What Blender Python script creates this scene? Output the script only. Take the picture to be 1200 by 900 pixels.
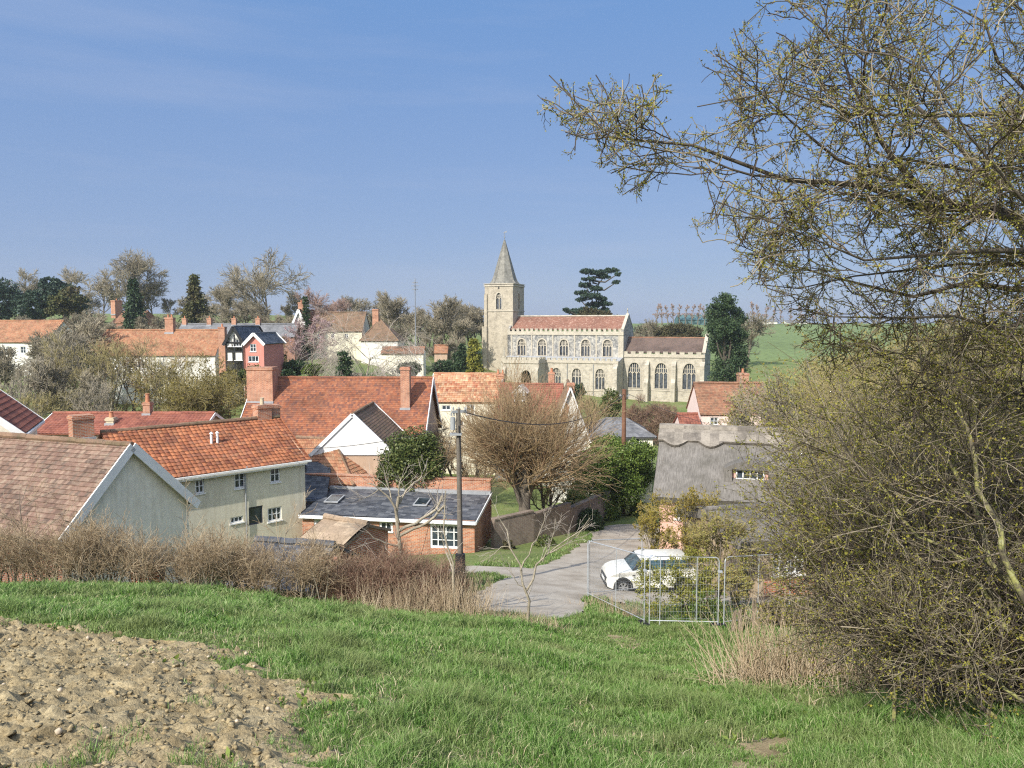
import bpy, bmesh, math, random
import numpy as np
from mathutils import Vector, Matrix
from mathutils.geometry import tessellate_polygon
PI = math.pi
R = math.radians
sc = bpy.context.scene
for o in list(bpy.data.objects): bpy.data.objects.remove(o)
C = sc.collection

# ------------------------------------------------------------------ camera, sky, sun, exposure
F, HORIZON = 900.0, 380.0                       # focal length and eye level in photograph pixels (1200 wide)
PITCH = math.atan((450 - HORIZON) / F)
cam = bpy.data.objects.new('camera', bpy.data.cameras.new('camera')); C.objects.link(cam)
cam.data.sensor_width = 36; cam.data.lens = 36 * F / 1200
cam.data.clip_start = 0.05; cam.data.clip_end = 6000
cam.location = (0, 0, 0); cam.rotation_euler = (PI / 2 - PITCH, 0, 0)
sc.camera = cam
SUN_AZ, SUN_EL = R(214), R(39)                  # azimuth from +Y, clockwise
sd = Vector((math.sin(SUN_AZ) * math.cos(SUN_EL), math.cos(SUN_AZ) * math.cos(SUN_EL), math.sin(SUN_EL)))
sun = bpy.data.objects.new('sun', bpy.data.lights.new('sun', 'SUN')); C.objects.link(sun)
sun.data.energy = 4.9; sun.data.angle = R(0.53); sun.data.color = (1.0, 0.95, 0.86)
sun.rotation_euler = sd.to_track_quat('Z', 'Y').to_euler()
w = bpy.data.worlds.new('World'); sc.world = w; w.use_nodes = True
wn = w.node_tree.nodes; wl = w.node_tree.links
bg = wn['Background']; sky = wn.new('ShaderNodeTexSky'); sky.sky_type = 'NISHITA'; sky.sun_disc = False
sky.sun_elevation = SUN_EL; sky.sun_rotation = SUN_AZ; sky.air_density = 1.0; sky.dust_density = 0.7; sky.ozone_density = 2.2; sky.altitude = 60
bg.inputs['Strength'].default_value = 0.125
tc = wn.new('ShaderNodeTexCoord'); mp = wn.new('ShaderNodeMapping'); mp.inputs['Scale'].default_value = (1.0, 1.2, 9.0); mp.inputs['Rotation'].default_value = (0.0, 0.12, 0.3)
nz = wn.new('ShaderNodeTexNoise'); nz.inputs['Scale'].default_value = 1.7; nz.inputs['Detail'].default_value = 6; nz.inputs['Roughness'].default_value = 0.55
cr = wn.new('ShaderNodeValToRGB'); cr.color_ramp.elements[0].position = 0.5; cr.color_ramp.elements[1].position = 0.85
cr.color_ramp.elements[0].color = (0, 0, 0, 1); cr.color_ramp.elements[1].color = (0.30, 0.30, 0.30, 1)
mx = wn.new('ShaderNodeMixRGB'); mx.inputs['Color2'].default_value = (3.6, 3.9, 4.9, 1)
wl.new(tc.outputs['Generated'], mp.inputs[0]); wl.new(mp.outputs[0], nz.inputs[0]); wl.new(nz.outputs[0], cr.inputs[0])
sx_ = wn.new('ShaderNodeSeparateXYZ'); wl.new(tc.outputs['Generated'], sx_.inputs[0])
hz = wn.new('ShaderNodeValToRGB'); hz.color_ramp.elements[0].position = 0.0; hz.color_ramp.elements[0].color = (0.190, 0.245, 0.410, 1)
hz.color_ramp.elements[1].position = 0.42; hz.color_ramp.elements[1].color = (0.105, 0.226, 0.470, 1)
e_ = hz.color_ramp.elements.new(0.16); e_.color = (0.165, 0.246, 0.432, 1)
wl.new(sx_.outputs[2], hz.inputs[0]); sv = wn.new('ShaderNodeMixRGB'); sv.blend_type = 'MULTIPLY'; sv.inputs['Fac'].default_value = 1; sv.inputs['Color2'].default_value = (9.5, 9.5, 9.5, 1); wl.new(hz.outputs[0], sv.inputs['Color1'])
sm_ = wn.new('ShaderNodeMixRGB'); sm_.inputs['Fac'].default_value = 0.82; wl.new(sky.outputs[0], sm_.inputs['Color1']); wl.new(sv.outputs[0], sm_.inputs['Color2'])   # hazy lavender-blue spring sky
# glow added on the sun side, behind the camera, to lift the shaded faces
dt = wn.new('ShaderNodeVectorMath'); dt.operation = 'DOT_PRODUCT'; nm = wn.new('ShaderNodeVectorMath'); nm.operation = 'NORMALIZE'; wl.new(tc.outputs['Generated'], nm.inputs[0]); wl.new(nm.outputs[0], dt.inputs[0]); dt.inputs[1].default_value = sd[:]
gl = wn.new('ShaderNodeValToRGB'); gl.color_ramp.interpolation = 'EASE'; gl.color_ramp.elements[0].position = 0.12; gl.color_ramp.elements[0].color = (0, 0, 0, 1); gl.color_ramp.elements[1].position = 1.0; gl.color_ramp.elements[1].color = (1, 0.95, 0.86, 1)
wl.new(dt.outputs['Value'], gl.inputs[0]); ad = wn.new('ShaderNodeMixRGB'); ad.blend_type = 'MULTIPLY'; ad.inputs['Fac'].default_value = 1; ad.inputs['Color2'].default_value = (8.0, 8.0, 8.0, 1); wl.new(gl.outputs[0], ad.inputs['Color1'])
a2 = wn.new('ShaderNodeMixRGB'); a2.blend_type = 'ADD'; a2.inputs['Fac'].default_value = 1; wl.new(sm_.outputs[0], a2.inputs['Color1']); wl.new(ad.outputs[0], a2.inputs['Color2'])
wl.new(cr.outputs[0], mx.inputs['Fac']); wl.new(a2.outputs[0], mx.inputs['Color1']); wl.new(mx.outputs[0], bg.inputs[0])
sc.view_settings.view_transform = 'Standard'; sc.view_settings.look = 'None'; sc.view_settings.gamma = 1; sc.view_settings.exposure = 0.27
sc.render.engine = 'CYCLES'
sc.cycles.use_denoising = False; sc.cycles.max_bounces = 5; sc.cycles.diffuse_bounces = 2; sc.cycles.transparent_max_bounces = 8
sc.cycles.caustics_reflective = False; sc.cycles.caustics_refractive = False; sc.cycles.filter_width = 1.2

# ------------------------------------------------------------------ materials
M = {}
def nodes_of(name):
    m = bpy.data.materials.new(name); m.use_nodes = True; M[name] = m
    return m, m.node_tree.nodes, m.node_tree.links, m.node_tree.nodes['Principled BSDF']
def ramp(n, cols, pos=None, interp='LINEAR'):
    r = n.new('ShaderNodeValToRGB'); e = r.color_ramp.elements; r.color_ramp.interpolation = interp
    k = len(cols)
    while len(e) < k: e.new(0.5)
    for i, c in enumerate(cols):
        e[i].position = pos[i] if pos else i / max(1, k - 1); e[i].color = (*c, 1)
    return r
def noise(n, l, vec, scale, detail=4, rough=0.6):
    t = n.new('ShaderNodeTexNoise'); t.inputs['Scale'].default_value = scale; t.inputs['Detail'].default_value = detail; t.inputs['Roughness'].default_value = rough
    if vec is not None: l.new(vec, t.inputs['Vector'])
    return t
def mul(n, l, a, b, fac=1.0, mode='MULTIPLY'):
    x = n.new('ShaderNodeMixRGB'); x.blend_type = mode
    if isinstance(fac, float): x.inputs['Fac'].default_value = fac
    else: l.new(fac, x.inputs['Fac'])
    for s, v in (('Color1', a), ('Color2', b)):
        if isinstance(v, tuple): x.inputs[s].default_value = (*v, 1)
        else: l.new(v, x.inputs[s])
    return x.outputs[0]
def bump(n, l, bs, h, strength=0.4, dist=0.02):
    b = n.new('ShaderNodeBump'); b.inputs['Strength'].default_value = strength; b.inputs['Distance'].default_value = dist
    l.new(h, b.inputs['Height']); l.new(b.outputs[0], bs.inputs['Normal'])
def simple(name, col, rough=0.8, var=0.25, scale=3.0, metal=0.0, bmp=0.0, spec=0.3, fine=None):
    """base colour broken up by two scales of noise"""
    m, n, l, b = nodes_of(name)
    t = n.new('ShaderNodeTexCoord')
    a = noise(n, l, t.outputs['Object'], scale, 6)
    lo = tuple(max(0, c * (1 - var)) for c in col); hi = tuple(min(1, c * (1 + var)) for c in col)
    r = ramp(n, [lo, col, hi], [0.3, 0.5, 0.7]); l.new(a.outputs[0], r.inputs[0]); out = r.outputs[0]
    if fine:
        f = noise(n, l, t.outputs['Object'], fine, 3); r2 = ramp(n, [((0.93 if 'render' in name else 0.72),) * 3, ((1.03 if 'render' in name else 1.1),) * 3], [0.35, 0.65]); l.new(f.outputs[0], r2.inputs[0])
        out = mul(n, l, out, r2.outputs[0])
        if bmp: bump(n, l, b, f.outputs[0], bmp)
    elif bmp: bump(n, l, b, a.outputs[0], bmp)
    if 'render' in name:                             # faint rain streaks and damp patches
        mq = n.new('ShaderNodeMapping'); mq.inputs['Scale'].default_value = (2.6, 2.6, 0.35); l.new(t.outputs['Object'], mq.inputs[0]); st = noise(n, l, mq.outputs[0], 1.6, 6, 0.65); rs = ramp(n, [(0.89, 0.875, 0.85), (1, 1, 1)], [0.36, 0.56]); l.new(st.outputs[0], rs.inputs[0]); out = mul(n, l, out, rs.outputs[0])
    l.new(out, b.inputs['Base Color']); b.inputs['Roughness'].default_value = rough; b.inputs['Metallic'].default_value = metal
    b.inputs['Specular IOR Level'].default_value = spec
    return m
def island(name, cols, rough=0.8, trans=0.0, patch=None, pscale=0.4):
    """each leaf, blade or twig of the mesh takes its own tone; optional broad patches"""
    m, n, l, b = nodes_of(name)
    g = n.new('ShaderNodeNewGeometry'); r = ramp(n, cols); l.new(g.outputs['Random Per Island'], r.inputs[0]); out = r.outputs[0]
    if patch:
        t = n.new('ShaderNodeTexCoord'); a = noise(n, l, t.outputs['Object'], pscale, 4)
        f = ramp(n, [(0, 0, 0), (1, 1, 1)], [0.45, 0.68]); l.new(a.outputs[0], f.inputs[0])
        out = mul(n, l, out, patch, f.outputs[0], 'MIX')
    l.new(out, b.inputs['Base Color']); b.inputs['Roughness'].default_value = rough; b.inputs['Specular IOR Level'].default_value = 0.25
    if trans:
        tr = n.new('ShaderNodeBsdfTranslucent'); l.new(out, tr.inputs[0]); mi = n.new('ShaderNodeMixShader'); mi.inputs[0].default_value = trans
        l.new(b.outputs[0], mi.inputs[1]); l.new(tr.outputs[0], mi.inputs[2]); l.new(mi.outputs[0], n['Material Output'].inputs[0])
    return m
def tiles(name, cols, lichen=None, lf=0.5, rough=0.85, ls=0.7, sc_=(1, 1)):
    """one tone per roof tile from the tile coordinates in the UV map, weathered by noise"""
    m, n, l, b = nodes_of(name)
    uv = n.new('ShaderNodeUVMap')
    mp = n.new('ShaderNodeMapping'); mp.inputs['Scale'].default_value = (sc_[0], sc_[1], 1); l.new(uv.outputs[0], mp.inputs[0])
    fl = n.new('ShaderNodeVectorMath'); fl.operation = 'FLOOR'; l.new(mp.outputs[0], fl.inputs[0])
    wnz = n.new('ShaderNodeTexWhiteNoise'); wnz.noise_dimensions = '2D'; l.new(fl.outputs[0], wnz.inputs[0])
    r = ramp(n, cols); l.new(wnz.outputs[0], r.inputs[0])
    t = n.new('ShaderNodeTexCoord')
    a = noise(n, l, t.outputs['Object'], ls, 6, 0.7)
    r2 = ramp(n, [(0.55,) * 3, (1.0,) * 3, (1.25,) * 3], [0.3, 0.5, 0.75]); l.new(a.outputs[0], r2.inputs[0])
    out = mul(n, l, r.outputs[0], r2.outputs[0])
    fn = noise(n, l, t.outputs['Object'], 14, 3)
    r4 = ramp(n, [(0.75,) * 3, (1.15,) * 3], [0.3, 0.7]); l.new(fn.outputs[0], r4.inputs[0]); out = mul(n, l, out, r4.outputs[0])
    if lichen:
        a2 = noise(n, l, t.outputs['Object'], 2.3, 8, 0.75); r3 = ramp(n, [(0, 0, 0), (lf, lf, lf)], [0.52, 0.66]); l.new(a2.outputs[0], r3.inputs[0])
        out = mul(n, l, out, lichen, r3.outputs[0], 'MIX')
    # course edge: narrow dark line at the foot of each course
    sx = n.new('ShaderNodeSeparateXYZ'); l.new(mp.outputs[0], sx.inputs[0])
    fr = n.new('ShaderNodeMath'); fr.operation = 'FRACT'; l.new(sx.outputs[1], fr.inputs[0])
    bump(n, l, b, fr.outputs[0], 0.5, 0.02)
    l.new(out, b.inputs['Base Color']); b.inputs['Roughness'].default_value = rough; b.inputs['Specular IOR Level'].default_value = 0.3
    return m
def brickm(name, c1, c2, mortar, bw=0.225, bh=0.075, ms=0.012, var=None, rough=0.9):
    m, n, l, b = nodes_of(name)
    uv = n.new('ShaderNodeUVMap'); br = n.new('ShaderNodeTexBrick')
    br.inputs['Scale'].default_value = 1; br.inputs['Brick Width'].default_value = bw; br.inputs['Row Height'].default_value = bh; br.inputs['Mortar Size'].default_value = ms
    br.inputs['Color1'].default_value = (*c1, 1); br.inputs['Color2'].default_value = (*c2, 1); br.inputs['Mortar'].default_value = (*mortar, 1)
    l.new(uv.outputs[0], br.inputs[0]); t = n.new('ShaderNodeTexCoord')
    a = noise(n, l, t.outputs['Object'], 1.3, 7, 0.7); r = ramp(n, [(0.62,) * 3, (1, 1, 1), (1.22,) * 3], [0.32, 0.5, 0.7]); l.new(a.outputs[0], r.inputs[0])
    out = mul(n, l, br.outputs[0], r.outputs[0]); bump(n, l, b, br.outputs['Fac'], -0.5, 0.01)
    l.new(out, b.inputs['Base Color']); b.inputs['Roughness'].default_value = rough; b.inputs['Specular IOR Level'].default_value = 0.2
    return m
def flintm(name, cols, scale):
    m, n, l, b = nodes_of(name)
    t = n.new('ShaderNodeTexCoord'); v = n.new('ShaderNodeTexVoronoi'); v.inputs['Scale'].default_value = scale; l.new(t.outputs['Object'], v.inputs[0])
    s = n.new('ShaderNodeSeparateColor'); l.new(v.outputs['Color'], s.inputs[0]); r = ramp(n, cols); l.new(s.outputs[0], r.inputs[0])
    a = noise(n, l, t.outputs['Object'], 0.5, 6, 0.7); r2 = ramp(n, [(0.7,) * 3, (1.15,) * 3], [0.35, 0.65]); l.new(a.outputs[0], r2.inputs[0])
    out = mul(n, l, r.outputs[0], r2.outputs[0]); l.new(out, b.inputs['Base Color']); b.inputs['Roughness'].default_value = 0.9
    bump(n, l, b, v.outputs['Distance'], 0.4, 0.03)
    return m
def glassm(name, col=(0.03, 0.04, 0.05), rough=0.08):
    m, n, l, b = nodes_of(name); t = n.new('ShaderNodeTexCoord')
    a = noise(n, l, t.outputs['Object'], 1.7, 2); r = ramp(n, [tuple(c * 0.5 for c in col), tuple(min(1, c * 1.8) for c in col)], [0.35, 0.65]); l.new(a.outputs[0], r.inputs[0])
    l.new(r.outputs[0], b.inputs['Base Color']); b.inputs['Roughness'].default_value = rough; b.inputs['Specular IOR Level'].default_value = 0.6
    bump(n, l, b, a.outputs[0], 0.05, 0.02)
    return m

tiles('orange_pantile', [(0.27, 0.09, 0.042), (0.37, 0.135, 0.06), (0.43, 0.165, 0.075), (0.22, 0.075, 0.042), (0.34, 0.14, 0.075)], (0.30, 0.19, 0.11), 0.45)
tiles('pink_pantile', [(0.135, 0.085, 0.062), (0.215, 0.135, 0.098), (0.17, 0.10, 0.075), (0.27, 0.185, 0.135), (0.11, 0.075, 0.058)], (0.30, 0.235, 0.17), 0.75, ls=0.9)
tiles('red_pantile', [(0.25, 0.085, 0.055), (0.31, 0.115, 0.075), (0.21, 0.07, 0.05)], (0.22, 0.12, 0.09), 0.4)
tiles('buff_pantile', [(0.42, 0.20, 0.10), (0.50, 0.30, 0.17), (0.34, 0.12, 0.06), (0.54, 0.36, 0.22), (0.28, 0.09, 0.05)], (0.36, 0.27, 0.17), 0.4)
tiles('old_orange', [(0.33, 0.15, 0.08), (0.40, 0.20, 0.11), (0.27, 0.115, 0.065), (0.36, 0.22, 0.13)], (0.27, 0.20, 0.10), 0.6)
tiles('clay_tile', [(0.25, 0.085, 0.045), (0.31, 0.115, 0.055), (0.15, 0.065, 0.05), (0.34, 0.14, 0.07), (0.20, 0.08, 0.05)], (0.13, 0.07, 0.055), 0.9, ls=0.5, sc_=(1, 1))
tiles('brown_tile', [(0.24, 0.13, 0.08), (0.32, 0.17, 0.10), (0.27, 0.12, 0.07), (0.20, 0.12, 0.08)], (0.20, 0.17, 0.11), 0.5)
tiles('mossy_tile', [(0.20, 0.13, 0.09), (0.26, 0.16, 0.10), (0.16, 0.12, 0.07)], (0.10, 0.09, 0.05), 0.7)
tiles('church_red_tile', [(0.22, 0.105, 0.072), (0.26, 0.13, 0.09), (0.19, 0.09, 0.062)], (0.50, 0.36, 0.28), 0.7, ls=0.25)
tiles('church_brown_tile', [(0.13, 0.09, 0.075), (0.16, 0.11, 0.09), (0.105, 0.08, 0.07)], (0.15, 0.12, 0.08), 0.4, ls=0.3)
tiles('slate', [(0.045, 0.05, 0.062), (0.10, 0.105, 0.12), (0.035, 0.04, 0.05), (0.15, 0.155, 0.165), (0.07, 0.075, 0.085)], (0.16, 0.165, 0.16), 0.2, rough=0.55)
tiles('pale_slate', [(0.16, 0.16, 0.165), (0.21, 0.21, 0.215), (0.13, 0.13, 0.14)], (0.22, 0.22, 0.2), 0.3, rough=0.7)
m, n, l, b = nodes_of('thatch'); t = n.new('ShaderNodeTexCoord'); mp = n.new('ShaderNodeMapping'); mp.inputs['Scale'].default_value = (16, 1.6, 1.6); l.new(t.outputs['Object'], mp.inputs[0])
a = noise(n, l, mp.outputs[0], 1.5, 7, 0.7); r = ramp(n, [(0.10, 0.09, 0.08), (0.17, 0.155, 0.14), (0.25, 0.23, 0.205)], [0.3, 0.5, 0.7]); l.new(a.outputs[0], r.inputs[0]); a2 = noise(n, l, t.outputs['Object'], 0.7, 6, 0.7); r2 = ramp(n, [(0.7, 0.7, 0.66), (1.2, 1.2, 1.2)], [0.35, 0.65]); l.new(a2.outputs[0], r2.inputs[0])
l.new(mul(n, l, r.outputs[0], r2.outputs[0]), b.inputs['Base Color']); b.inputs['Roughness'].default_value = 1; bump(n, l, b, a.outputs[0], 0.8, 0.04)
tiles('thatch_ridge', [(0.20, 0.175, 0.145), (0.29, 0.255, 0.21), (0.15, 0.13, 0.11)], (0.34, 0.30, 0.25), 0.6, sc_=(2, 2))
tiles('ply_board', [(0.36, 0.27, 0.19), (0.30, 0.22, 0.15), (0.42, 0.32, 0.22)], (0.2, 0.16, 0.11), 0.4)
brickm('red_brick', (0.36, 0.11, 0.055), (0.50, 0.20, 0.10), (0.42, 0.36, 0.28))
brickm('dark_brick', (0.24, 0.09, 0.055), (0.34, 0.13, 0.08), (0.30, 0.25, 0.20))
brickm('garden_brick', (0.19, 0.135, 0.11), (0.25, 0.185, 0.145), (0.28, 0.25, 0.21))
brickm('church_stone', (0.46, 0.42, 0.35), (0.40, 0.365, 0.305), (0.45, 0.39, 0.29), 0.7, 0.32, 0.03)
brickm('tower_stone', (0.46, 0.405, 0.315), (0.38, 0.335, 0.265), (0.37, 0.32, 0.245), 0.35, 0.2, 0.03)
flintm('flint', [(0.14, 0.145, 0.15), (0.30, 0.29, 0.27), (0.48, 0.45, 0.39), (0.20, 0.195, 0.185)], 3.2)
flintm('flint_wall', [(0.30, 0.22, 0.15), (0.48, 0.38, 0.26), (0.40, 0.30, 0.18), (0.24, 0.17, 0.12)], 4.5)
simple('dressed_stone', (0.48, 0.43, 0.345), 0.9, 0.15, 1.5, fine=9)
simple('cream_render', (0.73, 0.68, 0.53), 0.9, 0.06, 0.8, fine=5, bmp=0.1)
simple('white_render', (0.72, 0.70, 0.64), 0.9, 0.08, 0.8, fine=4, bmp=0.1)
simple('pale_grey_render', (0.90, 0.84, 0.69), 0.9, 0.07, 0.9, fine=4, bmp=0.1)
simple('pink_render', (0.74, 0.44, 0.36), 0.9, 0.08, 1.0, fine=4, bmp=0.1)
simple('light_pink_render', (0.82, 0.64, 0.58), 0.9, 0.06, 1.0)
simple('deep_pink_render', (0.62, 0.25, 0.20), 0.9, 0.08, 1.0)
simple('buff_render', (0.50, 0.36, 0.26), 0.9, 0.15, 1.0)
simple('white_paint', (0.80, 0.80, 0.79), 0.5, 0.05, 4.0)
simple('white_board', (0.72, 0.71, 0.69), 0.6, 0.04, 0.7)
simple('greyblue_paint', (0.86, 0.84, 0.79), 0.5, 0.08, 3.0)
simple('black_paint', (0.02, 0.02, 0.022), 0.5, 0.2, 3.0)
simple('dark_board', (0.05, 0.055, 0.07), 0.7, 0.3, 3.0)
simple('shade_blue', (0.10, 0.13, 0.19), 0.7, 0.25, 2.0)  # dark blue stands in for the shade on the lobby walls
simple('lead', (0.33, 0.34, 0.35), 0.5, 0.15, 2.0)
simple('pot_clay', (0.46, 0.20, 0.11), 0.85, 0.2, 5.0)
simple('pot_buff', (0.50, 0.42, 0.29), 0.85, 0.2, 5.0)
simple('spire_lead', (0.215, 0.205, 0.175), 0.75, 0.28, 0.6, fine=2.5)
simple('old_wood', (0.24, 0.19, 0.14), 0.9, 0.3, 2.0, fine=20)
simple('pole_wood', (0.155, 0.135, 0.11), 0.9, 0.3, 1.5, fine=25, bmp=0.3)
simple('brown_pole_wood', (0.20, 0.10, 0.06), 0.9, 0.25, 1.2, fine=25, bmp=0.3)
simple('split_wood', (0.42, 0.27, 0.16), 0.9, 0.3, 6, fine=30)
simple('steel', (0.45, 0.47, 0.49), 0.4, 0.12, 6.0, metal=0.25)
simple('mast_steel', (0.22, 0.235, 0.26), 0.6, 0.1, 1.0)
simple('rubber', (0.015, 0.015, 0.016), 0.8, 0.2, 5.0)
simple('black_plastic', (0.025, 0.025, 0.027), 0.5, 0.2, 5.0)
simple('alloy', (0.55, 0.56, 0.57), 0.3, 0.1, 5.0, metal=0.7)
simple('grey_metal_box', (0.30, 0.31, 0.31), 0.6, 0.15, 3.0)
simple('corrugated_grey', (0.20, 0.205, 0.21), 0.7, 0.25, 1.5)
simple('green_shed', (0.08, 0.15, 0.15), 0.6, 0.15, 0.2)
simple('concrete_grey', (0.42, 0.40, 0.36), 0.9, 0.2, 2.0, fine=12)
m_, n_, l_, b_ = nodes_of('car_paint')
b_.inputs['Base Color'].default_value = (0.80, 0.79, 0.72, 1); b_.inputs['Roughness'].default_value = 0.28; b_.inputs['Coat Weight'].default_value = 0.6; b_.inputs['Coat Roughness'].default_value = 0.05
_t = n_.new('ShaderNodeTexCoord'); _a = noise(n_, l_, _t.outputs['Object'], 3, 5); _r = ramp(n_, [(0.70, 0.68, 0.60), (0.80, 0.79, 0.73)], [0.35, 0.6]); l_.new(_a.outputs[0], _r.inputs[0]); l_.new(_r.outputs[0], b_.inputs['Base Color'])
glassm('window_glass'); glassm('car_glass', (0.03, 0.06, 0.08), 0.04); glassm('church_glass', (0.055, 0.06, 0.07), 0.25); glassm('lamp_glass', (0.5, 0.52, 0.54), 0.1)
simple('bark_grey', (0.16, 0.135, 0.105), 0.95, 0.3, 2.0)
simple('bark_dark', (0.085, 0.07, 0.052), 0.95, 0.3, 3.0)
simple('bark_pale', (0.33, 0.285, 0.21), 0.9, 0.3, 3.0, fine=15, bmp=0.3)
simple('bark_birch', (0.40, 0.36, 0.32), 0.9, 0.3, 3.0)
m_, n_, l_, b_ = nodes_of('bark_lichen')
_t = n_.new('ShaderNodeTexCoord'); _a = noise(n_, l_, _t.outputs['Object'], 9, 6, 0.7)
_r = ramp(n_, [(0.08, 0.065, 0.045), (0.14, 0.12, 0.07), (0.31, 0.30, 0.09), (0.42, 0.40, 0.30)], [0.38, 0.48, 0.58, 0.72]); l_.new(_a.outputs[0], _r.inputs[0]); l_.new(_r.outputs[0], b_.inputs['Base Color']); b_.inputs['Roughness'].default_value = 0.95
bump(n_, l_, b_, _a.outputs[0], 0.6, 0.01)
island('twig_brown', [(0.12, 0.085, 0.055), (0.20, 0.15, 0.10), (0.28, 0.22, 0.15)])
island('twig_grey', [(0.22, 0.19, 0.14), (0.30, 0.26, 0.195), (0.38, 0.33, 0.25)])
island('twig_far', [(0.21, 0.185, 0.125), (0.29, 0.25, 0.175), (0.36, 0.31, 0.22)])
island('twig_pinkish', [(0.30, 0.20, 0.16), (0.40, 0.28, 0.23)])
island('twig_hedge', [(0.16, 0.11, 0.065), (0.36, 0.265, 0.16), (0.54, 0.43, 0.28)])
island('twig_red', [(0.13, 0.07, 0.05), (0.25, 0.145, 0.10), (0.38, 0.28, 0.19)])
island('twig_olive', [(0.22, 0.19, 0.085), (0.32, 0.27, 0.12), (0.40, 0.33, 0.17)])
island('twig_willow', [(0.24, 0.17, 0.10), (0.37, 0.28, 0.165), (0.42, 0.30, 0.16), (0.26, 0.15, 0.09)])
island('twig_thorn', [(0.04, 0.03, 0.022), (0.08, 0.06, 0.045), (0.32, 0.27, 0.19), (0.11, 0.095, 0.045)])
island('straw', [(0.46, 0.34, 0.21), (0.62, 0.49, 0.33), (0.74, 0.62, 0.45)], trans=0.2)
island('bud_green', [(0.11, 0.12, 0.02), (0.25, 0.25, 0.04), (0.38, 0.35, 0.06), (0.20, 0.14, 0.035)], trans=0.3)
island('bud_far', [(0.22, 0.21, 0.06), (0.33, 0.30, 0.09), (0.27, 0.19, 0.07)], trans=0.2)
island('bud_gold', [(0.24, 0.20, 0.03), (0.34, 0.28, 0.05), (0.30, 0.20, 0.04)], trans=0.3)
island('blossom_pink', [(0.38, 0.25, 0.27), (0.52, 0.38, 0.40)], trans=0.2)
island('leaf_dark', [(0.022, 0.042, 0.018), (0.04, 0.068, 0.028), (0.065, 0.10, 0.038)], 0.6)
island('leaf_blue', [(0.02, 0.042, 0.028), (0.04, 0.07, 0.045), (0.06, 0.09, 0.055)], 0.6)
island('leaf_olive', [(0.04, 0.05, 0.015), (0.075, 0.085, 0.025), (0.11, 0.11, 0.035)], 0.6, patch=(0.10, 0.075, 0.03), pscale=0.5)
island('leaf_brownish', [(0.045, 0.04, 0.018), (0.08, 0.065, 0.03), (0.06, 0.065, 0.025)], 0.7)
island('leaf_laurel', [(0.05, 0.085, 0.018), (0.11, 0.165, 0.03), (0.19, 0.24, 0.05)], 0.45, 0.15)
island('leaf_yellow', [(0.20, 0.20, 0.03), (0.30, 0.28, 0.05), (0.12, 0.14, 0.03)], 0.6, 0.15)
island('leaf_golden', [(0.10, 0.085, 0.02), (0.18, 0.15, 0.03), (0.24, 0.19, 0.045), (0.13, 0.09, 0.03)], 0.7, 0.15)
island('leaf_ivy', [(0.035, 0.055, 0.015), (0.075, 0.10, 0.025), (0.15, 0.16, 0.05)], 0.45)
island('grass_blade', [(0.07, 0.15, 0.025), (0.115, 0.24, 0.04), (0.17, 0.31, 0.065), (0.29, 0.41, 0.14), (0.46, 0.46, 0.24)], 0.42, 0.35, patch=(0.23, 0.28, 0.10), pscale=0.8)
# ------------------------------------------------------------------ helpers
cp_, sp_ = math.cos(PITCH), math.sin(PITCH)
def ray(px, py):
    x = (px - 600) / F; y = -(py - 450) / F
    return np.array([x, cp_ + y * sp_, -sp_ + y * cp_])
def W(px, py, d):                                # the point at depth d (metres along +Y) seen at a pixel
    r = ray(px, py); return r * (d / r[1])
def rng(s): return np.random.default_rng(s)

def vnoise(x, y, scale, seed=0):                 # smooth value noise on arrays
    x = np.asarray(x, float) * scale + 1000.3; y = np.asarray(y, float) * scale + 1000.7
    xi = np.floor(x).astype(np.int64); yi = np.floor(y).astype(np.int64); fx = x - xi; fy = y - yi
    fx = fx * fx * (3 - 2 * fx); fy = fy * fy * (3 - 2 * fy)
    def h(a, b):
        n = (a * 374761393 + b * 668265263 + seed * 1442695041) & 0xffffffff
        n = ((n ^ (n >> 13)) * 1274126177) & 0xffffffff
        return ((n ^ (n >> 16)) & 0xffff) / 65535.0
    return (h(xi, yi) * (1 - fx) + h(xi + 1, yi) * fx) * (1 - fy) + (h(xi, yi + 1) * (1 - fx) + h(xi + 1, yi + 1) * fx) * fy
def fbm(x, y, s, oct=4, seed=0, g=0.5):
    t = 0; a = 1; n = 0
    for i in range(oct): t = t + a * vnoise(x, y, s * 2 ** i, seed + i); n += a; a *= g
    return t / n

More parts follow.
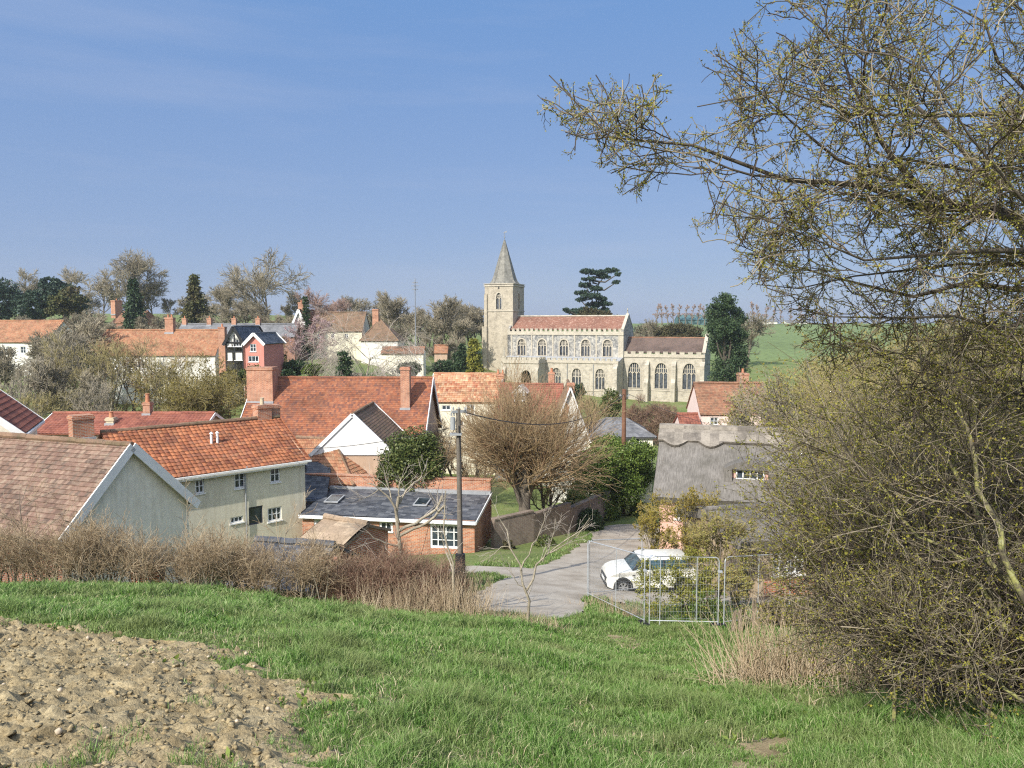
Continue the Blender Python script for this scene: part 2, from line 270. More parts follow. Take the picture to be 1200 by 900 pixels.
TD = [0, 3, 7, 12, 18, 23, 30, 43, 60, 80, 110, 150, 200, 300, 450, 700, 3000]
TC = [-300, 0, 200, 400, 600, 750, 900, 1200, 1500]
TZ = [
 [-1.6] * 9,
 [-2.3, -2.3, -2.35, -2.4, -2.5, -2.55, -2.55, -2.5, -2.4],
 [-3.3, -3.3, -3.35, -3.5, -3.75, -3.95, -3.9, -3.7, -3.5],
 [-4.5, -4.55, -4.6, -4.85, -5.25, -5.6, -5.55, -5.2, -5.0],
 [-6.3, -6.3, -6.2, -6.7, -7.05, -7.85, -7.85, -7.3, -7.0],
 [-8.3, -8.3, -8.3, -8.5, -8.85, -9.05, -9.05, -8.7, -8.5],
 [-10.8, -10.8, -10.8, -10.6, -10.1, -10.3, -10.5, -10.5, -10.4],
 [-13.2, -13.2, -13.2, -13.2, -12.7, -12.4, -12.6, -12.6, -12.6],
 [-15, -15, -15, -15, -14.8, -14.7, -14.8, -14.8, -14.8],
 [-12.5, -12.5, -12.5, -12.3, -14.5, -15, -15, -15, -15],
 [-9, -9, -8.5, -7.3, -12.5, -15.2, -15.0, -14, -13],
 [-5, -5, -5, -4.0, -12.5, -15.8, -15, -12, -10],
 [0, 0, 0, -1, -7, -10, -10, -8, -6],
 [4, 4, 4, 3, -2, -4, -4, -3, -2],
 [5, 5, 5, 4, 1, 1.2, 1.2, 1.2, 1.2],
 [-4, -4, -4, -5, -5, -6, -6, -6, -6],
 [-10] * 9]
_fd = np.linspace(0, math.log(3001 + 2) - math.log(2), 500); _fc = np.linspace(-300, 1500, 240)
_ld = [math.log(d + 2) - math.log(2) for d in TD]
_T = np.array([np.interp(_fd, _ld, np.array(TZ)[:, j]) for j in range(9)]).T
_T = np.array([np.interp(_fc, TC, _T[i]) for i in range(500)])
def _blur(a, k, ax):
    ker = np.hanning(k + 2)[1:-1]; ker /= ker.sum()
    p = np.pad(a, [(k // 2, k // 2) if i == ax else (0, 0) for i in range(2)], mode='edge')
    return np.apply_along_axis(lambda v: np.convolve(v, ker, 'valid'), ax, p)
_T = _blur(_blur(_T, 21, 0), 31, 1)
def gz(x, y):                                    # ground height
    x = np.asarray(x, float); y = np.asarray(y, float); yy = np.maximum(y, 0.0)
    c = np.clip(x / np.maximum(yy, 0.8), -1.2, 1.2) * F + 600; c = np.clip(c, -299, 1499)
    u = (np.log(yy + 2) - math.log(2)) / _fd[-1] * 499; v = (c + 300) / 1800 * 239
    u = np.clip(u, 0, 498.999); v = np.clip(v, 0, 238.999); i = u.astype(int); j = v.astype(int); fu = u - i; fv = v - j
    z = (_T[i, j] * (1 - fv) + _T[i, j + 1] * fv) * (1 - fu) + (_T[i + 1, j] * (1 - fv) + _T[i + 1, j + 1] * fv) * fu
    d = np.hypot(x, y); z = z + (fbm(x, y, 0.12, 3, 5) - 0.5) * np.clip(d / 60, 0.1, 1.5) * 1.0 * (np.abs(x) > -1)
    return z
def G(x, y): return float(gz(x, y))

def tag(o, label=None, cat=None, group=None, kind=None):
    if label: o['label'] = label
    if cat: o['category'] = cat
    if group: o['group'] = group
    if kind: o['kind'] = kind
    return o
def npmesh(name, V, faces_list, mat=None, smooth=False, uvs=None):
    """faces_list: list of (n,k) index arrays"""
    me = bpy.data.meshes.new(name); V = np.asarray(V, np.float32).reshape(-1, 3)
    me.vertices.add(len(V)); me.vertices.foreach_set('co', V.ravel())
    idx = np.concatenate([f.ravel() for f in faces_list]).astype(np.int32)
    tot = np.concatenate([np.full(len(f), f.shape[1], np.int32) for f in faces_list])
    st = np.concatenate([[0], np.cumsum(tot)[:-1]]).astype(np.int32)
    me.loops.add(len(idx)); me.loops.foreach_set('vertex_index', idx)
    me.polygons.add(len(tot)); me.polygons.foreach_set('loop_start', st)
    me.update(calc_edges=True)
    if smooth: me.polygons.foreach_set('use_smooth', np.ones(len(tot), bool))
    if uvs is not None:
        uv = me.uv_layers.new(name='UVMap'); uv.data.foreach_set('uv', np.asarray(uvs, np.float32)[idx].ravel())
    if mat: me.materials.append(M[mat])
    return me
def link(name, me, parent=None, loc=None):
    o = bpy.data.objects.new(name, me); C.objects.link(o)
    if parent: o.parent = parent
    if loc is not None: o.location = loc
    return o
def empty(name, loc, rz=0, **k):
    o = bpy.data.objects.new(name, None); C.objects.link(o); o.location = loc; o.rotation_euler = (0, 0, rz); o.empty_display_size = 0.3
    return tag(o, **k)
def copy_tree(o, loc, rz=0, scale=None, label=None, group=None):
    r = o.copy(); C.objects.link(r); r.location = loc; r.rotation_euler = (0, 0, rz)
    if scale is not None: r.scale = scale
    if label: r['label'] = label
    if group: r['group'] = group
    for ch in list(o.children):
        c = ch.copy(); C.objects.link(c); c.parent = r
        for g in list(ch.children):
            d = g.copy(); C.objects.link(d); d.parent = c
    return r

class MB:
    """collects faces with metre UVs (by the main direction of each face)"""
    def __init__(s): s.v = []; s.f = []; s.uv = []; s.mi = []; s.cur = 0
    def face(s, pts, uv=None):
        i = len(s.v); s.v += [tuple(p) for p in pts]; s.f.append(tuple(range(i, i + len(pts)))); s.mi.append(s.cur)
        if uv is None:
            a, b, c = Vector(pts[0]), Vector(pts[1]), Vector(pts[2]); n = (b - a).cross(c - a)
            if n.length < 1e-12 and len(pts) > 3: n = (c - a).cross(Vector(pts[3]) - a)
            ax = max(range(3), key=lambda k: abs(n[k]))
            uv = [((p[1], p[2]), (p[0], p[2]), (p[0], p[1]))[ax] for p in pts]
        s.uv += uv
    def box(s, a, b):
        x0, y0, z0 = (min(a[i], b[i]) for i in range(3)); x1, y1, z1 = (max(a[i], b[i]) for i in range(3))
        P = [(x0, y0, z0), (x1, y0, z0), (x1, y1, z0), (x0, y1, z0), (x0, y0, z1), (x1, y0, z1), (x1, y1, z1), (x0, y1, z1)]
        for q in ((0, 3, 2, 1), (4, 5, 6, 7), (0, 1, 5, 4), (1, 2, 6, 5), (2, 3, 7, 6), (3, 0, 4, 7)): s.face([P[k] for k in q])
    def hexa(s, P):
        for q in ((0, 3, 2, 1), (4, 5, 6, 7), (0, 1, 5, 4), (1, 2, 6, 5), (2, 3, 7, 6), (3, 0, 4, 7)): s.face([P[k] for k in q])
    def bar(s, p, q, w, h, up=(0, 0, 1)):        # rectangular bar between two points
        p, q, up = Vector(p), Vector(q), Vector(up); t = (q - p).normalized(); a = t.cross(up)
        if a.length < 1e-5: a = t.cross(Vector((1, 0, 0)))
        a.normalize(); b = a.cross(t).normalized(); a = a * w / 2; b = b * h / 2
        s.hexa([p - a - b, p + a - b, q + a - b, q - a - b, p - a + b, p + a + b, q + a + b, q - a + b])
    def tube(s, pts, rad, n=8, cap=True):
        pts = [Vector(p) for p in pts]; rs = rad if isinstance(rad, (list, tuple)) else [rad] * len(pts); rings = []
        t0 = (pts[1] - pts[0]).normalized(); ref = Vector((0, 0, 1)) if abs(t0.z) < 0.9 else Vector((1, 0, 0))
        for i, p in enumerate(pts):
            t = (pts[min(i + 1, len(pts) - 1)] - pts[max(i - 1, 0)]).normalized(); a = t.cross(ref).normalized(); b = t.cross(a)
            rings.append([p + (a * math.cos(2 * PI * k / n) + b * math.sin(2 * PI * k / n)) * rs[i] for k in range(n)])
        for i in range(len(pts) - 1):
            for k in range(n): s.face([rings[i][k], rings[i][(k + 1) % n], rings[i + 1][(k + 1) % n], rings[i + 1][k]])
        if cap: s.face(rings[0][::-1]); s.face(rings[-1])
    def cyl(s, c, r0, r1, z0, z1, n=16):
        s.tube([(c[0], c[1], z0), (c[0], c[1], z1)], [r0, r1], n)
    def sheet(s, outer, holes, to3, depth=0.0):  # flat wall with openings and reveals
        loops = [[Vector((a, b, 0)) for a, b in L] for L in [outer] + holes]
        flat = [p for L in loops for p in L]
        for t in tessellate_polygon(loops): s.face([to3(flat[k].x, flat[k].y, 0) for k in t])
        if depth:
            for L in holes:
                for k in range(len(L)):
                    a, b = L[k], L[(k + 1) % len(L)]
                    s.face([to3(*a, 0), to3(*b, 0), to3(*b, depth), to3(*a, depth)])
    def prism(s, poly, to3, d0, d1):
        loops = [[Vector((a, b, 0)) for a, b in poly]]
        for d in (d0, d1):
            for t in tessellate_polygon(loops): s.face([to3(poly[k][0], poly[k][1], d) for k in t])
        for k in range(len(poly)):
            a, b = poly[k], poly[(k + 1) % len(poly)]; s.face([to3(*a, d0), to3(*b, d0), to3(*b, d1), to3(*a, d1)])
    def build(s, name, mats, parent=None, smooth=False, loc=None):
        me = bpy.data.meshes.new(name); me.from_pydata(s.v, [], s.f)
        uv = me.uv_layers.new(name='UVMap'); uv.data.foreach_set('uv', [c for p in s.uv for c in p])
        for m in (mats if isinstance(mats, (list, tuple)) else [mats]): me.materials.append(M[m])
        me.polygons.foreach_set('material_index', s.mi)
        if smooth: me.polygons.foreach_set('use_smooth', [True] * len(s.f))
        me.update()
        return link(name, me, parent, loc)
def weld(o, bevel=0, seg=2, angle=35):
    bm = bmesh.new(); bm.from_mesh(o.data); bmesh.ops.remove_doubles(bm, verts=bm.verts, dist=0.0008); bmesh.ops.recalc_face_normals(bm, faces=bm.faces)
    bm.to_mesh(o.data); bm.free()
    if bevel:
        b = o.modifiers.new('b', 'BEVEL'); b.width = bevel; b.segments = seg; b.limit_method = 'ANGLE'; b.angle_limit = R(angle)
    return o

# ---- branching plants, all branches of one level grown at once
def tubes(Ps, Rs, sides=3):
    """Ps: list of (N,K,3) polylines, Rs: list of (N,K) radii -> verts, quads"""
    VV, FF, off = [], [], 0
    for P, r in zip(Ps, Rs):
        N, K, _ = P.shape
        if N == 0: continue
        S = sides if not isinstance(sides, (list, tuple)) else sides[min(len(VV), len(sides) - 1)]
        T = np.gradient(P, axis=1); T /= np.linalg.norm(T, axis=2, keepdims=True) + 1e-9
        ref = np.where(np.abs(T[:, :1, 2:3]) < 0.8, np.array([0, 0, 1.0]), np.array([1.0, 0, 0]))
        A = np.cross(T, np.broadcast_to(ref, T.shape)); A /= np.linalg.norm(A, axis=2, keepdims=True) + 1e-9; B = np.cross(T, A)
        an = np.arange(S) * 2 * PI / S
        V = P[:, :, None] + r[:, :, None, None] * (A[:, :, None] * np.cos(an)[:, None] + B[:, :, None] * np.sin(an)[:, None])
        base = off + (np.arange(N)[:, None, None] * K + np.arange(K - 1)[None, :, None]) * S
        k = np.arange(S)[None, None]; k2 = (k + 1) % S
        Fq = np.stack([base + k, base + k2, base + S + k2, base + S + k], -1).reshape(-1, 4)
        VV.append(V.reshape(-1, 3)); FF.append(Fq); off += N * K * S
    return np.concatenate(VV), np.concatenate(FF)
def spawn(g, P, Rr, n, L, ang=(40, 15), K=4, wob=0.25, trop=(0, 0, 0), rr=0.6, t0=0.2, t1=1.0, taper=0.25, rmin=0.003, short=0.5):
    N, Kp, _ = P.shape
    if isinstance(n, tuple): idx = np.repeat(np.arange(N), g.integers(n[0], n[1] + 1, N))
    else: idx = np.repeat(np.arange(N), n)
    m = len(idx); t = g.uniform(t0, t1, m); u = np.minimum(t * (Kp - 1), Kp - 1.001); i = u.astype(int); f = (u - i)[:, None]
    a, b = P[idx, i], P[idx, i + 1]; st = a * (1 - f) + b * f; T = b - a; T /= np.linalg.norm(T, axis=1, keepdims=True) + 1e-9
    r0 = (Rr[idx, i] * (1 - f[:, 0]) + Rr[idx, i + 1] * f[:, 0]) * rr
    q = g.normal(size=(m, 3)); q -= (q * T).sum(1, keepdims=True) * T; q /= np.linalg.norm(q, axis=1, keepdims=True) + 1e-9
    al = np.radians(g.normal(ang[0], ang[1], m))[:, None]; d = np.cos(al) * T + np.sin(al) * q
    ln = (np.asarray(L) if np.ndim(L) == 0 else g.uniform(L[0], L[1], m)) * g.uniform(0.7, 1.2, m) * (1 - short * t)
    pts = [st]; step = ln[:, None] / (K - 1)
    for k in range(K - 1):
        d = d + g.normal(size=(m, 3)) * wob + np.array(trop); d /= np.linalg.norm(d, axis=1, keepdims=True); pts.append(pts[-1] + d * step)
    P2 = np.stack(pts, 1); R2 = np.maximum(r0[:, None] * np.linspace(1, taper, K)[None], rmin)
    return P2, R2
def stems(g, base, dirs, L, r, K=5, wob=0.12, trop=(0, 0, 0.05), taper=0.3):
    base = np.asarray(base, float); m = len(base); d = np.asarray(dirs, float); d = d / np.linalg.norm(d, axis=1, keepdims=True)
    L = np.broadcast_to(L, m); r = np.broadcast_to(r, m); pts = [base]
    for k in range(K - 1):
        d = d + g.normal(size=(m, 3)) * wob + np.array(trop); d /= np.linalg.norm(d, axis=1, keepdims=True); pts.append(pts[-1] + d * L[:, None] / (K - 1))
    return np.stack(pts, 1), r[:, None] * np.linspace(1, taper, K)[None]
def leafcards(g, pos, size, aspect=0.6, d=None, spread=1.0):
    n = len(pos); a = g.normal(size=(n, 3)) * spread
    if d is not None: a = a + d
    a /= np.linalg.norm(a, axis=1, keepdims=True) + 1e-9; b = np.cross(a, g.normal(size=(n, 3))); b /= np.linalg.norm(b, axis=1, keepdims=True) + 1e-9
    s = (size * g.uniform(0.6, 1.3, n))[:, None]; w_ = s * aspect / 2
    V = np.stack([pos, pos + a * s * 0.5 + b * w_, pos + a * s, pos + a * s * 0.5 - b * w_], 1).reshape(-1, 3)
    return V, np.arange(n * 4).reshape(n, 4)
def along(g, P, n, t0=0.1):
    N, K, _ = P.shape; idx = g.integers(0, N, n); t = g.uniform(t0, 1, n) * (K - 1) * 0.999; i = t.astype(int); f = (t - i)[:, None]
    a, b = P[idx, i], P[idx, i + 1]; return a * (1 - f) + b * f, b - a
def join_vf(parts):
    V, Fs, o = [], [], 0
    for v, f in parts: V.append(v); Fs.append(f + o); o += len(v)
    return np.concatenate(V), Fs
def meshpart(name, parts, mat, parent, smooth=True):
    V, Fs = join_vf(parts); return link(name, npmesh(name, V, Fs, mat, smooth), parent)

def blob(g, c, r, n, shell=0.55, flat_bottom=False):
    """points spread in an ellipsoid, denser towards the outside"""
    d = g.normal(size=(n, 3)); d /= np.linalg.norm(d, axis=1, keepdims=True); rad = shell + (1 - shell) * g.random(n) ** 0.7
    rad *= 0.85 + 0.3 * g.random(n); return np.asarray(c) + d * rad[:, None] * np.asarray(r)
def clumpy(g, c, r, nclump, per, cr, squash=1.0):
    cc = blob(g, c, r, nclump, 0.45); out = []
    for q in cc:
        k = g.uniform(0.6, 1.3); out.append(blob(g, q, (cr * k, cr * k, cr * k * squash), per, 0.2))
    return np.concatenate(out)

def put(px, d, pytop, pybase=None):
    """base point on the ground and height of a thing whose top shows at (px, pytop) at depth d"""
    x = W(px, pytop if pybase is None else (pytop + pybase) / 2, d)[0]; z0 = G(x, d); return Vector((x, d, z0)), W(px, pytop, d)[2] - z0
# ------------------------------------------------------------------ ground, soil, road
def axis(a, b, fine, lo, hi, grow=1.07, mx=60):
    """fine spacing between a and b, growing outwards to lo and hi"""
    v = list(np.arange(a, b, fine)); s = fine; x = v[-1]
    while x < hi: s = min(s * grow, mx); x += s; v.append(x)
    s = fine; x = v[0]; h = []
    while x > lo: s = min(s * grow, mx); x -= s; h.append(x)
    return np.array(h[::-1] + v)
SY = [0, 5.2, 6.6, 8, 9, 10, 11, 11.6, 12.1, 40]; SX = [-0.7, -1.15, -1.6, -2.4, -3.2, -4.6, -6.4, -8.0, -30, -60]
def soil_edge(x, y):                              # >0 on bare soil
    e = np.interp(y, SY, SX) - x
    return e + (fbm(x, y, 0.9, 4, 21) - 0.5) * 1.9 + (fbm(x, y, 4.0, 3, 31) - 0.5) * 1.5
ROAD = [W(545, 668, 30.5), W(590, 690, 26.5), W(640, 685, 28.5), W(680, 652, 36), W(735, 634, 46), W(760, 622, 56), W(775, 615, 70)]
ROADC = [(p[0], p[1]) for p in ROAD]
def seg_dist(x, y, pts):
    best = np.full(np.shape(x), 1e9)
    for (ax, ay), (bx, by) in zip(pts[:-1], pts[1:]):
        t = np.clip(((x - ax) * (bx - ax) + (y - ay) * (by - ay)) / ((bx - ax) ** 2 + (by - ay) ** 2), 0, 1)
        best = np.minimum(best, np.hypot(x - ax - t * (bx - ax), y - ay - t * (by - ay)))
    return best
LANE = [(0.3, 24.2), (0.9, 27.5), (2.4, 31), (4.0, 36), (6.4, 44), (8.2, 50)]
SPUR = [(-2.4, 33.2), (-0.6, 32.4), (1.6, 31.5)]
PARK = [(1.5, 28.5), (4.0, 27.3), (8.5, 27.0), (11, 28)]
def road_m(x, y):                                 # metres inside the road edge
    a = 2.1 - seg_dist(x, y, LANE); b = 1.5 - seg_dist(x, y, SPUR); c = 1.5 - seg_dist(x, y, PARK)
    return np.maximum(np.maximum(a, b), c) + (fbm(x, y, 0.7, 3, 77) - 0.5) * 0.9
gx = axis(-9.0, 7.0, 0.05, -750, 750); gy = axis(3.6, 13.2, 0.05, -12, 880, 1.05)
X, Y = np.meshgrid(gx, gy); Z = gz(X, Y)
near = (Y < 22) & (np.abs(X) < 20)
soil = np.where(near, soil_edge(X, Y), -1); sm = np.clip(soil * 4, 0, 1)
cl = fbm(X, Y, 8.5, 3, 3); cl2 = fbm(X, Y, 18, 2, 9)
Z = Z + sm * ((np.abs(cl - 0.5) * 2) ** 0.8 * 0.075 + np.clip(cl2 - 0.42, 0, 1) * 0.19 + (fbm(X, Y, 1.1, 2, 14) - 0.5) * 0.12 - 0.05)
Z = Z + np.where(near, 1 - sm, 0) * ((fbm(X, Y, 1.6, 3, 40) - 0.5) * 0.14)
rm = road_m(X, Y); Z = Z - np.clip(rm * 3 + 0.6, 0, 1) * 0.16 * (Y > 20) * (Y < 90)
ny, nx = X.shape; V = np.stack([X, Y, Z], -1).reshape(-1, 3)
i = (np.arange(ny - 1)[:, None] * nx + np.arange(nx - 1)[None]).ravel()
Q = np.stack([i, i + 1, i + nx + 1, i + nx], -1)
Xc = (X[:-1, :-1] + X[1:, 1:]).ravel() / 2; Yc = (Y[:-1, :-1] + Y[1:, 1:]).ravel() / 2
sc_m = np.where((Yc < 22) & (np.abs(Xc) < 20), soil_edge(Xc, Yc), -1) > 0
PX = lambda y: np.interp(y, [4, 8, 12, 17, 22], [2.0, 2.1, 2.4, 2.8, 3.0])
def worn(x, y): return np.exp(-((x - PX(y) - (fbm(x * 0, y, 0.5, 2, 4) - 0.5) * 0.8) / 0.42) ** 2) * np.clip((fbm(x, y, 1.3, 3, 91) - 0.38) * 5, 0, 1.2) * (y < 20)
field_m = (Yc > 205) & (Yc < 480) & (Xc > 25) 
def sub(mask, name, mat, kind='structure'):
    q = Q[mask]; u, inv = np.unique(q, return_inverse=True); me = npmesh(name, V[u], [inv.reshape(q.shape)], mat, True)
    return tag(link(name, me), kind=kind)
# materials of the ground
m, n, l, b = nodes_of('ground_grass'); t = n.new('ShaderNodeTexCoord')
a = noise(n, l, t.outputs['Object'], 0.35, 6, 0.65); r = ramp(n, [(0.10, 0.14, 0.03), (0.15, 0.195, 0.045), (0.20, 0.21, 0.075), (0.25, 0.20, 0.11)], [0.3, 0.5, 0.62, 0.75]); l.new(a.outputs[0], r.inputs[0])
f = noise(n, l, t.outputs['Object'], 9, 4); r2 = ramp(n, [(0.6,) * 3, (1.2,) * 3], [0.35, 0.65]); l.new(f.outputs[0], r2.inputs[0])
l.new(mul(n, l, r.outputs[0], r2.outputs[0]), b.inputs['Base Color']); b.inputs['Roughness'].default_value = 0.95; bump(n, l, b, f.outputs[0], 0.6, 0.08)
m, n, l, b = nodes_of('soil'); t = n.new('ShaderNodeTexCoord')
a = noise(n, l, t.outputs['Object'], 2.2, 7, 0.7); r = ramp(n, [(0.27, 0.205, 0.11), (0.40, 0.315, 0.18), (0.50, 0.41, 0.25)], [0.32, 0.5, 0.68]); l.new(a.outputs[0], r.inputs[0])
f = noise(n, l, t.outputs['Object'], 38, 5, 0.7); r2 = ramp(n, [(0.65,) * 3, (1.15,) * 3], [0.35, 0.65]); l.new(f.outputs[0], r2.inputs[0])
l.new(mul(n, l, r.outputs[0], r2.outputs[0]), b.inputs['Base Color']); b.inputs['Roughness'].default_value = 1.0; bump(n, l, b, f.outputs[0], 0.9, 0.02); b.inputs['Specular IOR Level'].default_value = 0.1
m, n, l, b = nodes_of('lane_surface'); t = n.new('ShaderNodeTexCoord')
a = noise(n, l, t.outputs['Object'], 0.8, 7, 0.65); r = ramp(n, [(0.27, 0.23, 0.18), (0.36, 0.315, 0.255), (0.43, 0.385, 0.32)], [0.35, 0.5, 0.65]); l.new(a.outputs[0], r.inputs[0])
f = noise(n, l, t.outputs['Object'], 30, 3, 0.7); r2 = ramp(n, [(0.8,) * 3, (1.12,) * 3], [0.35, 0.65]); l.new(f.outputs[0], r2.inputs[0])
l.new(mul(n, l, r.outputs[0], r2.outputs[0]), b.inputs['Base Color']); b.inputs['Roughness'].default_value = 0.95; bump(n, l, b, f.outputs[0], 0.4, 0.01)
simple('crop_field', (0.15, 0.20, 0.07), 0.95, 0.15, 0.02, fine=0.6)
wm_ = (worn(Xc, Yc) > 0.45) & ~sc_m & (np.abs(Xc) < 8) & (Yc < 20) & (Yc > 0)
sub(~sc_m & ~field_m & ~wm_, 'grass_ground', 'ground_grass'); sub(wm_, 'path', 'soil'); sub(sc_m, 'bare_soil', 'soil'); sub(field_m, 'field', 'crop_field')
# the lane: its own sheet above the lowered ground
rx = np.arange(-4, 16, 0.16); ry = np.arange(21, 80, 0.16); RX, RY = np.meshgrid(rx, ry); RZ = gz(RX, RY) - 0.02 + (fbm(RX, RY, 0.5, 3, 8) - 0.5) * 0.06
RM = road_m(RX, RY); RZ = RZ - np.clip(0.25 - RM, 0, 1) * 0.12
k = (np.arange(len(ry) - 1)[:, None] * len(rx) + np.arange(len(rx) - 1)[None]).ravel(); RQ = np.stack([k, k + 1, k + len(rx) + 1, k + len(rx)], -1)
ok = RM.ravel()[RQ].min(1) > -0.05; RQ = RQ[ok]; u, inv = np.unique(RQ, return_inverse=True)
tag(link('road', npmesh('road', np.stack([RX, RY, RZ], -1).reshape(-1, 3)[u], [inv.reshape(RQ.shape)], 'lane_surface', True)), kind='structure')
def Gs(x, y):                                     # surface height near the camera including the small bumps
    x = np.asarray(x, float); y = np.asarray(y, float); i = np.clip(np.searchsorted(gx, x), 1, nx - 1); j = np.clip(np.searchsorted(gy, y), 1, ny - 1)
    return (Z[j, i] + Z[j - 1, i - 1]) / 2
# clods and stones lying on the soil
g = rng(5); bm = bmesh.new(); bmesh.ops.create_icosphere(bm, subdivisions=1, radius=1); iv = np.array([v.co[:] for v in bm.verts]); fi = np.array([[v.index for v in f.verts] for f in bm.faces]); bm.free()
N = 22000; cx = g.uniform(-9.5, 0, N); cy = 3.4 + g.random(N) ** 1.2 * 9; k = soil_edge(cx, cy) > g.uniform(-0.15, 0.5, N); cx, cy = cx[k], cy[k]; N = len(cx)
s = 0.006 + 0.024 * g.random(N) ** 5; A = iv[None] * (1 + g.normal(size=(N, len(iv), 1)) * 0.42) * s[:, None, None] * np.stack([g.uniform(0.8, 1.6, N), g.uniform(0.8, 1.6, N), g.uniform(0.5, 0.9, N)], -1)[:, None]
A = A + np.stack([cx, cy, Gs(cx, cy) + s * 0.3], -1)[:, None]; FQ = (fi[None] + (np.arange(N) * len(iv))[:, None, None]).reshape(-1, 3)
tag(link('soil_clods', npmesh('soil_clods', A.reshape(-1, 3), [FQ], 'soil')), 'crumbly pale brown clods on the harrowed bare soil', kind='stuff', cat='soil')
N = 60; cx = g.uniform(-7.5, -1.4, N); cy = g.uniform(4.5, 11, N); k = soil_edge(cx, cy) > 0.1; cx, cy = cx[k], cy[k]; N = len(cx); s = g.uniform(0.012, 0.028, N)
A = iv[None] * (1 + g.normal(size=(N, len(iv), 1)) * 0.15) * s[:, None, None] + np.stack([cx, cy, Gs(cx, cy) + s], -1)[:, None]
simple('flint_pebble', (0.50, 0.41, 0.30), 0.6, 0.3, 30)
tag(link('pebbles', npmesh('pebbles', A.reshape(-1, 3), [(fi[None] + (np.arange(N) * len(iv))[:, None, None]).reshape(-1, 3)], 'flint_pebble')), 'small pale flint stones scattered on the soil', kind='stuff', cat='stones')
# grass
def blades(g, x, y, h, wd, lean=0.95):
    n = len(x); z = Gs(x, y) - 0.01; a = g.uniform(0, 2 * PI, n); dx, dy = np.cos(a), np.sin(a); le = g.uniform(0.1, 1, n) * lean; tw = g.uniform(0, 2 * PI, n); wx, wy = np.cos(tw) * wd / 2, np.sin(tw) * wd / 2
    o = np.stack([x, y, z], -1); mid = o + np.stack([dx * le * h * 0.35, dy * le * h * 0.35, h * 0.6], -1); tip = o + np.stack([dx * le * h * 1.1, dy * le * h * 1.1, h * (1 - 0.25 * le)], -1); wv = np.stack([wx, wy, 0 * wx], -1)
    V = np.stack([o - wv, o + wv, mid + wv * 0.8, mid - wv * 0.8, tip], 1).reshape(-1, 3); i = np.arange(n)[:, None] * 5
    return V, [i + np.array([[0, 1, 2, 3]]), i + np.array([[3, 2, 4]])]
def grass_patch(name, N, rfn, hfn, mat, label, seed, wd=0.006):
    g = rng(seed); x, y, = rfn(g, N); h, keep = hfn(g, x, y); x, y, h = x[keep], y[keep], h[keep]
    d = np.hypot(x, y); V, Fs = blades(g, x, y, h, wd * np.clip(d / 6, 1, 3.2))
    return tag(link(name, npmesh(name, V, Fs, mat)), label, 'grass', kind='stuff')
def near_region(g, N):
    d = 4.2 + 19.8 * g.random(N) ** 1.3; c = g.uniform(-0.80, 0.80, N) ; return c * d, d
def near_h(g, x, y):
    if y.max() > 30: return g.uniform(0.05, 0.20, len(x)), (road_m(x, y) < 0.05)
    s = soil_edge(x, y); c = fbm(x, y, 0.9, 3, 55); c2 = fbm(x, y, 3.0, 3, 66); dens = np.clip((c2 - 0.22) * 3.2, 0.5, 1)
    path = np.clip(worn(x, y) * 1.3, 0, 1); tus = np.clip((fbm(x, y, 1.7, 2, 71) - 0.56) * 7, 0, 1)
    tuft = ((c2 > 0.64) & (s < 1.8) & (g.random(len(x)) < 0.20)) | ((s < 0.35) & (c2 > 0.36) & (g.random(len(x)) < 0.75 - s * 1.8))
    keep = ((s < -0.02) & (g.random(len(x)) < dens * (1 - 0.93 * path))) | tuft
    keep &= ~((road_m(x, y) > 0.0) & (y > 20))
    h = (0.045 + 0.10 * np.clip(c * c2 * 3.2 - 0.25, 0, 1.2)) * g.uniform(0.5, 1.3, len(x)) * (1 - 0.4 * path) * (1 + 0.6 * tus) * np.clip(0.55 - s * 0.8, 0.45, 1.1)
    return h, keep
grass_patch('grass', 700000, near_region, near_h, 'grass_blade', 'short bright green meadow grass on the near slope', 11)

def verge_region(g, N):
    out_x, out_y = [], []
    for pts, wd in ((LANE, 2.1), (SPUR, 1.5), (PARK, 1.5)):
        P = np.array(pts); k = g.integers(0, len(P) - 1, N // 3); t = g.random(N // 3)[:, None]; q = P[k] * (1 - t) + P[k + 1] * t; d = P[k + 1] - P[k]; nn = np.stack([-d[:, 1], d[:, 0]], -1) / np.linalg.norm(d, axis=1, keepdims=True)
        q = q + nn * (g.choice([-1, 1], N // 3) * (wd + g.exponential(0.45, N // 3) - 0.35))[:, None]; out_x.append(q[:, 0]); out_y.append(q[:, 1])
    return np.concatenate(out_x), np.concatenate(out_y)
grass_patch('verge_grass', 45000, verge_region, near_h, 'grass_blade', 'rough grass fringing both edges of the pale lane', 12, 0.010)

# dead straw among the grass and a few broad-leaved weeds
g = rng(501); N = 26000; c = g.uniform(-0.75, 0.75, N); yy = 4.3 + 15 * g.random(N) ** 1.2; xx = c * yy; k = (soil_edge(xx, yy) < -0.1) & (fbm(xx, yy, 0.8, 3, 203) > 0.50) & (worn(xx, yy) < 0.5); xx, yy = xx[k], yy[k]
V, Fs = blades(g, xx, yy, g.uniform(0.03, 0.13, len(xx)), 0.005 * np.clip(np.hypot(xx, yy) / 6, 1, 3), 1.3); tag(link('dead_grass', npmesh('dead_grass', V, Fs, 'straw')), 'dead straw blades scattered through the green slope', 'grass', kind='stuff')
N = 900; xx = g.uniform(-7, 6, N); yy = g.uniform(4.6, 13, N); k = (soil_edge(xx, yy) < 0.8) & (fbm(xx, yy, 1.1, 2, 211) > 0.55); xx, yy = xx[k], yy[k]; n = 7; ax = np.repeat(xx, n) + g.normal(size=len(xx) * n) * 0.015; ay = np.repeat(yy, n) + g.normal(size=len(xx) * n) * 0.015
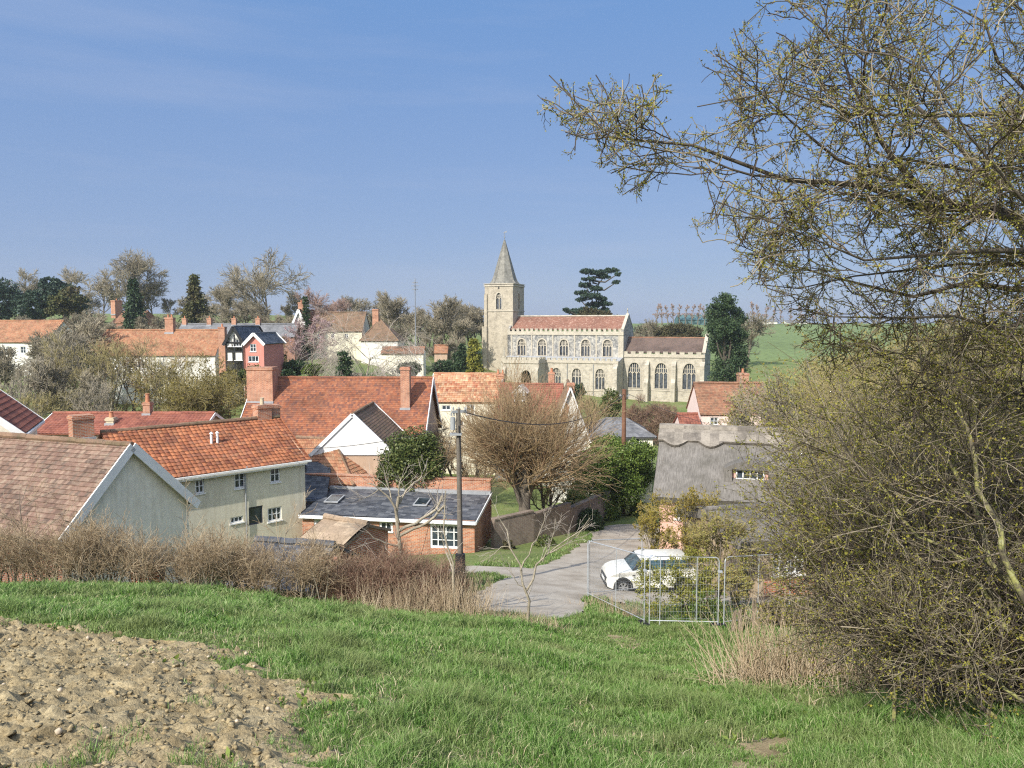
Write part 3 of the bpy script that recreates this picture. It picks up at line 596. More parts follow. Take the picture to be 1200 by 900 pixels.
pos = np.stack([ax, ay, Gs(ax, ay) + 0.02], -1); V, Fq = leafcards(g, pos, 0.075, 0.42, np.array([0, 0, 0.5])); tag(link('broadleaf_weeds', npmesh('broadleaf_weeds', V, [Fq], 'leaf_laurel')), 'small broad-leaved weeds dotted through the near grass', 'weeds', kind='stuff')
# ------------------------------------------------------------------ buildings
class Fr:
    """a building's own frame: x along the front, y into the building, z up"""
    def __init__(s, o, rz): s.o = np.array(o, float); s.rz = rz; s.c, s.s = math.cos(rz), math.sin(rz)
    def loc(s, p):
        d = np.asarray(p, float) - s.o; return np.array([d[0] * s.c + d[1] * s.s, -d[0] * s.s + d[1] * s.c, d[2]])
    def hit(s, px, py, axis, val):               # where the wall plane (local x or y = val) is seen at a pixel
        r = ray(px, py); o = s.loc((0, 0, 0)); d = s.loc(r) - s.loc((0, 0, 0)); t = (val - o[axis]) / d[axis]; return o + d * t
def maps(L, D):
    return {'front': lambda a, b, d: (a, d, b), 'right': lambda a, b, d: (L - d, a, b), 'left': lambda a, b, d: (d, a, b), 'back': lambda a, b, d: (a, D - d, b)}
def bbox(mb, to3, a0, b0, a1, b1, d0, d1): mb.box(to3(a0, b0, d0), to3(a1, b1, d1))
def window(root, to3, a0, b0, a1, b1, nx=2, nz=1, frame='white_paint', fw=0.07, sill=True, set_=0.10, proud=-0.0, name='window', glass='window_glass', bar=0.028, surround=None):
    mb = MB(); d0, d1 = set_ - 0.05, set_ + 0.05
    bbox(mb, to3, a0, b0, a0 + fw, b1, d0, d1); bbox(mb, to3, a1 - fw, b0, a1, b1, d0, d1)
    bbox(mb, to3, a0 + fw, b1 - fw, a1 - fw, b1, d0, d1); bbox(mb, to3, a0 + fw, b0, a1 - fw, b0 + fw, d0, d1)
    for i in range(1, nx):
        x = a0 + (a1 - a0) * i / nx; bbox(mb, to3, x - bar, b0 + fw, x + bar, b1 - fw, d0 + 0.008, d1 - 0.008)
    for j in range(1, nz):
        z = b0 + (b1 - b0) * j / nz; bbox(mb, to3, a0 + fw, z - bar * 0.7, a1 - fw, z + bar * 0.7, d0 + 0.016, d1 - 0.016)
    o = mb.build(name, frame, root)
    p = MB(); bbox(p, to3, a0 + fw * 0.6, b0 + fw * 0.6, a1 - fw * 0.6, b1 - fw * 0.6, set_ + 0.0, set_ + 0.02); p.build('pane', glass, o)
    if sill:
        q = MB(); bbox(q, to3, a0 - 0.05, b0 - 0.07, a1 + 0.05, b0 - 0.002, -0.06, set_); q.build('sill', frame, o)
    return o
def slope(mb, e0, e1, r0, r1, kind, g=None, under=0.10):
    """a roof slope from eave e0..e1 to ridge r0..r1 with real tile relief"""
    e0, e1, r0, r1 = map(lambda v: np.array(v, float), (e0, e1, r0, r1)); Lx = max(np.linalg.norm(e1 - e0), np.linalg.norm(r1 - r0)); S = max(np.linalg.norm(r0 - e0) * 0 + np.linalg.norm((r0 + r1) / 2 - (e0 + e1) / 2), 0.1)
    u = (e1 - e0) / np.linalg.norm(e1 - e0); n = np.cross(u, (r0 + r1) / 2 - (e0 + e1) / 2); n /= np.linalg.norm(n)
    if n[2] < 0: n = -n
    per, course, amp, step = {'pantile': (0.25, 0.29, 0.034, 0.03), 'smalltile': (0.15, 0.2, 0.012, 0.028), 'tile': (0.17, 0.2, 0.0, 0.018), 'slate': (0.3, 0.25, 0.0, 0.008), 'smooth': (0.4, 0.5, 0, 0), 'thatch': (0.4, 0.5, 0, 0)}[kind]
    under = 0.38 if kind == 'thatch' else under
    nxs = max(2, int(round(Lx / per)) * (4 if kind == 'pantile' else 2 if kind == 'smalltile' else 1)); nc = max(2, int(round(S / course)))
    if kind not in ('pantile', 'smalltile'): nxs = max(2, min(nxs, int(Lx / 0.6) + 2))
    vs = []; vc = []
    for c in range(nc): vs += [c / nc, (c + 0.985) / nc]; vc += [c + 0.01, c + 0.99]
    vs = np.array(vs); a = np.linspace(0, 1, nxs + 1); A, Vv = np.meshgrid(a, vs)
    P = (e0 * (1 - A)[..., None] + e1 * A[..., None]) * (1 - Vv)[..., None] + (r0 * (1 - A)[..., None] + r1 * A[..., None]) * Vv[..., None]
    xm = A * Lx; fr_ = np.tile([1.0, 0.0], nc)[:, None]
    H = amp * np.abs(np.sin(xm / per * PI)) * 1.0 + step * fr_
    H = H + (vnoise(xm * 3.1, Vv * S * 5, 1.0, int(Lx * 100)) - 0.5) * 0.016 + (vnoise(xm, Vv * S, 0.45, int(S * 77)) - 0.5) * 0.15 * np.sin(np.clip(Vv, 0, 1) * PI) + (vnoise(xm * 0.22, Vv * 0, 1.0, int(Lx * 31)) - 0.6) * 0.16
    P = P + H[..., None] * n; rows, cols = A.shape; U = xm / per; VV = np.tile(np.array(vc)[:, None], (1, cols)); base = len(mb.v)
    mb.v += [tuple(p) for p in P.reshape(-1, 3)]
    for i in range(rows - 1):
        for j in range(cols - 1):
            k = base + i * cols + j; mb.f.append((k, k + 1, k + cols + 1, k + cols)); mb.mi.append(mb.cur)
            uu0, uu1 = U[0, j] + 1e-3, U[0, j + 1] - 1e-3; v0, v1 = VV[i, 0], VV[min(i + 1, rows - 1), 0]
            if i % 2: v0 = v1 = VV[i, 0]
            mb.uv += [(uu0, v0), (uu1, v0), (uu1, v1), (uu0, v1)]
    q = [e0 - n * under, e1 - n * under, r1 - n * under, r0 - n * under]; mb.face(q)
    t = [e0, e1, r1, r0]
    for a_, b_ in ((0, 1), (1, 2), (2, 3), (3, 0)): mb.face([t[a_], t[b_], q[b_], q[a_]])
def chimney(root, c, w_, d_, z0, z1, mat='red_brick', pots=1, pot='pot_clay', rz=0, potd=0.13, poth=0.4, corb=True):
    mb = MB(); x, y = c; mb.box((x - w_ / 2, y - d_ / 2, z0), (x + w_ / 2, y + d_ / 2, z1 - 0.22))
    if corb:
        mb.box((x - w_ / 2 - 0.05, y - d_ / 2 - 0.05, z1 - 0.218), (x + w_ / 2 + 0.05, y + d_ / 2 + 0.05, z1 - 0.08)); mb.box((x - w_ / 2 - 0.01, y - d_ / 2 - 0.01, z1 - 0.078), (x + w_ / 2 + 0.01, y + d_ / 2 + 0.01, z1))
    o = mb.build('chimney', mat, root)
    if z0 > -50:
        f = MB(); zr = z0 + (z1 - z0) * 0.0; 
    for i in range(pots):
        px_ = x + (i - (pots - 1) / 2) * min(0.45, w_ * 0.6); p = MB(); p.cyl((px_, y), potd, potd * 0.8, z1, z1 + poth * 0.9, 12); p.cyl((px_, y), potd * 1.0, potd * 1.0, z1 + poth * 0.9 + 0.002, z1 + poth, 12); p.build('chimney_pot', pot, o, True)
    return o
def house(name, label, A, B, D, rise, wall, roof, kind='pantile', cat='house', ov=0.25, ovg=0.12, depth=4.5, wins=(), barge=None, hipL=0, hipR=0, ridge_tile=None, back_eave=None, group=None, gutter=None, parts_roof='roof', gable_mat=None, bargew=0.2, ridge_y=0.5, zbase=None, holesfront=True):
    """A, B: left and right ends of the front eave (world). wins: (wall, px0, py0, px1, py1, nx, nz[, name])"""
    A = np.array(A, float); B = np.array(B, float); L = math.hypot(B[0] - A[0], B[1] - A[1]); rz = math.atan2(B[1] - A[1], B[0] - A[0]); ze = (A[2] + B[2]) / 2
    cx, cy = (A[0] + B[0]) / 2, (A[1] + B[1]) / 2; zb = zbase if zbase is not None else min(G(A[0], A[1]), G(B[0], B[1]), G(cx - math.sin(rz) * D, cy + math.cos(rz) * D)) - 0.4
    zb = min(zb, ze - 1.5); root = empty(name, (A[0], A[1], zb), rz, label=label, cat=cat, group=group); fr = Fr((A[0], A[1], zb), rz); E = ze - zb; Rg = E + rise; ry = D * ridge_y; Eb = E if back_eave is None else back_eave
    mp_ = maps(L, D); holes = {k: [] for k in mp_}; done = []
    for wv in wins:
        wl_, x0, y0, x1, y1 = wv[:5]; ax, val = {'front': (1, 0), 'right': (0, L), 'left': (0, 0), 'back': (1, D)}[wl_]
        p = fr.hit(x0, y1, ax, val); q = fr.hit(x1, y0, ax, val); k = 0 if ax == 1 else 1
        a0, a1 = sorted((p[k], q[k])); b0, b1 = sorted((p[2], q[2])); lim = (L if ax == 1 else D) - 0.08
        a0 = max(a0, 0.08); a1 = min(a1, lim); b0 = max(b0, 0.02); b1 = min(b1, (E - 0.1 if ax == 1 else Rg - 0.4))
        if a1 - a0 < 0.15 or b1 - b0 < 0.15: continue
        holes[wl_].append([(a0, b0), (a1, b0), (a1, b1), (a0, b1)]); done.append((wl_, a0, b0, a1, b1, wv[5], wv[6], wv[7] if len(wv) > 7 else 'window', wv[8] if len(wv) > 8 else 'white_paint'))
    mb = MB(); mb.sheet([(0, 0), (L, 0), (L, E), (0, E)], holes['front'], mp_['front'], 0.16); mb.sheet([(0, 0), (L, 0), (L, Eb), (0, Eb)], holes['back'], mp_['back'], 0.16)
    gr = [(0, 0), (D, 0), (D, Eb), (ry, Rg), (0, E)]; gh = [(0, 0), (D, 0), (D, Eb), (0, E)]
    if gable_mat is None:
        mb.sheet(gh if hipR else gr, holes['right'], mp_['right'], 0.16); mb.sheet(gh if hipL else gr, holes['left'], mp_['left'], 0.16)
    mb.build('wall', wall, root)
    if gable_mat:
        for s_, hp in (('right', hipR), ('left', hipL)):
            g2 = MB(); g2.sheet(gh if hp else gr, holes[s_], mp_[s_], 0.16); g2.build('gable_wall', gable_mat, root)
    tf, tb = rise / ry, (Rg - Eb) / max(D - ry, 0.1); gl, gr2 = (-ovg, L + ovg); t0 = 0.06
    rb = MB(); e0 = (gl, -ov, E - ov * tf + t0); e1 = (gr2, -ov, E - ov * tf + t0); r0 = (gl + hipL + (ovg if hipL else 0), ry, Rg + t0); r1 = (gr2 - hipR - (ovg if hipR else 0), ry, Rg + t0)
    if hipL: e0 = (-ov, e0[1], e0[2])
    if hipR: e1 = (L + ov, e1[1], e1[2])
    slope(rb, e0, e1, r0, r1, kind); b0 = (e0[0], D + ov, Eb - ov * tb + t0); b1 = (e1[0], D + ov, Eb - ov * tb + t0); slope(rb, b1, b0, r1, r0, kind)
    if hipL: slope(rb, b0, e0, r0, r0 + np.array([1e-3, 0, 0]) if False else r0, kind)
    if hipR: slope(rb, e1, b1, r1, r1, kind)
    ro = rb.build(parts_roof, roof, root)
    rt = MB(); nseg = max(2, int((r1[0] - r0[0]) / 0.45)); gg = rng(int(L * 100)) 
    for i in range(nseg):
        xa = r0[0] + (r1[0] - r0[0]) * i / nseg; xb = r0[0] + (r1[0] - r0[0]) * (i + 0.97) / nseg; zz = Rg + t0 + 0.0 + gg.uniform(-0.012, 0.012); rt.tube([(xa, ry, zz), (xb, ry, zz)], [0.13, 0.12], 8)
    for hp, e_, b_, r_ in ((hipL, e0, b0, r0), (hipR, e1, b1, r1)):
        if hp: rt.tube([e_, r_], 0.1, 6); rt.tube([b_, r_], 0.1, 6)
    rt.build('ridge_tiles', ridge_tile or roof, ro)
    if gutter:
        gm = MB(); gm.bar((e0[0], -ov - 0.05, e0[2] - 0.1), (e1[0], -ov - 0.05, e1[2] - 0.1), 0.1, 0.1); gm.bar((0, -ov + 0.06, E - ov * tf - 0.14), (L, -ov + 0.06, E - ov * tf - 0.14), 0.03, 0.2); gm.build('gutter', gutter, root)
    if barge:
        for s_, hp, x in (('L', hipL, gl - 0.02), ('R', hipR, gr2 + 0.02)):
            if hp: continue
            bb = MB(); pk = (x, ry, Rg + t0 - 0.06); bb.bar((x, -ov, E - ov * tf + t0 - 0.10), pk, 0.05, bargew, (0, -tf, 1) if False else (0, 0, 1)); bb.bar((x, D + ov, Eb - ov * tb + t0 - 0.10), pk, 0.05, bargew); bb.build('bargeboard', barge, root)
    for wl_, a0, b0_, a1, b1_, nx_, nz_, nm, fm in done: window(root, mp_[wl_], a0, b0_, a1, b1_, nx_, nz_, name=nm, frame=fm, sill=nm == 'window')
    return root, fr, dict(L=L, D=D, E=E, Rg=Rg, ry=ry, tf=tf, zb=zb, map=mp_)
def roofz(i, y): return i['E'] + (y if y <= i['ry'] else 2 * i['ry'] - y) * i['tf']
def chim(h, px0, px1, pytop, y=None, dw=None, mat='red_brick', **k):
    """a chimney on the house's roof at local depth y, its top at a pixel row"""
    root, fr, i = h; y = i['ry'] if y is None else y; a = fr.hit(px0, pytop, 1, y)[0]; b = fr.hit(px1, pytop, 1, y)[0]; zt = fr.hit((px0 + px1) / 2, pytop, 1, y)[2]; w_ = abs(b - a); d_ = dw or w_
    o = chimney(root, ((a + b) / 2, y), w_, d_, min(roofz(i, max(0, y - d_ / 2 - 0.2)), i['Rg']) - 0.6, zt, mat, **k)
    f = MB(); x = (a + b) / 2; yf = y - d_ / 2
    if yf < i['ry'] - 0.2 and yf > 0.1: z = roofz(i, yf); f.box((x - w_ / 2 - 0.06, yf - 0.10, z - 0.1), (x + w_ / 2 + 0.06, yf - 0.003, z + 0.16)); f.build('flashing', 'lead', o)
    return o

# A: barn at the near left, gable towards the lane
pk = W(150, 523, 28); u_ = np.array([0.93, -0.37]); u_ /= np.linalg.norm(u_); nrm = np.array([-u_[1], u_[0]]); D = 5.6
Bc = pk[:2] - nrm * D / 2; Ac = Bc - u_ * 11; rise = 2.55
barn = house('barn', 'long low building with weathered pinkish pantile roof and pale gable behind the hedge', (*Ac, pk[2] - rise), (*Bc, pk[2] - rise), D, rise, 'dark_brick', 'pink_pantile', 'smalltile', gable_mat='pale_grey_render', ov=0.3, ovg=0.22, barge='greyblue_paint', bargew=0.34, ridge_tile='mossy_tile', cat='building')
# B: corner of a house at the left edge
house('house', 'red pantiled house end with grey-blue bargeboards at the left edge', W(-62, 500, 35), W(20, 503, 34.5), 7.5, 2.7, 'pale_grey_render', 'old_orange') if False else None
A_ = W(20, 500, 34.5); B_ = W(43, 493, 39.5)
hB = house('house', 'red pantiled house end with grey-blue bargeboards cut by the left picture edge', A_, B_, 7.0, 3.0, 'pale_grey_render', 'red_pantile', barge='greyblue_paint', bargew=0.3, ridge_y=0.5, gutter='greyblue_paint')
# C: cream house
C0 = W(150, 560, 37.2); C1 = W(357, 536, 43.9)
hC = house('house', 'cream rendered two-storey house with bright orange pantile roof beside the slate extension', C0, C1, 6.6, 1.95, 'cream_render', 'orange_pantile', ov=0.35, ovg=0.2, gutter='greyblue_paint', ridge_tile='mossy_tile',
  wins=[('front', 317, 546, 328, 566, 2, 2), ('front', 275, 552, 287, 573, 2, 2), ('front', 229, 561, 239, 579, 2, 2), ('front', 314, 593, 330, 612, 3, 2), ('front', 292, 592, 308, 616, 1, 1, 'door', 'dark_board'), ('front', 270, 604, 285, 614, 3, 1)])
chim(hC, 82, 107, 486, pots=0, dw=0.8)
chim(hC, 299, 315, 474, pots=1, pot='pot_buff', y=hC[2]['ry'] + 0.2, dw=0.7); chim(hC, 316, 326, 474, pots=0, dw=0.5, mat='red_brick', y=hC[2]['ry'] + 0.5)
r_, f_, i_ = hC
for px_ in (248, 255):
    p = f_.hit(px_, 524, 1, 1.75); v = MB(); z = roofz(i_, 1.75); v.tube([(p[0], 1.75, z - 0.1), (p[0], 1.75, z + 0.55)], 0.07, 10); v.cyl((p[0], 1.75), 0.11, 0.02, z + 0.56, z + 0.66, 10); v.build('vent_pipe', 'white_paint', r_, True)
for xx in (0.35, hC[2]['L'] * 0.62):
    dp = MB(); dp.tube([(xx, -0.09, 0.2), (xx, -0.09, hC[2]['E'] - 0.35), (xx, -0.32, hC[2]['E'] - 0.12)], 0.045, 8); dp.build('downpipe', 'grey_metal_box', hC[0], True)
dp = MB(); z = hC[2]['E'] - 0.8; dp.tube([(hC[2]['L'] + 0.05, 0.5, z), (hC[2]['L'] + 0.30, 0.5, z + 0.05)], 0.02, 6); dp.tube([(hC[2]['L'] + 0.30, 0.5, z + 0.02), (hC[2]['L'] + 0.36, 0.47, z + 0.02)], [0.30, 0.26], 20); dp.build('satellite_dish', 'dark_board', hC[0], True)
# T: low red roofed building behind the barn
hT = house('house', 'low building with red pantile roof and two small chimneys behind the orange roof', W(40, 509, 52), W(234, 505, 52), 5.0, 1.0, 'buff_render', 'red_pantile', wins=(), barge='greyblue_paint')
chim(hT, 126, 135, 489, mat='pot_buff', y=1.2, pots=1, potd=0.16); chim(hT, 169, 177, 471, pots=1, potd=0.15, poth=0.6)
hT2 = house('porch_roof', 'small white boarded gable poking through the red pantile roof', W(118, 506, 50), W(152, 506, 50), 2, 0.5, 'white_board', 'red_pantile') if False else None
# D: brick extension with slate lean-to roof
D0 = W(354, 601, 42.5); D1 = W(556, 611, 41); Ld = math.hypot(D1[0] - D0[0], D1[1] - D0[1]); rzd = math.atan2(D1[1] - D0[1], D1[0] - D0[0]); zb = G(D1[0], D1[1]) - 0.5; ze = (D0[2] + D1[2]) / 2
rD = empty('brick_extension', (D0[0], D0[1], zb), rzd, label='single-storey red brick extension with dark slate lean-to roof beside the lane', cat='building'); fD = Fr((D0[0], D0[1], zb), rzd); E = ze - zb; DD = 4.6; mpD = maps(Ld, DD)
def rect_on(fr, px0, py0, px1, py1, ax=1, val=0.0, k=0):
    p = fr.hit(px0, py1, ax, val); q = fr.hit(px1, py0, ax, val); a0, a1 = sorted((p[k], q[k])); b0, b1 = sorted((p[2], q[2])); return a0, b0, a1, b1
rc = [rect_on(fD, 368, 608, 390, 622), rect_on(fD, 417, 609.5, 432, 620), rect_on(fD, 444.5, 611, 460, 622), rect_on(fD, 504, 615, 541, 642)]
Rt = fD.hit(480, 574, 1, DD)[2]; Rt2 = Rt + 0.72
mb = MB(); mb.sheet([(0, 0), (Ld, 0), (Ld, E), (0, E)], [[(a, b), (c, b), (c, d), (a, d)] for a, b, c, d in rc], mpD['front'], 0.16)
mb.sheet([(0, 0), (DD, 0), (DD, Rt), (0, E)], [], mpD['right']); mb.sheet([(0, 0), (DD, 0), (DD, Rt), (0, E)], [], mpD['left']); mb.build('wall', 'red_brick', rD)
mb = MB(); mb.box((-2.2, DD, 0), (Ld + 0.05, DD + 0.33, Rt2)); mb.box((-2.25, DD - 0.04, Rt2 + 0.002), (Ld + 0.1, DD + 0.37, Rt2 + 0.09)); mb.build('back_wall', 'red_brick', rD)
mb = MB(); tfD = (Rt - E) / DD; slope(mb, (-0.1, -0.25, E - 0.25 * tfD + 0.05), (Ld + 0.12, -0.25, E - 0.25 * tfD + 0.05), (-0.1, DD - 0.05, Rt + 0.03), (Ld + 0.12, DD - 0.05, Rt + 0.03), 'slate'); rfD = mb.build('roof', 'slate', rD)
mb = MB(); mb.box((-0.1, DD - 0.35, Rt - 0.10), (Ld + 0.1, DD - 0.002, Rt + 0.12)); mb.build('flashing', 'lead', rfD)
mb = MB(); mb.bar((-0.1, -0.28, E - 0.25 * tfD - 0.06), (Ld + 0.12, -0.28, E - 0.25 * tfD - 0.06), 0.06, 0.18); mb.bar((Ld + 0.14, -0.25, E - 0.25 * tfD - 0.05), (Ld + 0.14, DD, Rt - 0.05), 0.05, 0.17); mb.build('fascia', 'white_paint', rD)
for (px0, py0, px1, py1) in ((384, 577, 400, 588), (487, 584, 503, 595)):
    yl = 2.3; a, b_, c_, d_ = rect_on(fD, px0, py0, px1, py1, 1, yl); z = lambda y: E + y * tfD + 0.07
    mb = MB(); P = [(a, yl - 0.6, z(yl - 0.6)), (c_, yl - 0.6, z(yl - 0.6)), (c_, yl + 0.6, z(yl + 0.6)), (a, yl + 0.6, z(yl + 0.6))]; mb.hexa([tuple(p) for p in P] + [(p[0], p[1], p[2] + 0.07) for p in P]); s_ = mb.build('skylight', 'lead', rfD)
    k = 0.08; P = [(a + k, yl - 0.6 + k, z(yl - 0.6 + k) + 0.072), (c_ - k, yl - 0.6 + k, z(yl - 0.6 + k) + 0.072), (c_ - k, yl + 0.6 - k, z(yl + 0.6 - k) + 0.072), (a + k, yl + 0.6 - k, z(yl + 0.6 - k) + 0.072)]; mb = MB(); mb.hexa(P + [(p[0], p[1], p[2] + 0.01) for p in P]); mb.build('pane', 'window_glass', s_)
for (a, b_, c_, d_), nx_, nz_, nm in zip(rc, (3, 2, 2, 4), (1, 1, 1, 3), ('window', 'window', 'window', 'glazed_door')):
    window(rD, mpD['front'], a, b_, c_, d_, nx_, nz_, fw=0.12, name=nm, sill=nm == 'window', glass='lamp_glass' if nm == 'window' and nx_ == 3 else 'window_glass')
# lobby joining the cream house, the shade there painted in as dark blue
L0 = W(336, 585, 44.5); zl = G(L0[0], 44.5) - 0.4
rl = empty('lobby', (L0[0], 44.5, zl), 0.15, label='lobby with its shade painted dark blue and a slate roof between cream house and brick extension', cat='building'); Hh = L0[2] - zl
mb = MB(); mb.box((-0.3, 0, 0), (2.0, 4, Hh)); mb.build('wall', 'shade_blue', rl); mb = MB(); slope(mb, (-0.6, -0.3, Hh - 0.1), (2.3, -0.3, Hh - 0.1), (-0.6, 4, Hh + 1.5), (2.3, 4, Hh + 1.5), 'slate'); mb.build('roof', 'slate', rl)
mb = MB(); mb.box((0.25, -0.08, 0.2), (1.35, -0.002, 2.4)); dd = mb.build('door', 'black_paint', rl)
# G: low orange roof behind the lobby
hG = house('house', 'low outhouse with worn orange tiled hipped roof behind the slate extension', W(325, 560, 48.5), W(412, 562, 47), 5.0, 2.1, 'buff_render', 'old_orange', hipR=2.6, ov=0.3, cat='outhouse', ridge_tile='mossy_tile')
# E: big red tiled house
E0 = W(278, 512, 56.5); E1 = W(494, 520, 56)
hE = house('house', 'large house with long red clay tile roof and tall brick chimneys behind the white gable', E0, E1, 9.4, 4.25, 'buff_render', 'clay_tile', 'tile', ov=0.4, ovg=0.25, barge='white_paint', bargew=0.35, depth=5)
chim(hE, 292, 322, 430, y=3.3, dw=1.2, pots=0, mat='red_brick'); chim(hE, 470, 480.5, 430, y=2.6, dw=0.7, pots=0)
# F: white gabled wing
Fp = W(414, 486, 49.5); hw = 2.55
Fl = Fp[:2] + np.array([-hw, 0]); rF = 2.45
hF = house('house', 'wing with white boarded triangular gable above a pinkish wall', (Fp[0] + hw, 49.3, Fp[2] - rF), (Fp[0] + hw, 56.5, Fp[2] - rF), hw * 2, rF, 'buff_render', 'mossy_tile', 'tile', ov=0.25, ovg=0.02, cat='house wing', barge='white_paint', bargew=0.28)
mb = MB(); mb.prism([(-0.25, -0.15), (hw * 2 + 0.25, -0.15), (hw, rF + 0.02)], lambda a, b, d: (-0.04 - d, a, b + hF[2]['E']), 0, 0.05); mb.build('gable_board', 'white_board', hF[0])
mb = MB(); mb.bar((-0.16, -0.2, hF[2]['E'] - 0.15), (-0.16, hw, hF[2]['E'] + rF + 0.05), 0.05, 0.22); mb.bar((-0.16, hw * 2 + 0.2, hF[2]['E'] - 0.15), (-0.16, hw, hF[2]['E'] + rF + 0.05), 0.05, 0.22); mb.build('gable_trim', 'white_paint', hF[0])
# H: cottage with patchy buff pantiles
hH = house('cottage', 'cream cottage with patchy buff and orange pantile roof', W(503, 470, 72), W(584, 472, 71.5), 6.4, 2.4, 'cream_render', 'buff_pantile', wins=[('front', 517.5, 475, 528, 480.5, 2, 1), ('front', 546, 474, 556, 486, 2, 1), ('front', 535, 492, 543, 500, 2, 1)], barge='white_paint', ov=0.15)
# I: cottage with white gable end
hI = house('cottage', 'cottage with red pantile roof, tiny dormer and white gable end below the church', W(580, 488, 70), W(655, 494, 69), 6.2, 2.9, 'white_render', 'red_pantile', ov=0.25, ovg=0.1, wins=())
chim(hI, 582, 591, 438, pots=2, potd=0.1, y=4.4); chim(hI, 643, 650, 436, pots=1, y=4.8, potd=0.14)
r_, f_, i_ = hI; p = f_.hit(610, 468, 1, 1.4); mb = MB(); zr = p[2]; xx = p[0]
mb.box((xx - 0.5, 0.9, zr - 0.15), (xx + 0.5, 2.6, zr + 0.75)); mb.prism([(-0.5, 0.75), (0.5, 0.75), (0, 1.2)], lambda a, b, d: (xx + a, 0.9 + d, zr + b), 0, 1.9); dm = mb.build('dormer', 'white_paint', r_)
mb = MB(); mb.box((xx - 0.28, 0.86, zr + 0.05), (xx + 0.28, 0.898, zr + 0.65)); mb.build('pane', 'window_glass', dm)
mb = MB(); mb.bar((xx - 0.72, 1.7, zr + 0.62), (xx, 1.7, zr + 1.33), 1.9, 0.06, (-0.6, 0, 1)); mb.bar((xx + 0.72, 1.7, zr + 0.62), (xx, 1.7, zr + 1.33), 1.9, 0.06, (0.6, 0, 1)); mb.build('dormer_roof', 'white_paint', dm)

# L: low slate building with white posts
hL_ = house('outbuilding', 'low slate-roofed outbuilding with white posts behind the laurel hedge', W(688, 511, 62), W(765, 512, 62), 5, 1.1, 'pale_grey_render', 'pale_slate', 'slate', hipL=1.8, hipR=1.8, cat='outbuilding', wins=[('front', 694, 514, 704, 525, 2, 2), ('front', 722, 514, 732, 525, 2, 2), ('front', 741, 514, 750, 525, 2, 2)])
# K: pink cottage with brown tiles
hK = house('cottage', 'pale pink cottage with brown tile roof below the church east end', W(822, 484, 68), W(904, 486, 68), 5.5, 2.5, 'light_pink_render', 'brown_tile', 'tile', ov=0.15, wins=[('front', 832, 489, 842, 498, 2, 2), ('front', 857, 491, 868, 499, 2, 1)])
chim(hK, 865, 876, 437, pots=1, y=3.4)
house('outhouse', 'small red tiled lean-to outhouse beside the pink cottage', W(799, 500, 66), W(821, 500, 66), 3, 0.9, 'light_pink_render', 'red_pantile', cat='outhouse')
# thatched cottage
T0 = W(773, 578, 41); T1 = W(985, 582, 38.5)
hTh = house('thatched_cottage', 'pink cottage with grey thatch and scalloped block-cut ridge behind the trees', T0, T1, 8.0, 2.75, 'pink_render', 'thatch', 'thatch', ov=0.5, ovg=0.35, cat='cottage', wins=[('front', 791, 591, 807, 608, 2, 2)])
r_, f_, i_ = hTh; L_, ry, Rg, E_, tf = (i_[k] for k in ('L', 'ry', 'Rg', 'E', 'tf'))
top = MB(); per = 1.9; pts = [(-0.5, Rg + 0.30)]; nsc = int((L_ + 1) / per)
def onr(a, b, d): return (a, ry - b - d * 0.6, Rg - b * tf + 0.10 + d * 0.75)
poly = [(-0.4, 0.0), (-0.4, 0.95)]
for k in range(nsc):
    x0 = -0.4 + (L_ + 0.8) * k / nsc; wd = (L_ + 0.8) / nsc
    if k % 3 == 2: poly += [(x0 + wd * 0.05, 0.95), (x0 + wd * 0.95, 0.95)]
    else: poly += [(x0 + wd * (0.15 + 0.7 * q / 6), 0.95 + 0.36 * math.sin(PI * q / 6)) for q in range(7)]
poly += [(L_ + 0.4, 0.95), (L_ + 0.4, 0.0)]
top.prism(poly, onr, 0.0, 0.16); top.prism([(a, -b) for a, b in poly], lambda a, b, d: (a, ry - b + d * 0.6, Rg + b * tf + 0.10 + d * 0.75), 0, 0.16); top.tube([(-0.4, ry, Rg + 0.12), (L_ + 0.4, ry, Rg + 0.12)], 0.26, 8); top.build('thatch_ridge_cap', 'thatch_ridge', r_)
# thatched eyebrow dormer with white casement
a, b_, c_, d_ = rect_on(f_, 862, 551, 896, 571, 1, 0.9)
mb = MB(); mb.box((a - 0.2, 0.9, b_ - 0.2), (c_ + 0.2, 3.2, d_ + 0.1)); dm = mb.build('dormer', 'pink_render', r_); window(dm, lambda A_, B_, d: (A_, 0.9 - 0.12 + d, B_), a, b_, c_, d_, 4, 2, sill=False)
mb = MB(); arc = [(a - 0.6, b_ + 0.2)] + [(a - 0.6 + (c_ - a + 1.2) * q / 10, d_ + 0.05 + 0.45 * math.sin(PI * q / 10)) for q in range(11)] + [(c_ + 0.6, b_ + 0.2), (c_ + 0.2, b_ + 0.2), (c_ + 0.2, d_ + 0.02), (a - 0.2, d_ + 0.02), (a - 0.2, b_ + 0.2)]
mb.prism(arc, lambda A_, B_, d: (A_, 0.6 + d, B_), 0, 2.8); mb.build('dormer_thatch', 'thatch', dm)
# near brick and flint cottage wall at the right
N0 = W(868, 632, 27.5); N1 = W(1010, 626, 28.5)
hN = house('cottage', 'near cottage with white sash window in a brick and flint wall behind the brambles', N0, N1, 5, 0.5, 'flint_wall', 'thatch', 'thatch', wins=[('front', 905, 640, 943, 675, 4, 4)], cat='cottage')
mb = MB(); aa = rect_on(hN[1], 895, 676, 955, 700); mb.box((aa[0], -0.06, aa[1]), (aa[2], -0.003, aa[3])); mb.build('brick_course', 'red_brick', hN[0])
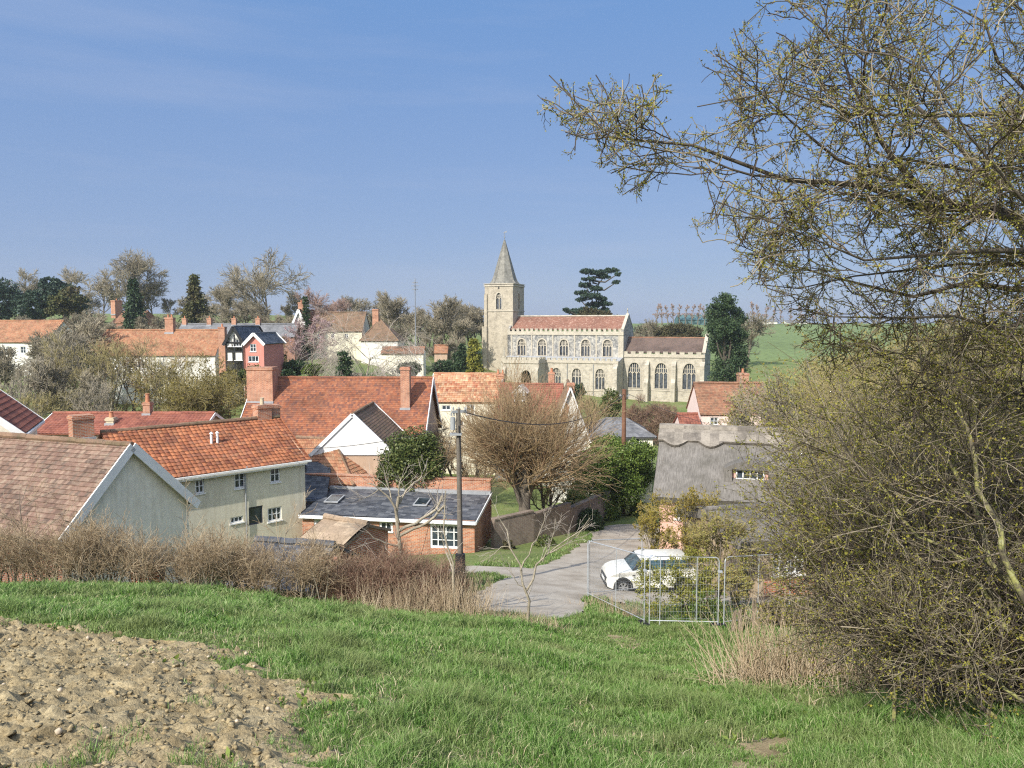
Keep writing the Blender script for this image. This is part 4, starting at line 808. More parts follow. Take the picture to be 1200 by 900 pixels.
# distant houses up the left hill
hN_ = house('cottage', 'long white cottage with orange tiled roof behind the bare willows', W(111, 414, 98), W(252, 416, 98), 6.0, 3.0, 'white_render', 'old_orange', 'tile', wins=[('front', x, y, x + 6, y + 8, 2, 2) for x, y in ((118, 424), (134, 424), (150, 424), (166, 424), (124, 448), (144, 448), (164, 446), (184, 446), (184, 424))], zbase=None)
chim(hN_, 194.5, 204, 372, pots=2, potd=0.12, dw=0.8)
hO = house('cottage', 'white cottage with orange roof and dormers far up the left slope', W(-30, 399, 118), W(54, 401, 116), 7.5, 3.1, 'white_render', 'old_orange', 'tile', wins=[('front', 8, 406, 14, 414, 2, 2), ('front', 24, 406, 30, 414, 2, 2), ('front', 40, 407, 46, 415, 2, 2)])
hP = house('house', 'small brick house with a slate roof under the dark conifer on the hill', (*W(147, 374, 154)[:2], W(147, 374, 154)[2]), (*W(131, 374, 168)[:2], W(147, 374, 154)[2]), 5.5, 2.0, 'dark_brick', 'pale_slate', 'slate') if False else house('house', 'small brick house with its gable showing under the dark conifer on the hill', W(130, 378, 165), W(158, 378, 160), 6, 2.4, 'dark_brick', 'brown_tile', 'tile')
chim(hP, 134, 139, 352, pots=1)
hS = house('terrace', 'long low terrace with a grey slate roof and several small chimneys', W(205, 394, 128), W(345, 394, 128), 6, 2.0, 'dark_brick', 'pale_slate', 'slate', cat='terrace')
for x in (214, 243, 272, 300): chim(hS, x, x + 5, 373, pots=1, potd=0.12)
def gabled_front(name, label, pxl, pxr, pye, pyt, d, length, wall, roof, kind='tile', wins=(), barge='white_paint', cat='house', bargew=0.35):
    """house whose gable faces the camera: front of the frame is its left side wall"""
    p = W(pxl, pye, d); q = W(pxr, pye, d); wv = q[0] - p[0]; rs = W((pxl + pxr) / 2, pyt, d)[2] - p[2]
    return house(name, label, (q[0], d, p[2]), (q[0] + 0.3, d + length, p[2]), wv, rs, wall, roof, kind, wins=[('left', *v) for v in wins], barge=barge, cat=cat, ov=0.2, ovg=0.3, bargew=bargew)
hM1 = gabled_front('house', 'black and white timbered house with a slate roof and projecting bay', 264, 285, 401, 383, 94, 8, 'white_render', 'slate', 'slate', wins=[(267, 396, 271, 406, 2, 1), (273, 396, 283, 406, 3, 1), (267, 412, 272, 422, 1, 1), (275, 413, 284, 422, 2, 1)], barge='black_paint')
r_, f_, i_ = hM1; mb = MB()
for zf in (0.0, 0.42): 
    mb.box((-0.06, 0, i_['E'] - 2.6 * zf - 0.15), (-0.003, i_['D'], i_['E'] - 2.6 * zf + 0.05))
for t_ in (0, 0.5, 1): mb.box((-0.058, t_ * (i_['D'] - 0.15), i_['E'] - 5), (-0.004, t_ * (i_['D'] - 0.15) + 0.15, i_['E'] + (0.9 if t_ == 0.5 else 0)))
mb.build('timber_frame', 'black_paint', r_)
hM2 = gabled_front('house', 'deep pink house with white bargeboards beside the timbered house', 287, 309, 402, 391, 93, 7, 'deep_pink_render', 'slate', 'slate', wins=[(293, 403, 300, 412, 2, 2), (291, 417, 303, 424, 3, 1)])
chimney(empty('chimney_stack', (W(261, 400, 97)[0], 97, G(W(261, 400, 97)[0], 97) - 0.3), label='tall red brick chimney between the orange cottage roof and the timbered house', cat='chimney'), (0, 0), 0.8, 0.8, 0, W(261, 383, 97)[2] - G(W(261, 400, 97)[0], 97) + 0.3, 'red_brick', 1)
hQ1 = gabled_front('house', 'house with narrow white gable end and brick chimney on the hill', 341, 360, 385, 363, 132, 10, 'white_render', 'brown_tile')
chimney(hQ1[0], (1.5, hQ1[2]['D'] / 2), 0.9, 0.9, hQ1[2]['Rg'] - 1, hQ1[2]['Rg'] + 1.3, 'red_brick', 1)
hQ2 = house('farmhouse', 'long cream farmhouse with grey-brown roof and a tall brick chimney', W(366, 387, 134), W(424, 388, 134), 8, 3.2, 'cream_render', 'mossy_tile', 'tile', wins=[('front', x, 391, x + 4, 396, 2, 2) for x in (372, 388, 404)] )
hQ3 = house('farmhouse', 'farmhouse wing with hipped grey and red roof beside the tall chimney', W(423, 398, 130), W(466, 399, 130), 8, 3.4, 'white_render', 'mossy_tile', 'tile', hipL=2.4, hipR=3.5)
chimney(hQ3[0], (hQ3[2]['L'] * 0.30, 4.0), 1.05, 1.0, hQ3[2]['Rg'] - 1.6, hQ3[2]['Rg'] + 1.9, 'red_brick', 0)
house('garden_building', 'long low tiled outbuilding at the foot of the farmhouse', W(447, 414, 124), W(496, 414, 124), 3.5, 0.9, 'pale_grey_render', 'brown_tile', 'tile', cat='outbuilding')
house('hut', 'small brick hut with tiled roof among the bare trees', W(509, 413, 138), W(524, 413, 138), 3, 1.2, 'buff_render', 'old_orange', 'tile', cat='hut')
# near sheds behind the hedge
hs = house('garden_shed', 'wooden garden shed with weathered ply roof in front of the brick extension', W(356, 632, 27), W(404, 636, 26), 2.3, 0.42, 'red_brick', 'ply_board', 'smooth', cat='shed', ov=0.12, ovg=0.08)
house('outhouse', 'low outhouse with dull grey sheet roof half hidden behind the hedge', W(272, 682, 22.5), W(362, 686, 22), 3.2, 0.75, 'dark_brick', 'slate', 'slate', cat='outhouse', zbase=G(-7, 22) - 0.5)
mb = MB(); p = W(158, 690, 19.6); q = W(192, 690, 19.6); mb.box((p[0], 19.4, p[2] - 0.3), (q[0], 19.7, W(170, 664, 19.6)[2])); mb.box((p[0] - 0.04, 19.36, W(170, 664, 19.6)[2] + 0.002), (q[0] + 0.04, 19.74, W(170, 664, 19.6)[2] + 0.07)); tag(mb.build('brick_pier', 'red_brick'), 'short stub of red brick wall showing through the hedge foot', 'wall')
mb = MB(); p = W(373, 690, 21.2); q = W(398, 690, 21.2); mb.box((p[0], 21.0, G(p[0], 21) - 0.3), (q[0], 21.4, W(385, 657, 21)[2])); tag(mb.build('brick_pillar', 'red_brick'), 'ivy-grown red brick pillar below the ply shed roof', 'pillar')
wg = gabled_front('cottage_wing', 'white rendered gable end with a brick chimney stack on its slope', 646, 690, 512, 454, 62, 7, 'white_render', 'mossy_tile', barge='white_paint', cat='cottage wing', bargew=0.12)
zg_ = W(668, 449, 62)[2] - wg[0].location.z; o = chimney(wg[0], (0.35, wg[2]['D'] * 0.48), 0.6, 0.55, wg[2]['Rg'] - 2.6, zg_, 'red_brick', 0)
mb = MB(); mb.prism([(wg[2]['D'] * 0.52, wg[2]['Rg'] - 1.6), (wg[2]['D'] * 0.52 + 0.25, wg[2]['Rg'] - 1.2), (wg[2]['D'] * 0.9, wg[2]['E'] - 0.3), (wg[2]['D'] * 0.72, wg[2]['E'] - 0.4)], lambda a, b, d: (-0.06 + d, a, b), 0, 0.055); mb.build('brick_facing', 'red_brick', wg[0])
# distant farm sheds
p = W(797, 377, 400); q = W(828, 377, 400)
house('farm_shed', 'dark green farm shed with curved roof on the far field crest', W(797, 375, 405), W(828, 375, 405), 14, 2.6, 'green_shed', 'green_shed', 'smooth', cat='farm shed')
house('farm_shed', 'long low white farm building on the far field crest', W(873, 377, 410), W(911, 377, 410), 8, 1.2, 'white_render', 'pale_slate', 'smooth', cat='farm shed')
house('farm_shed', 'white farm building glimpsed through branches at the far right crest', W(922, 378, 415), W(948, 378, 415), 8, 1.2, 'white_render', 'pale_slate', 'smooth', cat='farm shed')
# garden wall along the lane
def wall_run(name, label, pts, h, t, mat, cap=True, cat='wall'):
    mb = MB()
    for (x0, y0), (x1, y1) in zip(pts[:-1], pts[1:]):
        n = max(1, int(math.hypot(x1 - x0, y1 - y0) / 3))
        for k in range(n):
            a = (x0 + (x1 - x0) * k / n, y0 + (y1 - y0) * k / n); b = (x0 + (x1 - x0) * (k + 0.999) / n, y0 + (y1 - y0) * (k + 0.999) / n); z = min(G(*a), G(*b)); z2 = (G(*a) + G(*b)) / 2 + h
            mb.bar((*a, (z - 0.4 + z2) / 2), (*b, (z - 0.4 + z2) / 2), t, z2 - z + 0.4)
            if cap: mb.bar((*a, z2 + 0.05), (*b, z2 + 0.05), t + 0.08, 0.09)
    return tag(mb.build(name, mat), label, cat)
wl0 = W(578, 640, 44); wall_run('garden_wall', 'curving old brick garden wall shaded beside the lane', [(wl0[0], 43), (1.2, 45.0), (3.6, 48), (6.0, 52), (8.0, 58)], 1.75, 0.3, 'garden_brick')
wall_run('churchyard_wall', 'pale wall and rail crossing the hillside below the drooping tree', [(W(400, 430, 112)[0], 112), (W(500, 430, 112)[0], 110)], 1.0, 0.3, 'garden_brick')
wall_run('lane_wall', 'low flint garden wall on the right side of the lane bend', [(9.2, 45.5), (10.5, 49), (12.5, 53)], 1.2, 0.3, 'flint_wall')
# ------------------------------------------------------------------ church
CT = R(-22); _c = W(690, 440, 150); co = np.array([_c[0], _c[1], 0]) 
ZC = -18.0
CF = Fr((co[0] - 30 * math.cos(CT), co[1] - 30 * math.sin(CT), ZC), CT)
ch = empty('church', (CF.o[0], CF.o[1], ZC), CT, label='medieval stone church with square tower, lead spire and battlemented nave', cat='church')
def cu(px, py, yl): p = CF.hit(px, py, 1, yl); return p[0], p[2]
def X3(a): return 540 + a / 3.75
def Y3(b): return 260 + b / 3.75
def yplane(yl): return lambda a, b, d: (a, yl + d, b)
def xplane(xl): return lambda a, b, d: (xl - d, a, b)
def arch(cx, z0, w_, h, sp=0.55, n=7):
    """pointed arch outline, springing at sp of its height"""
    zs = z0 + h * sp; hw = w_ / 2; top = z0 + h; pts = [(cx - hw, z0), (cx + hw, z0), (cx + hw, zs)]
    for k in range(1, n): t = k / n; pts.append((cx + hw * math.cos(t * PI / 2) ** 0.8 if t < 1 else cx, zs + (top - zs) * math.sin(t * PI / 2) ** 1.0))
    pts.append((cx, top)); 
    for k in range(n - 1, 0, -1): t = k / n; pts.append((cx - hw * math.cos(t * PI / 2) ** 0.8, zs + (top - zs) * math.sin(t * PI / 2)))
    pts.append((cx - hw, zs)); return pts
def hw_at(w_, h, sp, z):                          # half width of the arch at height z above its sill
    zs = h * sp
    if z <= zs: return w_ / 2
    s = min(1, (z - zs) / (h - zs)); return w_ / 2 * max(0.0, math.cos(math.asin(s))) ** 0.8
def church_window(par, to3, cx, z0, w_, h, lights=3, sp=0.55, tracery=0.5, dep=0.35):
    mb = MB(); out = arch(cx, z0, w_, h, sp); big = arch(cx, z0 - 0.12, w_ + 0.5, h + 0.37, sp); 
    # moulded surround standing proud of the wall
    for k in range(len(out)):
        a, b, c, d = out[k], out[(k + 1) % len(out)], big[(k + 1) % len(out)], big[k]
        mb.face([to3(*a, -0.06), to3(*b, -0.06), to3(*c, -0.06), to3(*d, -0.06)]); mb.face([to3(*d, -0.06), to3(*c, -0.06), to3(*c, 0.02), to3(*d, 0.02)]); mb.face([to3(*a, -0.06), to3(*b, -0.06), to3(*b, 0.1), to3(*a, 0.1)])
    o = mb.build('window', 'dressed_stone', par); t = MB(); m_w = 0.075
    zt = h * tracery
    for i in range(1, lights):
        x = cx - w_ / 2 + w_ * i / lights; hh = h * 0.99
        while hh > 0.3 and hw_at(w_, h, sp, hh) < abs(x - cx) + 0.02: hh -= 0.05
        t.box(to3(x - m_w, z0, dep - 0.16), to3(x + m_w, z0 + hh, dep - 0.02))
    lw = w_ / lights
    for i in range(lights):                       # little arch heads over each light and panel tracery above
        x0 = cx - w_ / 2 + lw * i; xm = x0 + lw / 2
        for sgn in (-1, 1):
            t.bar(to3(xm + sgn * lw / 2, z0 + zt - lw * 0.35, dep - 0.09), to3(xm, z0 + zt + lw * 0.15, dep - 0.09), 0.13, 0.13)
            if tracery < 0.8:
                xx = xm + sgn * lw * 0.0; 
        hh = h * 0.99
        while hh > zt and hw_at(w_, h, sp, hh) < abs(xm - cx) + 0.03: hh -= 0.05
        t.box(to3(xm - 0.05, z0 + zt + 0.1, dep - 0.14), to3(xm + 0.05, z0 + hh, dep - 0.03))
    w2 = hw_at(w_, h, sp, zt + (h - zt) * 0.45); t.bar(to3(cx - w2, z0 + zt + (h - zt) * 0.42, dep - 0.085), to3(cx + w2, z0 + zt + (h - zt) * 0.42, dep - 0.085), 0.1, 0.1)
    t.build('tracery', 'dressed_stone', o); g = MB(); ft = [to3(a, b, dep) for a, b in out]; g.sheet(out, [], lambda a, b, d: to3(a, b, dep)); g.build('pane', 'church_glass', o)
def battlement(par, y0, x0, x1, z0, z1, n, along='x', depth=0.35, mat='dressed_stone', c=0.0, frac=0.55):
    mb = MB(); h = z1 - z0; L = x1 - x0; m = L / n
    def bx(a, b, za, zb, e=0.0):
        if along == 'x': mb.box((a, y0 - e, za), (b, y0 + depth + e, zb))
        else: mb.box((y0 - e, a, za), (y0 + depth + e, b, zb))
    bx(x0, x1, z0 - 0.15, z0 - 0.002, 0.10); bx(x0, x1, z0, z0 + h * 0.5)
    for k in range(n): bx(x0 + m * k, x0 + m * (k + frac), z0 + h * 0.5 + 0.002, z1 - 0.10); bx(x0 + m * k - 0.04, x0 + m * (k + frac) + 0.04, z1 - 0.098, z1, 0.04)
    return mb.build('parapet', mat, par)
def lowz(): return 0.0
yc = 8.0
# chancel and aisle planes
yA, yCl, yCh = 0.0, 3.8, 4.2
# --- nave
n0 = cu(X3(205), 400, yCl)[0]; n1 = cu(X3(715), 400, yCl)[0]; zp0 = cu(660, Y3(494), yCl)[1]; zp1 = cu(660, Y3(472), yCl)[1]; zcb = cu(660, Y3(600), yA)[1]
cw = [cu(X3(x), 400, yCl)[0] for x in (267, 357, 453, 548, 644)]; zc0 = cu(660, Y3(588), yCl)[1]; zc1 = cu(660, Y3(517), yCl)[1]; ww = 1.75
mb = MB(); mb.sheet([(n0, 0), (n1, 0), (n1, zp0), (n0, zp0)], [arch(x, zc0, ww, zc1 - zc0, 0.62) for x in cw], yplane(yCl), 0.35)
mb.sheet([(n0, 0), (n1, 0), (n1, zp0), (n0, zp0)], [], yplane(2 * yc - yCl)); mb.build('nave_wall', 'flint', ch)
zr = cu(X3(500), Y3(414), yc)[1]; zev = cu(660, Y3(474), yCl + 0.4)[1]
mb = MB(); gab = [(yCl, 0), (2 * yc - yCl, 0), (2 * yc - yCl, zp1 - 0.1), (yc, zr + 0.35), (yCl, zp1 - 0.1)]; mb.prism(gab, xplane(n1), 0.0, 0.5); mb.build('nave_gable', 'flint', ch); mb = MB(); mb.prism(gab, xplane(n0 + 0.5), 0.0, 0.5); mb.build('nave_gable', 'flint', ch)
mb = MB()
for s_ in (-1, 1): mb.bar((n1 - 0.25, yc + s_ * (yc - yCl), zp1 - 0.05), (n1 - 0.25, yc, zr + 0.42), 0.6, 0.14, (0, 0, 1))
mb.bar((n1 - 0.25, yc, zr + 0.4), (n1 - 0.25, yc, zr + 1.5), 0.14, 0.14); mb.bar((n1 - 0.25, yc - 0.35, zr + 1.15), (n1 - 0.25, yc + 0.35, zr + 1.15), 0.12, 0.12); mb.build('gable_coping', 'dressed_stone', ch)
mb = MB(); slope(mb, (n0 + 0.5, yCl + 0.4, zev), (n1 - 0.5, yCl + 0.4, zev), (n0 + 0.5, yc, zr), (n1 - 0.5, yc, zr), 'tile'); slope(mb, (n1 - 0.5, 2 * yc - yCl - 0.4, zev), (n0 + 0.5, 2 * yc - yCl - 0.4, zev), (n1 - 0.5, yc, zr), (n0 + 0.5, yc, zr), 'tile'); rn = mb.build('nave_roof', 'church_red_tile', ch)
mb = MB(); mb.tube([(n0 + 0.5, yc, zr + 0.03), (n1 - 0.5, yc, zr + 0.03)], 0.16, 8); mb.build('ridge_tiles', 'church_stone', rn)
battlement(ch, yCl - 0.06, n0, n1, zp0, zp1 + 0.15, 24)
for x in cw: church_window(ch, yplane(yCl), x, zc0, ww, zc1 - zc0, 3, 0.62, 0.62)
mb = MB()
for a, b in zip([n0 - 1.2] + cw, cw + [n1 + 1.5]):
    x = (a + b) / 2
    if n0 + 0.3 < x < n1: mb.box((x - 0.14, yCl - 0.09, zcb), (x + 0.14, yCl - 0.002, zp0 - 0.16))
mb.box((n1 - 0.9, yCl - 0.05, zcb), (n1, yCl - 0.0025, zp0 - 0.16)); mb.build('pilaster_strip', 'dressed_stone', ch)
# --- south aisle
a0 = cu(X3(176), 430, yA)[0]; a1 = cu(X3(692), 430, yA)[0]; zap0 = cu(660, Y3(616), yA)[1]; zap1 = cu(660, Y3(598), yA)[1]; aw = [cu(X3(x), 440, yA)[0] for x in (420, 509, 612)]; za0 = cu(660, Y3(730), yA)[1]; za1 = cu(660, Y3(643), yA)[1]
mb = MB(); mb.sheet([(a0, 0), (a1, 0), (a1, zap0), (a0, zap0)], [arch(x, za0, 1.85, za1 - za0, 0.68) for x in aw], yplane(yA), 0.35); mb.sheet([(yA, 0), (yCl, 0), (yCl, zap0 + 0.9), (yA, zap0)], [], xplane(a1)); mb.sheet([(yA, 0), (yCl, 0), (yCl, zap0 + 0.9), (yA, zap0)], [], xplane(a0)); mb.build('aisle_wall', 'church_stone', ch)
battlement(ch, yA - 0.05, a0, a1, zap0, zap1, 22, frac=0.6)
mb = MB(); mb.face([(a0, yA + 0.3, zap0 + 0.2), (a1, yA + 0.3, zap0 + 0.2), (a1, yCl - 0.01, zap0 + 0.95), (a0, yCl - 0.01, zap0 + 0.95)]); mb.build('aisle_roof', 'lead', ch)
for x in aw: church_window(ch, yplane(yA), x, za0, 1.85, za1 - za0, 3, 0.68, 0.6)
def buttress(x, y0, zt, w_=0.75, d1=1.5, d2=0.9, zm=None, mat='church_stone'):
    zm = zm or zt * 0.55; mb = MB(); mb.box((x - w_ / 2, y0 - d2, zm), (x + w_ / 2, y0 - 0.002, zt - 0.8)); mb.hexa([(x - w_ / 2, y0 - d2, zt - 0.798), (x + w_ / 2, y0 - d2, zt - 0.798), (x + w_ / 2, y0 - 0.002, zt - 0.798), (x - w_ / 2, y0 - 0.002, zt - 0.798), (x - w_ / 2, y0 - 0.06, zt), (x + w_ / 2, y0 - 0.06, zt), (x + w_ / 2, y0 - 0.003, zt), (x - w_ / 2, y0 - 0.003, zt)])
    mb.box((x - w_ / 2 - 0.01, y0 - d1, 0), (x + w_ / 2 + 0.01, y0 - 0.004, zm - 0.7)); mb.hexa([(x - w_ / 2 - 0.01, y0 - d1, zm - 0.698), (x + w_ / 2 + 0.01, y0 - d1, zm - 0.698), (x + w_ / 2 + 0.01, y0 - 0.004, zm - 0.698), (x - w_ / 2 - 0.01, y0 - 0.004, zm - 0.698), (x - w_ / 2 - 0.01, y0 - d2 - 0.01, zm - 0.002), (x + w_ / 2 + 0.01, y0 - d2 - 0.01, zm - 0.002), (x + w_ / 2 + 0.01, y0 - 0.004, zm - 0.002), (x - w_ / 2 - 0.01, y0 - 0.004, zm - 0.002)]); return mb.build('buttress', mat, ch)
for px_ in (X3(468), X3(583)): 
    x = cu(px_, 430, yA)[0]; mb = MB(); mb.tube([(x, yA - 0.1, 0), (x, yA - 0.1, zap0 - 0.3)], 0.07, 8); mb.build('drainpipe', 'grey_metal_box', ch)
buttress(a1 - 0.5, yA, zap0 - 0.2, 0.9)
# --- south porch
yP = -4.2; p0 = cu(X3(188), 430, yP)[0]; p1 = cu(X3(342), 430, yP)[0]; zq0 = cu(610, Y3(618), yP)[1]; zq1 = cu(610, Y3(597), yP)[1]; dc = cu(X3(287), 440, yP)[0]; dz0 = cu(617, Y3(745), yP)[1]; dz1 = cu(617, Y3(652), yP)[1]
mb = MB(); mb.sheet([(p0, 0), (p1, 0), (p1, zq0), (p0, zq0)], [arch(dc, 0.3, 2.3, dz1 - 0.3, 0.72)], yplane(yP), 0.5); mb.sheet([(yP, 0), (yA, 0), (yA, zq0), (yP, zq0)], [arch(yP + 2.1, dz1 - 3.0, 0.7, 1.9, 0.6)], xplane(p1), 0.3); mb.sheet([(yP, 0), (yA, 0), (yA, zq0), (yP, zq0)], [], xplane(p0)); mb.face([(p0, yP, zq0), (p1, yP, zq0), (p1, yA, zq0), (p0, yA, zq0)]); mb.build('porch_wall', 'church_stone', ch)
battlement(ch, yP - 0.05, p0, p1, zq0, zq1 + 0.1, 7, frac=0.6); battlement(ch, p1 - 0.33, yP + 0.36, yA, zq0, zq1 + 0.1, 4, 'y')
mb = MB(); mb.box((dc - 1.6, -1.0, 0), (dc + 1.6, -0.8, 6)); mb.build('inner_door', 'old_wood', ch)
mb = MB(); o1 = arch(dc, 0.3, 2.3, dz1 - 0.3, 0.72); o2 = arch(dc, 0.2, 2.9, dz1 + 0.2, 0.72)
for k in range(1, len(o1) - 1): mb.face([(o1[k][0], yP - 0.08, o1[k][1]), (o1[k + 1][0], yP - 0.08, o1[k + 1][1]), (o2[k + 1][0], yP - 0.08, o2[k + 1][1]), (o2[k][0], yP - 0.08, o2[k][1])])
mb.build('door_arch', 'dressed_stone', ch)
buttress(p0 + 0.3, yP, zq0 - 0.8, 0.6, 1.1, 0.7); buttress(p1 - 0.3, yP, zq0 - 0.8, 0.6, 0.9, 0.5)
x = p0 - 0.1; mb = MB(); mb.box((x - 0.25, yP + 0.2, zq0), (x + 0.25, yP + 0.7, zq1 + 0.3)); mb.tube([(x, yP + 0.45, zq1 + 0.3), (x, yP + 0.45, zq1 + 2.3)], [0.3, 0.04], 4); mb.build('pinnacle', 'dressed_stone', ch)
# --- chancel
c0 = cu(X3(712), 430, yCh)[0]; c1 = cu(X3(1072), 430, yCh)[0]; zk0 = cu(780, Y3(593), yCh)[1]; zk1 = cu(780, Y3(574), yCh)[1]; kw = [cu(X3(x), 440, yCh)[0] for x in (762, 880, 1003)]; k0 = cu(780, Y3(733), yCh)[1]; k1 = cu(780, Y3(621), yCh)[1]; zkr = cu(X3(900), Y3(509), yc)[1]; zke = cu(780, Y3(577), yCh + 0.3)[1]; KW = 2.45
mb = MB(); mb.sheet([(c0, 0), (c1, 0), (c1, zk0), (c0, zk0)], [arch(x, k0, KW, k1 - k0, 0.55) for x in kw], yplane(yCh), 0.4); mb.sheet([(c0, 0), (c1, 0), (c1, zk0), (c0, zk0)], [], yplane(2 * yc - yCh)); mb.build('chancel_wall', 'church_stone', ch)
mb = MB(); eg = [(yCh, 0), (2 * yc - yCh, 0), (2 * yc - yCh, zk1), (yc, zkr + 0.5), (yCh, zk1)]; mb.prism(eg, xplane(c1 + 0.0), -0.02, 0.5); mb.build('east_gable', 'flint', ch)
mb = MB()
for s_ in (-1, 1): mb.bar((c1 - 0.2, yc + s_ * (yc - yCh + 0.1), zk1), (c1 - 0.2, yc, zkr + 0.62), 0.65, 0.18)
mb.bar((c1 - 0.2, yc, zkr + 0.6), (c1 - 0.2, yc, zkr + 1.4), 0.14, 0.14); mb.bar((c1 - 0.2, yc - 0.3, zkr + 1.15), (c1 - 0.2, yc + 0.3, zkr + 1.15), 0.12, 0.12); mb.build('gable_coping', 'dressed_stone', ch)
battlement(ch, yCh - 0.06, c0, c1, zk0, zk1 + 0.15, 10, frac=0.58)
mb = MB(); slope(mb, (c0, yCh + 0.35, zke), (c1 - 0.5, yCh + 0.35, zke), (c0, yc, zkr), (c1 - 0.5, yc, zkr), 'tile'); slope(mb, (c1 - 0.5, 2 * yc - yCh - 0.35, zke), (c0, 2 * yc - yCh - 0.35, zke), (c1 - 0.5, yc, zkr), (c0, yc, zkr), 'tile'); rk = mb.build('chancel_roof', 'church_brown_tile', ch)
mb = MB(); mb.tube([(c0, yc, zkr + 0.03), (c1 - 0.5, yc, zkr + 0.03)], 0.14, 8); mb.build('ridge_tiles', 'brown_tile', rk)
for x in kw: church_window(ch, yplane(yCh), x, k0, KW, k1 - k0, 3, 0.55, 0.62, 0.4)
for px_ in (X3(820), X3(938), X3(1063)): buttress(cu(px_, 440, yCh)[0], yCh, cu(780, Y3(612), yCh)[1], 0.8, 1.7, 1.0, cu(780, Y3(690), yCh)[1])
mb = MB(); zs_ = cu(780, Y3(741), yCh)[1]; mb.box((c0, yCh - 0.10, zs_ - 0.12), (c1, yCh - 0.003, zs_)); zs_ = cu(780, Y3(788), yCh)[1]; mb.box((c0, yCh - 0.25, 0), (c1 + 0.1, yCh - 0.004, zs_)); zs_ = cu(640, Y3(735), yA)[1]; mb.box((a0 + 5, yA - 0.10, zs_ - 0.12), (a1, yA - 0.003, zs_)); mb.build('string_course', 'dressed_stone', ch)
# --- tower and spire
yT = 5.0; t0 = cu(X3(105), 360, yT)[0]; t1 = cu(X3(229), 360, yT)[0]; TD_ = t1 - t0; zt1 = cu(X3(170), Y3(283), yT)[1]; zst = cu(X3(170), Y3(391), yT)[1]; bc = cu(X3(167), 350, yT)[0]; bz0 = cu(X3(167), Y3(383), yT)[1]; bz1 = cu(X3(167), Y3(312), yT)[1]
mb = MB(); ym = yT + TD_ / 2
mb.sheet([(t0, 0), (t1, 0), (t1, zt1), (t0, zt1)], [arch(bc, bz0, 1.25, bz1 - bz0, 0.6)], yplane(yT), 0.4); mb.sheet([(yT, 0), (yT + TD_, 0), (yT + TD_, zt1), (yT, zt1)], [arch(ym, bz0, 1.25, bz1 - bz0, 0.6)], xplane(t1), 0.4); mb.sheet([(yT, 0), (yT + TD_, 0), (yT + TD_, zt1), (yT, zt1)], [], lambda a, b, d: (t0, a, b)); mb.sheet([(t0, 0), (t1, 0), (t1, zt1), (t0, zt1)], [], yplane(yT + TD_)); tw = mb.build('tower_wall', 'tower_stone', ch)
mb = MB(); mb.box((t0 - 0.12, yT - 0.12, zst - 0.12), (t1 + 0.12, yT + TD_ + 0.12, zst + 0.1)); mb.box((t0 - 0.16, yT - 0.16, zt1 + 0.002), (t1 + 0.16, yT + TD_ + 0.16, zt1 + 0.22)); mb.box((t0 - 0.02, yT - 0.02, zt1 + 0.222), (t1 + 0.02, yT + TD_ + 0.02, zt1 + 0.45)); mb.box((t0 - 0.2, yT - 0.2, zt1 + 0.452), (t1 + 0.2, yT + TD_ + 0.2, zt1 + 0.6)); mb.build('tower_parapet', 'dressed_stone', ch)
church_window(ch, yplane(yT), bc, bz0, 1.25, bz1 - bz0, 2, 0.6, 0.7); church_window(ch, xplane(t1), ym, bz0, 1.25, bz1 - bz0, 2, 0.6, 0.7)
zm1 = cu(X3(104), Y3(318), yT)[1]; mb = MB()
for (xx, yy) in ((t0 + 0.35, yT - 0.3), ):
    mb.box((xx - 0.5, yT - 0.6, 0), (xx + 0.35, yT - 0.003, zm1 * 0.72)); mb.box((xx - 0.35, yT - 0.35, zm1 * 0.72 + 0.002), (xx + 0.3, yT - 0.004, zm1)); mb.box((t0 - 0.7, yT + 0.1, 0), (t0 - 0.003, yT + 0.8, zm1 * 0.72))
mb.build('buttress', 'tower_stone', ch)
mb = MB(); mb.box((bc - 0.12, yT - 0.05, bz1 + 0.8), (bc + 0.12, yT - 0.002, bz1 + 1.4)); mb.build('slit_window', 'black_paint', ch)
apx = cu(X3(198), Y3(78), ym); sb = MB(); scx = (t0 + t1) / 2; zs0 = zt1 + 0.55; rb_ = cu(X3(245), Y3(275), ym)[0] - cu(X3(140), Y3(275), ym)[0]; rb_ /= 2
pr = []; nl = 26
for lv in range(nl + 1):
    t = lv / nl; r_ = rb_ * (1 - t) ** 1.0 * (1 + 0.16 * max(0, 1 - t * 7) ** 2) + 0.08; zz = zs0 + (apx[1] - zs0) * t; pr.append([(scx + r_ * math.cos(PI / 8 + k * PI / 4), ym + r_ * math.sin(PI / 8 + k * PI / 4), zz) for k in range(8)])
for lv in range(nl):
    for k in range(8): sb.face([pr[lv][k], pr[lv][(k + 1) % 8], pr[lv + 1][(k + 1) % 8], pr[lv + 1][k]])
sp = sb.build('spire', 'spire_lead', ch); mb = MB()
for k in range(8): mb.tube([pr[q][k] for q in range(0, nl + 1, 2)], 0.06, 5)
mb.build('lead_roll', 'spire_lead', sp)
mb = MB(); za = apx[1]; mb.tube([(scx, ym, za - 0.1), (scx, ym, za + 1.7)], 0.05, 6); mb.cyl((scx, ym), 0.16, 0.16, za + 0.35, za + 0.6, 10); mb.bar((scx - 0.35, ym, za + 0.95), (scx + 0.35, ym, za + 0.95), 0.05, 0.05); mb.bar((scx, ym, za + 1.55), (scx + 0.55, ym, za + 1.7), 0.04, 0.3); mb.bar((scx, ym, za + 1.5), (scx - 0.35, ym, za + 1.42), 0.04, 0.12); mb.build('weathervane', 'mast_steel', sp)

